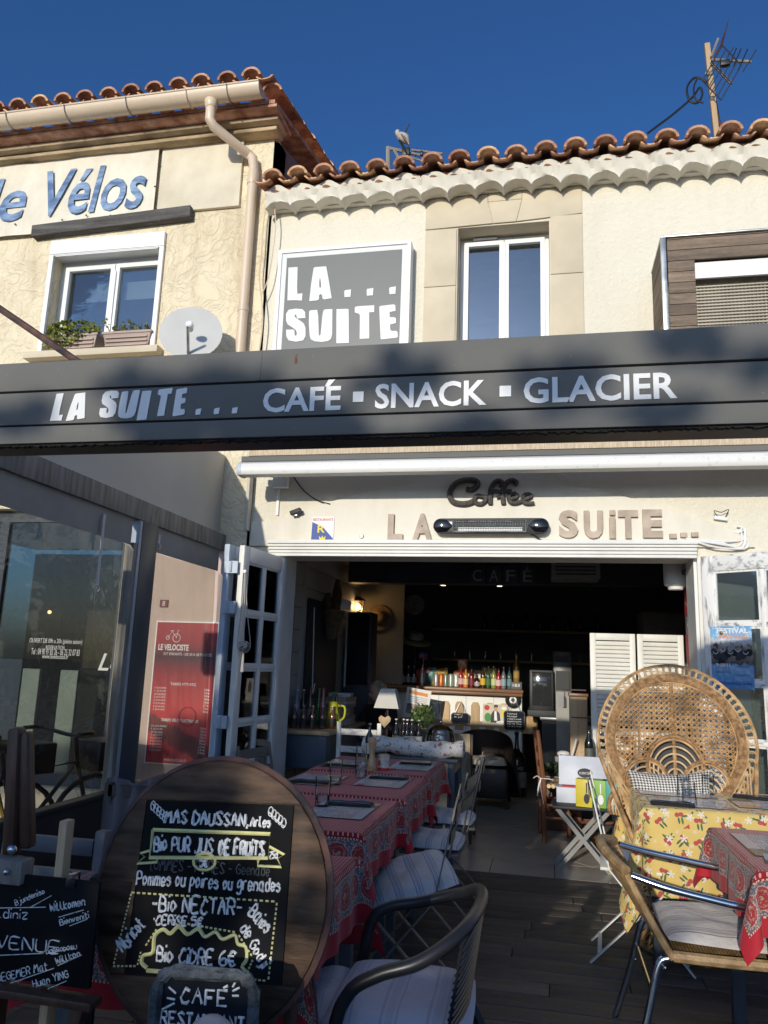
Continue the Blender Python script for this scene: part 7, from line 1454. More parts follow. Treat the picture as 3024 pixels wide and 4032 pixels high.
gj = P(2230,2900,Y=7.5); t = thing('glass_jar', 'glass jar with pale straws on the low chest', 'jar', (gj.x,7.5,.47)); MB().lathe((gj.x,7.5,.471),[(.0,0),(.07,0),(.075,.01),(.075,.16),(.06,.18)],18).build('glass_body', K['glass'], t); MB().tube([(gj.x,7.5,.48),(gj.x+.09,7.48,.80)],.008,6).build('straw', K['paper'], t)
# low chest with greenery, rush chairs
cx0, cx1, cz0, cz1 = cb_(2128,2345,3080,3170,7.45); lc = thing('low_chest', 'low dark wooden chest carrying a moss garland', 'chest', ((cx0+cx1)/2,7.45,0)); MB().box(cx0,cx1,7.45,7.8,0,.44).build('chest_body', K['dkwood'], lc, .005); MB().box(cx0-.02,cx1+.02,7.42,7.82,.441,.47).build('chest_top', K['dkwood'], lc, .005)
m = MB(); leafset(m,((cx0+cx1)/2-.06,7.52,.53),.20,.06,.06,500,.012,.024,77); o = tag(m.build('moss_garland', K['leafdark']), 'dark green moss garland lying on the low chest', 'garland')
x0,x1,z0,z1 = cb_(2190,2250,3000,3060,7.6); t = thing('wooden_box', 'grey wooden box with white cloth on the low chest', 'box', ((x0+x1)/2,7.6,.47)); MB().box(x0-.02,x1+.04,7.62,7.78,.471,.62).build('box_body', K['greywood'], t, .004); MB().ball(((x0+x1)/2+.0,7.70,.64),.06,.05,.03).build('cloth', K['paper'], t)
x0,x1,z0,z1 = cb_(2290,2345,2880,2920,7.55); t = thing('metal_bucket', 'small zinc bucket on the low chest', 'bucket', (x0+.05,7.58,.47)); MB().lathe((x0+.06,7.60,.471),[(.06,0),(.08,.16),(.084,.162),(.084,.168)],18).build('bucket_body', K['zinc'], t); MB().tube([(x0+.06+.08*math.cos(a),7.60,.63+.06*math.sin(a)) for a in [i*math.pi/8 for i in range(9)]],.003,5).build('bucket_handle', K['steel'], t)
def rush_chair(label, loc, rz, first=None):
    if first: return dup(first, loc, rz, label, 'brown rush seat chairs')
    t = thing('rush_chair', label, 'chair', loc, 'brown rush seat chairs', True, rz)
    for s in (-1,1): MB().tube([(.2*1,s*.19,0),(.2,s*.19,.45),(.25,s*.18,.9)],[.019,.021,.017],8).build('back_post', K['chairwood'], t); MB().tube([(-.2,s*.2,0),(-.2,s*.2,.46)],.02,8).build('front_leg', K['chairwood'], t)
    for z, x in ((.84,.242),(.72,.229),(.60,.216)): MB().bar((x,-.17,z),(x,.17,z),.018,.05).build('back_rail', K['chairwood'], t, .004)
    for s in (-1,1): MB().tube([(-.2,s*.2,.2),(.2,s*.19,.2)],.011,6).tube([(-.2,s*.2,.3),(.2,s*.19,.3)],.011,6).build('side_stretcher', K['chairwood'], t)
    MB().tube([(-.2,-.2,.25),(-.2,.2,.25)],.011,6).build('front_stretcher', K['chairwood'], t)
    m = MB()
    for k in range(12): m.tube([(-.2+k*.036,-.19,.45),(-.2+k*.036,0,.442),(-.2+k*.036,.19,.45)],.0185,6)
    m.build('rush_seat', K['rattanlt'], t); return t
r1 = rush_chair('brown rush seat chair with a tied white ribbon, seen from its back', (.16,7.12,0), R(185)); rush_chair('brown rush seat chair between the low chest and the peacock chair', (.42,7.05,0), R(10), r1)
p = P(2130,3065,Y=6.9); m = MB(); m.tube(smoothline([p+Vector((-.06,0,.0)),p+Vector((-.03,-.02,.02)),p,p+Vector((.06,0,.0)),p+Vector((.1,.02,-.01))],4),.008,6,flat=.5).tube(smoothline([p,p+Vector((.0,-.02,-.08)),p+Vector((.02,-.01,-.2))],4),.008,6,flat=.4).tube(smoothline([p,p+Vector((-.02,-.02,-.06)),p+Vector((-.03,-.01,-.14))],4),.008,6,flat=.4); tag(m.build('white_ribbon', K['white']), 'white ribbon tied round the brown chair post', 'ribbon')
# ------------------------------------------------ folding tray with tea boxes
TT = P(2285,3168,Y=6.15); tz_ = TT.z; ft = thing('tray_table', 'small dark folding tray table with crossed grey legs', 'table', (TT.x,6.2,0)); MB().box(TT.x-.20,TT.x+.24,6.02,6.36,tz_-.02,tz_).build('tray_top', K['kick'], ft, .004)
for s in (6.06,6.32): MB().bar((TT.x-.17,s,tz_-.021),(TT.x+.20,s,.0),.03,.008,(0,1,0)).bar((TT.x+.20,s+.012,tz_-.021),(TT.x-.17,s+.012,.0),.03,.008,(0,1,0)).build('crossed_legs', mat('grey_leg_%d'%int(s*100), (.25,.25,.24), .5), ft)
kb = thing('tea_chest', 'open white tea presentation box with oval emblem in the lid', 'box', (TT.x,6.25,tz_)); a = P(2193,3145,Y=6.2); bx_a = TT.x-.17; MB().box(bx_a,bx_a+.34,6.18,6.34,tz_+.001,tz_+.11).build('tray', mat('pale_blue_white', (.55,.58,.66), .5), kb, .003); l0 = Vector((bx_a+.06,6.345,tz_+.11)); MB().obox((bx_a+.20,6.36,tz_+.20),.36,.015,.24,Matrix.Rotation(R(-10),3,'X')).build('lid', mat('pale_blue_lid', (.55,.58,.66), .5), kb, .003)
MB().prism(ell(0,0,.055,.035),(bx_a+.215,6.347,tz_+.2),XU,ZU,.002).build('emblem', K['ink'], kb); m = MB(); text(m,'KUSMI TEA',(bx_a+.175,6.3445,tz_+.19),XU,ZU,.08,.018,.001,.01); m.build('lettering', K['paper'], kb); MB().box(bx_a+.04,bx_a+.15,6.2,6.28,tz_+.1105,tz_+.118).build('red_sachet', K['inkred'], kb)
for lab, px, c, c2 in (('yellow tea box with a black spoon print',2303,(.62,.50,.04),K['ink']),('green tea box with a white cup print',2358,(.22,.42,.06),K['white']),('teal tea box half behind the rattan lattice',2405,(.05,.33,.32),K['white'])):
    x = P(px,3140,Y=6.08).x; t = thing('tea_box', lab, 'box', (x,6.08,tz_), 'tea boxes on the tray'); MB().obox((x,6.09,tz_+.096),.115,.09,.19,Matrix.Rotation(R(-12),3,'Z')).build('carton', mat('tea_carton_%d'%px, c, .5, .08), t, .002); MB().prism(ell(0,0,.02,.035),(x+.01,6.036,tz_+.06),XU,ZU,.001).build('print', c2, t); MB().box(x+.006,x+.014,6.0345,6.0355,tz_+.1,tz_+.17).build('print_stem', c2, t)
# ------------------------------------------------ quilted table with lamp, beers, cloche
qt = table('wooden table with blue legs behind the red tables', -.99, 6.17, .36, .30, .735, None); bpy.data.objects[qt.name].children[0].data.materials[0] = K['paleplank']
m = MB()
def qf(u, v):                                       # a thick rolled quilt along the front edge
    x = -1.36+.76*u; a = v*2*math.pi; w_ = .02*math.sin(u*19)+.012*math.sin(u*41); return (x, 5.93+(.075+w_*.3)*math.cos(a), .80+(.062+w_*.3)*math.sin(a)+.012*math.sin(u*7))
m.grid(qf, 40, 14, lambda u,v:(u*.76,v*.42))
g = NT('rose_sprig_quilt'); v = g.co((1,1,1),'UV'); n1 = g.noise(v,26,4,.6,.5); n2 = g.noise(v,55,3)
K['quilt'] = g.set(Base_Color=g.mix(g.math('GREATER_THAN',n1,.60), g.mix(g.math('GREATER_THAN',n2,.62),(.62,.60,.56),(.22,.25,.2)), (.35,.12,.14)), Roughness=.9, Normal=g.bump(g.noise(g.co(),22,3),.4,.02))
tag(m.build('rolled_quilt', K['quilt'], None, sharp=80), 'white quilt with rose sprigs rolled along the table edge', 'quilt')
tag(MB().box(-1.30,-.66,6.02,6.45,.7365,.762).build('serving_board', K['kick'], None, .004), 'dark tray carrying beer bottles behind the rolled quilt', 'tray')
TZ = .7635
lm = P(1522,2930,Y=6.2); lp = thing('table_lamp', 'table lamp with square cream shade and wooden heart', 'lamp', (lm.x,6.2,TZ)); MB().lathe((lm.x,6.2,TZ),[(.075,0),(.08,.006),(.075,.03),(0,.031)],20).build('base', K['paleplank'], lp); MB().tube([(lm.x,6.2,TZ+.03),(lm.x,6.2,1.12)],.006,6).build('stem', K['iron'], lp)
sa = P(1480,2785,Y=6.2); sb_ = P(1577,2785,Y=6.2); st_ = P(1528,2712,Y=6.2); hw = (sb_.x-sa.x)/2; cxl = (sa.x+sb_.x)/2
MB().add([(cxl+sx*hw,6.2+sy_*hw*.8,sa.z) for sx,sy_ in ((-1,-1),(1,-1),(1,1),(-1,1))]+[(cxl+sx*hw*.56,6.2+sy_*hw*.5,st_.z) for sx,sy_ in ((-1,-1),(1,-1),(1,1),(-1,1))], [(0,1,5,4),(1,2,6,5),(2,3,7,6),(3,0,4,7)]).build('shade', mat('cream_linen_shade', (.55,.52,.46), .9, .05, 6), lp)
hc = P(1515,2840,Y=6.17); MB().prism([(0,-.05),(.045,.0),(.05,.025),(.03,.045),(.0,.028),(-.03,.045),(-.05,.025),(-.045,0)],hc,XU,ZU,.008).build('wooden_heart', K['paleplank'], lp, .002); MB().tube([hc+Vector((0,-.004,.03)),(lm.x,6.195,hc.z+.12)],.0015,4).build('heart_cord', K['iron'], lp)
for lab, px, l_ in (('brown beer bottle with yellow label by the lamp',1558,(.55,.38,.03)),('dark beer bottle with plain label in the beer row',1585,(.05,.05,.06)),('dark beer bottle with green and white label',1602,(.30,.42,.34)),('dark beer bottle with cream label',1620,(.5,.45,.4)),('dark beer bottle with large white label',1648,(.55,.56,.5))):
    x = P(px,2935,Y=6.16).x; bottle(lab, (x,6.16+.03*(px%2),TZ), .225, .029, (.02,.010,.005), l_, (.6,.6,.58), 'beer bottles on the tray')
p = P(1477,3010,Y=5.70); bottle('dark bottle with white label and blue neck beside the pepper mill', (p.x,5.48,.7545), .24, .029, (.015,.012,.01), (.5,.5,.48), (.4,.45,.5))
gx = P(1690,2950,Y=6.1); 
for k, dx in enumerate((0,.07)): tumbler('clear empty tumbler %s the herb vase on the tray' % ('left below' if k == 0 else 'right below'), (gx.x-.02+dx,6.07,TZ), .12, .033)
vx = P(1665,2900,Y=6.28).x; t = thing('herb_vase', 'glass vase with leafy green herbs beside the beers', 'vase', (vx,6.28,TZ)); MB().lathe((vx,6.28,TZ),[(.03,0),(.04,.01),(.032,.1),(.038,.15)],16).build('glass_body', K['glass'], t); m = MB(); leafset(m,(vx+.0,6.27,TZ+.25),.10,.06,.09,260,.012,.026,5); m.build('foliage', K['leaf'], t); m = MB()
for k in range(8): m.tube([(vx,6.28,TZ+.02),(vx+.02*(k-3.5),6.275,TZ+.26)],.003,4)
m.build('stem', K['leafdark'], t)
cx_ = P(1735,2900,Y=6.32).x; t = thing('cake_dome', 'glass cake dome with knob on a wooden plate', 'cake dome', (cx_,6.32,TZ)); MB().lathe((cx_,6.32,TZ),[(.13,0),(.135,.012),(.13,.022),(0,.023)],24).build('plate', K['paleplank'], t); MB().lathe((cx_,6.32,TZ+.0235),[(.11,0),(.115,.05),(.095,.12),(.05,.155),(0,.165)],24).build('dome', thin_glass('smoky_dome',(.55,.5,.42),1,0,1,.08), t); MB().ball((cx_,6.32,TZ+.205),.016).build('knob', K['steel'], t)
wgx = P(1735,2800,Y=6.45).x; t = thing('wine_glass', 'stemmed wine glass behind the cake dome', 'wine glass', (wgx-.04,6.44,.7365)); MB().lathe((wgx-.04,6.44,.7365),[(.03,0),(.03,.003),(.004,.008),(.004,.26),(.02,.275),(.038,.31),(.036,.35),(.03,.37)],16).build('glass_body', K['glass'], t)
m = MB(); c0 = P(1820,2890,Y=6.6); 
def thr(u, v): return (c0.x-.10+.16*u+.02*v, 6.62+.02*math.sin(u*9+v*2)+.0*v, c0.z-(c0.z-.36)*v+.015*math.sin(u*5)*(1-v)*0)
m.grid(thr, 14, 18, lambda u,v:(u*1.2,v)); tag(m.build('beige_throw', stripes('beige_striped_throw',(.36,.29,.19),(.5,.44,.33),(.40,.33,.23),2.0,0), None, sharp=80), 'beige striped throw hanging over a chair back', 'throw')
t = thing('slim_chair', 'dark slim chair under the beige throw', 'chair', (c0.x-.02,6.65,0))
for x in (-.09,.07): MB().bar((c0.x+x,6.65,0),(c0.x+x,6.65,c0.z-.005),.028,.028).build('back_post', K['dkwood'], t); MB().bar((c0.x+x,7.02,0),(c0.x+x,7.02,.44),.028,.028).build('front_leg', K['dkwood'], t)
MB().box(c0.x-.11,c0.x+.09,6.66,7.04,.44,.47).build('seat', K['dkwood'], t); MB().bar((c0.x-.10,6.65,c0.z-.02),(c0.x+.08,6.65,c0.z-.02),.02,.03).build('back_rail', K['dkwood'], t)
# white ladder chair behind the lamp table
wx = P(1335,2850,Z=.9); wr_ = P(1482,2862,Z=.9); t = thing('white_wooden_chair', 'distressed white wooden chair beside the lamp table', 'chair', ((wx.x+wr_.x)/2,6.5,0))
for x in (wx.x,wr_.x): MB().bar((x+.02,6.46,0),(x,6.50,.92),.04,.035).build('back_post', K['shabby'], t, .004); MB().bar((x,6.88,0),(x,6.88,.45),.035,.035).build('front_leg', K['shabby'], t, .004)
for z in (.70,.84,.55): MB().bar((wx.x+.02,6.495,z),(wr_.x-.02,6.495,z),.018,.05).build('back_rail', K['shabbyh'], t, .003)
MB().box(wx.x-.02,wr_.x+.02,6.47,6.92,.451,.475).build('seat', K['shabbyh'], t, .004)
# ------------------------------------------------ dark tub armchair with pale cushion
AC = Vector((-.66,8.62,0)); t = thing('tub_armchair', 'dark brown tub armchair in front of the bar', 'armchair', AC); m = MB(); K['hide'] = mat('dark_brown_leather', (.018,.013,.011), .45, .3, 6, .2, 40)
def tub(u, v):
    a = math.pi*(-.08+1.16*u); r = .34+.03*math.sin(v*math.pi); h = .44+.26*math.sin(math.pi*min(1,max(0,u)))**.5; th = .075*math.sin(2*math.pi*v); q = .5-.5*math.cos(2*math.pi*v)
    return AC+Vector((-(r+.06*math.cos(2*math.pi*v))*math.cos(a), -.05+(r*.95+.06*math.cos(2*math.pi*v))*math.sin(a), .10+(h-.06)*q+.0))
m.grid(tub, 30, 14); m.build('curved_back', K['hide'], t, sharp=80); MB().box(AC.x-.27,AC.x+.27,AC.y-.33,AC.y+.2,.10,.40).build('seat_base', K['hide'], t, .03)
for sx in (-1,1):
    for sy_ in (-.28,.22): MB().tube([AC+Vector((sx*.24,sy_,.12)),AC+Vector((sx*.27,sy_,0))],[.025,.016],8).build('leg', K['dkwood'], t)
cushion('pale cream cushion in the dark tub armchair', AC+Vector((0,-.06,.425)), .50, .48, .06, R(3), mat('cream_cotton', (.50,.46,.38), .9, .1, 6, .3, 20), (0,0), seed=21)
# ------------------------------------------------ sideboard on the left with bottles, books, jug
sd = thing('sideboard', 'blue painted sideboard with wooden top along the left wall', 'sideboard', (-2.0,6.9,0)); MB().box(-2.215,-1.76,6.30,7.55,.55,.815).build('drawer_case', mat('slate_blue_sideboard', (.06,.085,.12), .55, .15, 5), sd, .006); MB().box(-2.22,-1.73,6.27,7.58,.816,.85).build('top', K['paleplank'], sd, .004)
for y in (6.33,7.50):
    for x in (-2.19,-1.79): MB().box(x-.025,x+.025,y-.025,y+.025,0,.549).build('leg', K['legblue'], sd, .003)
MB().box(-2.2,-1.78,6.35,7.5,.12,.14).build('lower_shelf', K['paleplank'], sd)
def onsb(px, py, Y): q = P(px,py,Y=Y); q.z = .851; q.x = max(-2.19,min(-1.76,q.x)); return q
K_ = [(1150,6.42),(1178,6.42),(1205,6.44),(1232,6.46),(1262,6.5),(1280,6.55)]
for k, (px, Y) in enumerate(K_): q = onsb(px,2850,Y); q.x = -2.16+k*.075; bottle('squat soda bottle with black label on the sideboard', q, .19, .032, (.13,.05,.02), (.02,.02,.022), (.5,.5,.48), 'soda bottles on the sideboard')
for lab, x, Y, h, c, l_, cp_ in (('syrup bottle with red cap on the sideboard',-2.05,6.75,.33,(.10,.05,.03),(.2,.18,.15),(.5,.03,.03)),('tall green bottle on the sideboard',-2.00,6.85,.32,(.02,.12,.03),(.05,.2,.06),(.1,.3,.1)),('pink bottle with red cap on the sideboard',-1.94,6.78,.33,(.3,.12,.1),None,(.55,.03,.04)),('white capped bottle against the boarded wall',-2.16,6.7,.31,(.3,.3,.3),None,(.6,.6,.6)),('dark bottle with white cap against the boarded wall',-2.13,6.8,.31,(.04,.02,.02),(.3,.28,.26),(.6,.6,.6)),('green capped bottle beside the books',-1.88,6.9,.29,(.04,.08,.03),None,(.1,.4,.1)),('brown sauce bottle with gold cap beside the jug',-1.80,6.72,.30,(.035,.015,.01),None,(.4,.3,.1)),('pale bottle with printed label at the sideboard end',-2.19,6.36,.25,(.3,.22,.15),(.4,.3,.25),(.5,.5,.5))):
    bottle(lab, (x,Y,.851), h, .033, c, l_, cp_)
jg = Vector((-1.80,6.62,.851)); t = thing('yellow_jug', 'bright yellow jug on the sideboard beside the books', 'jug', jg); MB().lathe(jg,[(.04,0),(.06,.03),(.062,.09),(.045,.15),(.042,.2),(.052,.225)],18).build('jug_body', mat('yellow_glaze', (.45,.45,.03), .35), t); MB().tube(smoothline([jg+Vector((.045,0,.19)),jg+Vector((.10,0,.18)),jg+Vector((.10,0,.10)),jg+Vector((.06,0,.06))],4),.010,7).build('handle', mat('yellow_glaze_handle', (.45,.45,.03), .35), t)
z = .851; q_ = random.Random(9)
for k in range(9): h = q_.uniform(.022,.04); c = q_.choice([(.35,.34,.32),(.2,.14,.1),(.4,.38,.36),(.12,.16,.2),(.3,.2,.15)]); tt = thing('book', ['top book','second book','third book','fourth book','fifth book','sixth book','seventh book','eighth book','bottom book'][8-k]+' of the stack on the sideboard', 'book', (-1.83,7.1,z), 'books stacked on the sideboard'); MB().obox((-1.86,7.1,z+h/2),.2,.26,h-.001,Matrix.Rotation(q_.uniform(-.15,.15),3,'Z')).build('cover', mat('book_cover_%d'%k, c, .6), tt, .002); z += h
# framed notice, blackboards, baguettes, lantern, hats, clock
t = thing('framed_notice', 'dark framed printed notice on the white boarded wall', 'picture', (-2.2,6.45,1.2)); a = P(1112,2620,X=-2.215); b = P(1172,2415,X=-2.215); MB().box(-2.222,-2.20,6.33,6.62,1.30,1.98).build('frame', K['dkwood'], t, .004); MB().box(-2.1995,-2.197,6.36,6.59,1.33,1.95).build('sheet', K['paper'], t)
for k in range(14): MB().box(-2.1968,-2.1962,6.39,6.39+.05+.1*((k*7)%3)/2,1.88-k*.037,1.89-k*.037).build('text_line', K['inkgrey'], t)
t = thing('dark_wall_panel', 'large dark panel on the left wall with hanging beads', 'panel', (-2.2,7.5,.95)); MB().box(-2.222,-2.19,7.05,8.1,1.0,2.0).build('board', K['kick'], t, .005); MB().tube(smoothline([(-2.18,7.15,1.92),(-2.17,7.16,1.5),(-2.17,7.2,1.12),(-2.17,7.26,1.2)],5),.006,5).build('bead_string', K['white'], t); MB().box(-2.19,-2.12,7.0,7.6,.98,1.06).build('ledge', K['navy'], t)
p = P(1315,2420,Y=7.6); t = thing('bread_display', 'woven cone with two long baguettes hung on the left wall', 'bread display', p-Vector((0,0,.3)))
MB().tube([p+Vector((-.02,0,-.25)),p+Vector((0,0,.05))],[.05,.12],12).build('cone', mat('jute_cone', (.13,.095,.06), .9, .3, 30, .6, 60), t)
for dx, h in ((-.06,.22),(.02,.36)): MB().tube([p+Vector((dx,0,-.05)),p+Vector((dx*1.2,0,h*.6)),p+Vector((dx*1.1,0,h))],[.045,.05,.02],10).build('baguette', mat('bread_crust_%d'%int(h*100), (.10,.06,.035), .8, .4, 20, .5, 30), t)
MB().prism([(-.05,-.04),(.06,-.06),(.06,.04),(-.03,.06)],p+Vector((.12,-.03,.1)),XU,ZU,.002).build('card', K['paper'], t); MB().tube([p+Vector((0,0,0)),Vector((-2.22,7.6,p.z+.1))],.01,6).build('bracket', K['iron'], t)
a = P(1352,2705,Y=8.4); b = P(1462,2410,Y=8.4); t = thing('chalk_cabinet', 'tall dark glass fronted cabinet below the lantern', 'cabinet', ((a.x+b.x)/2,8.4,a.z)); MB().box(a.x,b.x,8.42,8.75,0.02,b.z).build('carcass', K['navy'], t, .006); MB().box(a.x+.02,b.x-.02,8.405,8.419,a.z+.03,b.z-.03).build('glass_front', mat('smoked_cabinet_glass', (.012,.014,.018), .12), t); MB().box(a.x,a.x+.02,8.40,8.418,a.z,b.z).build('edge_strip', K['bluegrey'], t)
p = P(1408,2390,Y=9.0); t = thing('wall_lantern', 'lit carriage lantern glowing warm on the dim wall', 'lantern', p-Vector((0,0,.12))); MB().lathe(p+Vector((0,0,-.10)),[(.045,0),(.085,.17)],6).build('glass_case', thin_glass('lantern_glass',(1,.9,.7),.6,0,1,.03), t); MB().lathe(p+Vector((0,0,.071)),[(.105,0),(.09,.015),(.03,.05),(0,.055)],6).build('roof', K['iron'], t); MB().lathe(p+Vector((0,0,-.12)),[(.02,0),(.05,.018)],6).build('foot', K['iron'], t); MB().ball(p+Vector((0,0,.0)),.04).build('bulb', mat('lantern_bulb', (1,.8,.5), .5, emit=(1,.66,.28,1), es=14), t)
for k in range(6): a = k*math.pi/3; MB().tube([p+Vector((.046*math.cos(a),.046*math.sin(a),-.1)),p+Vector((.087*math.cos(a),.087*math.sin(a),.07))],.005,5).build('glazing_bar', K['iron'], t)
MB().tube([p+Vector((0,.05,-.1)),p+Vector((0,.22,-.1))],.012,6).build('bracket', K['iron'], t)
ll = bpy.data.lights.new('lantern_light','POINT'); ll.energy = 1.3; ll.color = (1,.62,.28); ll.shadow_soft_size = .05; lo_ = bpy.data.objects.new('lantern_light', ll); COL.objects.link(lo_); lo_.location = p+Vector((0,-.14,.0))
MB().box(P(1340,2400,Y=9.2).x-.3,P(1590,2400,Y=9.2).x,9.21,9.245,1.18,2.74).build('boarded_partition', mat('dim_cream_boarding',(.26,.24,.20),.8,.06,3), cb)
p = P(1492,2432,Y=9.15); t = thing('straw_hat', 'wide straw hat hung on the boarded partition', 'hat', p-Vector((0,0,.16))); MB().lathe(p+Vector((0,.03,0)),[(.16,.0),(.155,.012),(.085,.02),(.075,.08),(.05,.10),(0,.10)],24,(0.1,-1,.05)).build('straw_body', mat('straw', (.24,.16,.08), .8, .2, 20, .5, 90), t); MB().lathe(p+Vector((0,.008,0)),[(.088,.0),(.088,.02)],24,(.1,-1,.05)).build('hat_band', K['barwood'], t)
p = P(1635,2530,Y=9.45); t = thing('panama_hat', 'pale panama hat with dark band above the bar', 'hat', p-Vector((0,0,.05))); MB().lathe(p,[(.19,0),(.195,.006),(.1,.02),(.095,.09),(.075,.125),(.0,.12)],24,(.15,-.25,1)).build('hat_body', mat('panama', (.28,.26,.22), .8, .1, 30), t); MB().lathe(p+Vector((.004,-.006,.022)),[(.1,0),(.099,.03)],24,(.15,-.25,1)).build('hat_band', K['ink'], t); MB().tube([p,p-Vector((0,0,p.z-TOPZ-.002))],.01,6).build('hat_stand', K['iron'], t)
p = P(1632,2382,Y=9.6); t = thing('wall_clock', 'round pale wall clock hanging in the dim bar', 'clock', p-Vector((0,0,.13))); MB().lathe(p,[(.125,0),(.125,.02),(.11,.026),(0,.026)],28,(0,-1,0)).build('dial', mat('aged_dial', (.22,.21,.18), .7, .2, 20), t); MB().tube([p+Vector((0,-.03,0)),p+Vector((.05,-.03,.03))],.004,5).build('hand', K['ink'], t); MB().tube([p+Vector((0,-.032,0)),p+Vector((.0,-.032,-.07))],.004,5).build('hand', K['ink'], t); MB().tube([p+Vector((0,.005,.12)),Vector((p.x,p.y+.005,2.749))],.003,4).build('cord', K['iron'], t)
a = P(1532,2592,Y=9.4); t = thing('payment_terminal', 'small pale screen standing at the end of the bar', 'screen', (a.x,9.4,TOPZ)); MB().obox((a.x,9.42,a.z+.03),.10,.012,.10,Matrix.Rotation(R(12),3,'X')).build('screen_panel', mat('dim_silver', (.22,.23,.24), .35), t, .004); MB().tube([(a.x,9.43,TOPZ+.001),(a.x,9.43,a.z)],.012,6).build('stand', K['steel'], t)
a = P(1585,2830,Y=8.7); b = P(1702,2705,Y=8.7); t = thing('newspaper_page', 'printed page with food photograph propped before the bar', 'page', ((a.x+b.x)/2,8.7,a.z)); w_ = b.x-a.x; h_ = b.z-a.z; U2 = Vector((1,0,-.14)).normalized(); V2 = Vector((.14,.0,1)).normalized(); O2 = Vector((a.x,8.7,a.z+.03))
MB().prism([(0,0),(w_*.85,0),(w_*.85,h_*.9),(0,h_*.9)],O2,U2,V2,.002).build('sheet', K['paper'], t); MB().prism([(w_*.08,h_*.12),(w_*.78,h_*.12),(w_*.78,h_*.42),(w_*.08,h_*.42)],O2-Vector((0,.0022,0)),U2,V2,.0005).build('photograph', mat('printed_photo', (.10,.12,.2), .5, .6, 14, col2=(.4,.3,.25), lo=.4, hi=.6), t); MB().prism([(w_*.1,h_*.72),(w_*.75,h_*.70),(w_*.75,h_*.8),(w_*.1,h_*.82)],O2-Vector((0,.0022,0)),U2,V2,.0005).build('headline', K['inkorange'], t)
for k in range(4): MB().prism([(w_*.1,h_*(.48+.05*k)),(w_*.75,h_*(.48+.05*k)),(w_*.75,h_*(.495+.05*k)),(w_*.1,h_*(.495+.05*k))],O2-Vector((0,.0022,0)),U2,V2,.0005).build('text_line', K['inkgrey'], t)
MB().bar(O2+Vector((.1,.03,-.0)),Vector((O2.x+.1,8.75,0)),.02,.02).build('support', K['dkwood'], t)
# ------------------------------------------------ seated person
PX, PY = -1.62, 8.0
def skin_body(name, nodes, edges, m_, parent):
    me = bpy.data.meshes.new(name); me.from_pydata([n[0] for n in nodes], edges, [])
    o = bpy.data.objects.new(name, me); COL.objects.link(o); o.parent = parent; md = o.modifiers.new('skin','SKIN'); md.use_smooth_shade = True
    for i, (p, r) in enumerate(nodes): me.skin_vertices[0].data[i].radius = r if isinstance(r, tuple) else (r, r)
    me.skin_vertices[0].data[0].use_root = True
    sb2 = o.modifiers.new('sub','SUBSURF'); sb2.levels = sb2.render_levels = 2; me.materials.append(m_); return o
pe = thing('person', 'person in black clothes with grey blond hair seated by the lamp, leaning over a page', 'person', (PX,PY,0), None, True, R(-35)); K['blackcloth'] = mat('black_knit', (.012,.012,.013), .9, .2, 10, .3, 80)
N_ = [((0,0,.54),(.15,.12)),((0,-.02,.72),(.14,.10)),((0,-.06,.90),(.16,.11)),((0,-.09,1.0),(.08,.07)),((.17,-.08,.95),(.065,.065)),((.22,-.18,.74),(.05,.05)),((.16,-.38,.72),(.04,.04)),((-.17,-.08,.95),(.065,.065)),((-.22,-.18,.74),(.05,.05)),((-.12,-.38,.72),(.04,.04)),((.10,-.02,.50),(.09,.09)),((.11,-.42,.50),(.07,.07)),((.11,-.44,.10),(.05,.05)),((.11,-.56,.04),(.045,.035)),((-.10,-.02,.50),(.09,.09)),((-.11,-.42,.50),(.07,.07)),((-.11,-.44,.10),(.05,.05)),((-.11,-.56,.04),(.045,.035))]
skin_body('body', N_, [(0,1),(1,2),(2,3),(2,4),(4,5),(5,6),(2,7),(7,8),(8,9),(0,10),(10,11),(11,12),(12,13),(0,14),(14,15),(15,16),(16,17)], K['blackcloth'], pe)
K['skin'] = mat('skin', (.42,.25,.18), .6, .06, 8)
hd = MB().ball((0,-.13,1.12),.072,.09,.105,16,12).tube([(0,-.10,1.0),(0,-.12,1.06)],.045,10).ball((0,-.222,1.105),.014,.02,.022,8,6).ball((.072,-.12,1.11),.012,.02,.03,8,6).ball((-.072,-.12,1.11),.012,.02,.03,8,6); hd.build('head', K['skin'], pe, loc=None)
MB().ball((0,-.105,1.15),.085,.098,.095,16,12).ball((0,-.06,1.07),.088,.055,.13,14,10).build('hair', mat('grey_blond_hair', (.26,.21,.14), .6, .3, 8, .6, 60, stretch=(6,6,1), col2=(.42,.36,.27)), pe)
for s in (-1,1): MB().ball((.028*s,-.212,1.125),.010,.006,.007,8,6).build('eye', K['ink'], pe)
MB().ball((0,-.213,1.065),.022,.006,.006,8,6).build('mouth', mat('lips', (.4,.14,.12), .5), pe)
for s in (-1,1):
    hx = (.16 if s > 0 else -.12); h = MB().ball((hx,-.425,.72),.034,.045,.016,10,7)
    for k in range(4): h.tube(smoothline([(hx-.027+k*.018,-.455,.722),(hx-.028+k*.019,-.49+.006*abs(k-1.5),.718),(hx-.028+k*.019,-.515+.01*abs(k-1.5),.702)],3),[.0085,.0085,.008,.008,.0075,.007,.006],6)
    h.tube(smoothline([(hx-s*.03,-.42,.72),(hx-s*.05,-.445,.715),(hx-s*.048,-.47,.705)],3),[.010,.010,.009,.009,.008,.007,.006],6); h.build('hand', K['skin'], pe)
t = thing('dark_stool', 'dark wooden stool under the seated person', 'stool', (PX,PY,0)); MB().lathe((PX,PY,.40),[(.17,0),(.18,.01),(.18,.03),(.17,.04)],18).build('seat', K['dkwood'], t)
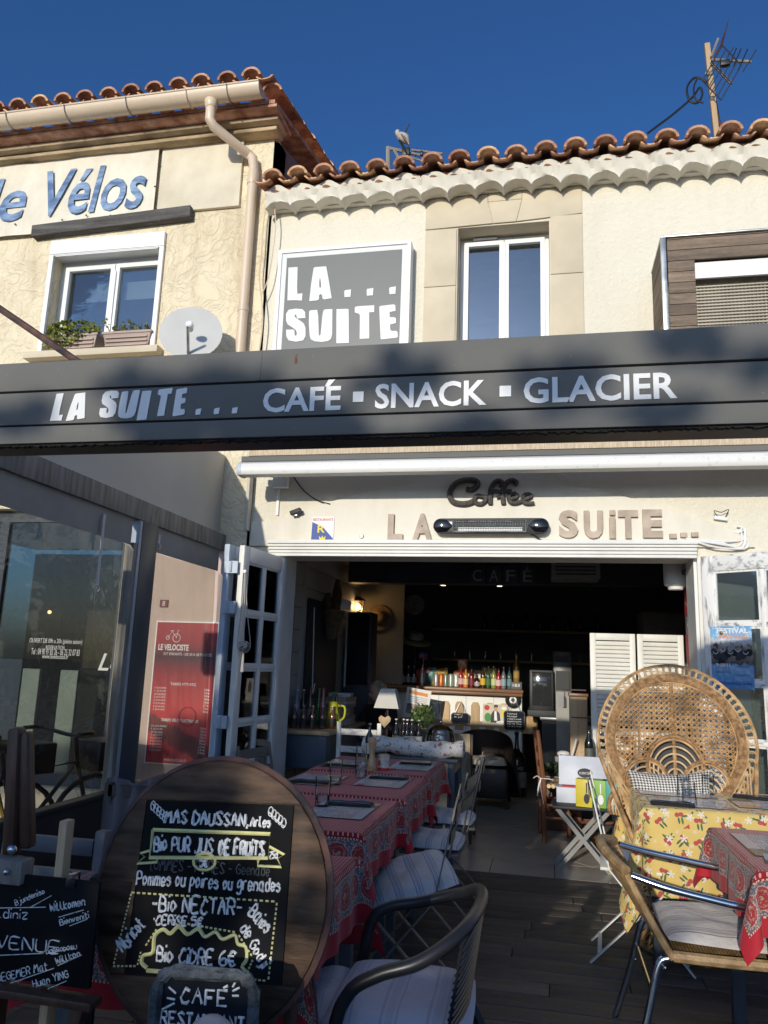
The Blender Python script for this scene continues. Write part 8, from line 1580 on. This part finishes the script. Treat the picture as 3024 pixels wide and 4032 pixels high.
for k in range(4): a = k*math.pi/2+.6; MB().tube([(PX+.12*math.cos(a),PY+.12*math.sin(a),.40),(PX+.17*math.cos(a),PY+.17*math.sin(a),0)],.016,6).build('leg', K['dkwood'], t)
for x, y in ((1740,2302),(1965,2297)):
    q = P(x,y,Y=8.19); t = thing('ceiling_spot', 'tiny lit ceiling spot under the dark beam near the %s' % ('wall clock' if x < 1800 else 'CAFÉ squares'), 'ceiling light', q, 'ceiling spots'); MB().lathe((q.x,8.3,z0_b-.012),[(.035,0),(.04,.012)],14).build('ring', K['steel'], t); MB().lathe((q.x,8.3,z0_b-.014),[(.028,0),(.028,.003)],12).build('lens', mat('spot_lens_%d'%x,(1,.9,.7),.5,emit=(1,.85,.6,1),es=3), t)
# ================================================================== across the street, behind the camera: what shades the terrace
ko = thing('shade_kiosk', 'low flat roofed kiosk added unseen across the street to shade the terrace', 'kiosk', (-1.8,-8.2,-.12))  # unseen kiosk, added so its shadow keeps the deck dark
kx0, kx1, ky0, ky1, kz = -4.4, .9, -9.4, -7.2, 2.70
MB().wall(kx0,kx1,-.12,kz-.1,ky0,ky0+.12,[]).build('rear_wall', K['stucco'], ko); MB().wall(kx0,kx1,-.12,kz-.1,ky1-.12,ky1,[(-3.4,-2.0,.8,1.9),(-1.0,-.1,-.10,2.0)]).build('front_wall', K['stucco'], ko)
MB().box(kx0,kx0+.12,ky0+.12,ky1-.12,-.12,kz-.1).build('end_wall', K['stucco'], ko); MB().box(kx1-.12,kx1,ky0+.12,ky1-.12,-.12,kz-.1).build('end_wall', K['stucco'], ko)
MB().box(kx0-.25,kx1+.2,ky0-.2,ky1+.3,kz-.098,kz+.05).build('roof', K['zinc'], ko, .01); MB().box(-1.0,-.1,ky1-.09,ky1-.04,-.1,2.0).build('door', K['legblue'], ko); MB().box(-3.4,-2.0,ky1-.08,ky1-.07,.8,1.9).build('window', K['pane'], ko)
# unseen row of houses, added to block low sky in the pane reflections
for k, (x0, x1, h, lab) in enumerate(((-34,-14,3.4,'ochre single storey house added unseen at the far end of the street'),(-14,2,3.7,'white single storey house added unseen facing the cafe far across the street'),(2,18,3.3,'sand single storey house added unseen far across the street beside the white one'),(18,40,3.6,'grey single storey house added unseen far across the street'))):
    t = thing('added_house', lab, 'house', ((x0+x1)/2,-51,-.12), 'unseen houses added across the street'); ho_ = [(x0+2+i*4,x0+3.1+i*4,z,z+1.4) for i in range(3) for z in (1.0,)]
    MB().wall(x0,x1-.02,-.12,h,-48.3,-48,ho_).build('wall', [K['oldstucco'],K['stucco'],K['stone'],K['panel']][k], t); MB().box(x0,x1-.02,-54,-48.35,-.12,h-.02).build('rear_wall', K['stone'], t); MB().add([(x0,-47.7,h+.01),(x1-.02,-47.7,h+.01),(x1-.02,-51,h+1.0),(x0,-51,h+1.0),(x0,-54,h+.01),(x1-.02,-54,h+.01)],[(0,1,2,3),(3,2,5,4),(0,3,4),(1,5,2),(0,4,5,1)]).build('roof', K['tileunder'], t)
    for a, b, c, d in ho_: w_ = MB().box(a,b,-48.2,-48.15,c,d).build('window', K['doorpane'], t); MB().box((a+b)/2-.04,(a+b)/2+.04,-48.14,-48.1,c,d).build('mullion', K['pvc'], w_)
tr = thing('plane_tree', 'broad pollarded plane tree across the street shading the terrace', 'tree', (-4.6,-7.0,-.12))
MB().tube([(-4.6,-7,-.12),(-4.55,-7,1.4),(-4.45,-7.05,2.5),(-4.4,-7,3.1)],[.24,.19,.16,.13],12).build('trunk', K['bark'], tr)
m = MB(); q_ = random.Random(12); tips = []
for k in range(11):
    a = k*2*math.pi/11+q_.uniform(-.2,.2); L = q_.uniform(1.2,2.0); e = Vector((-4.4+L*1.1*math.cos(a),-7+L*.6*math.sin(a),3.1+q_.uniform(.3,.6))); mid = Vector((-4.4+L*.55*math.cos(a),-7+L*.35*math.sin(a),3.1+q_.uniform(.1,.3))); m.tube(smoothline([(-4.42,-7,2.95),mid,e],3),[.09,.075,.06,.05,.035,.025,.015],7); tips.append(e); tips.append((mid+e)/2)
for t_ in ((-1.95,-7.0,4.26),(-1.1,-7.1,4.36),(-2.6,-6.8,4.3)): m.tube(smoothline([(-4.42,-7,3.0),(-3.2,-7,4.0),t_],3),[.06,.05,.04,.03,.022,.016,.01],6); tips.append(Vector(t_))
m.build('limbs', K['bark'], tr)
m = MB()
def clump(c, r, n): leafset(m, c, r*1.15, r*.9, r*.62, n, .045, .085, q_.randrange(9999))
for e in tips[:22]:
    if -5.5 < e.x < -4.5 and e.z > 3.1: continue
    if e.x > -2.7: continue
    clump((e.x,e.y,min(e.z,3.6)), q_.uniform(.42,.58), 220)
# upper fringe seen as dapples on the fascia
for x, z, r, n in ((-2.72,4.32,.19,170),(-2.45,4.36,.19,170),(-2.6,4.48,.15,90),(-2.9,4.44,.12,34),(-2.2,4.28,.14,50),(-3.3,4.36,.12,26),(-3.62,4.48,.09,14),(-1.98,4.46,.13,34),(-1.8,4.30,.11,24),(-1.5,4.42,.13,30),(-1.25,4.32,.11,20),(-1.1,4.50,.12,24),(-.88,4.36,.10,16),
                   (-3.0,3.55,.45,260),(-2.75,3.2,.42,240),(-3.4,3.3,.5,260),(-2.5,2.9,.35,170),(-2.9,2.85,.4,220),(-2.35,3.45,.22,60),(-1.95,2.86,.15,16),(-1.3,2.84,.12,9),(-2.3,3.0,.15,16),(-4.0,3.75,.4,150),(-3.5,3.85,.35,120),(-5.9,3.6,.6,260)): clump((x,-7+q_.uniform(-.3,.3),z), r, n)
m.build('crown', mat('plane_leaf', (.05,.09,.02), .6, .4, 3, col2=(.11,.15,.04)), tr)
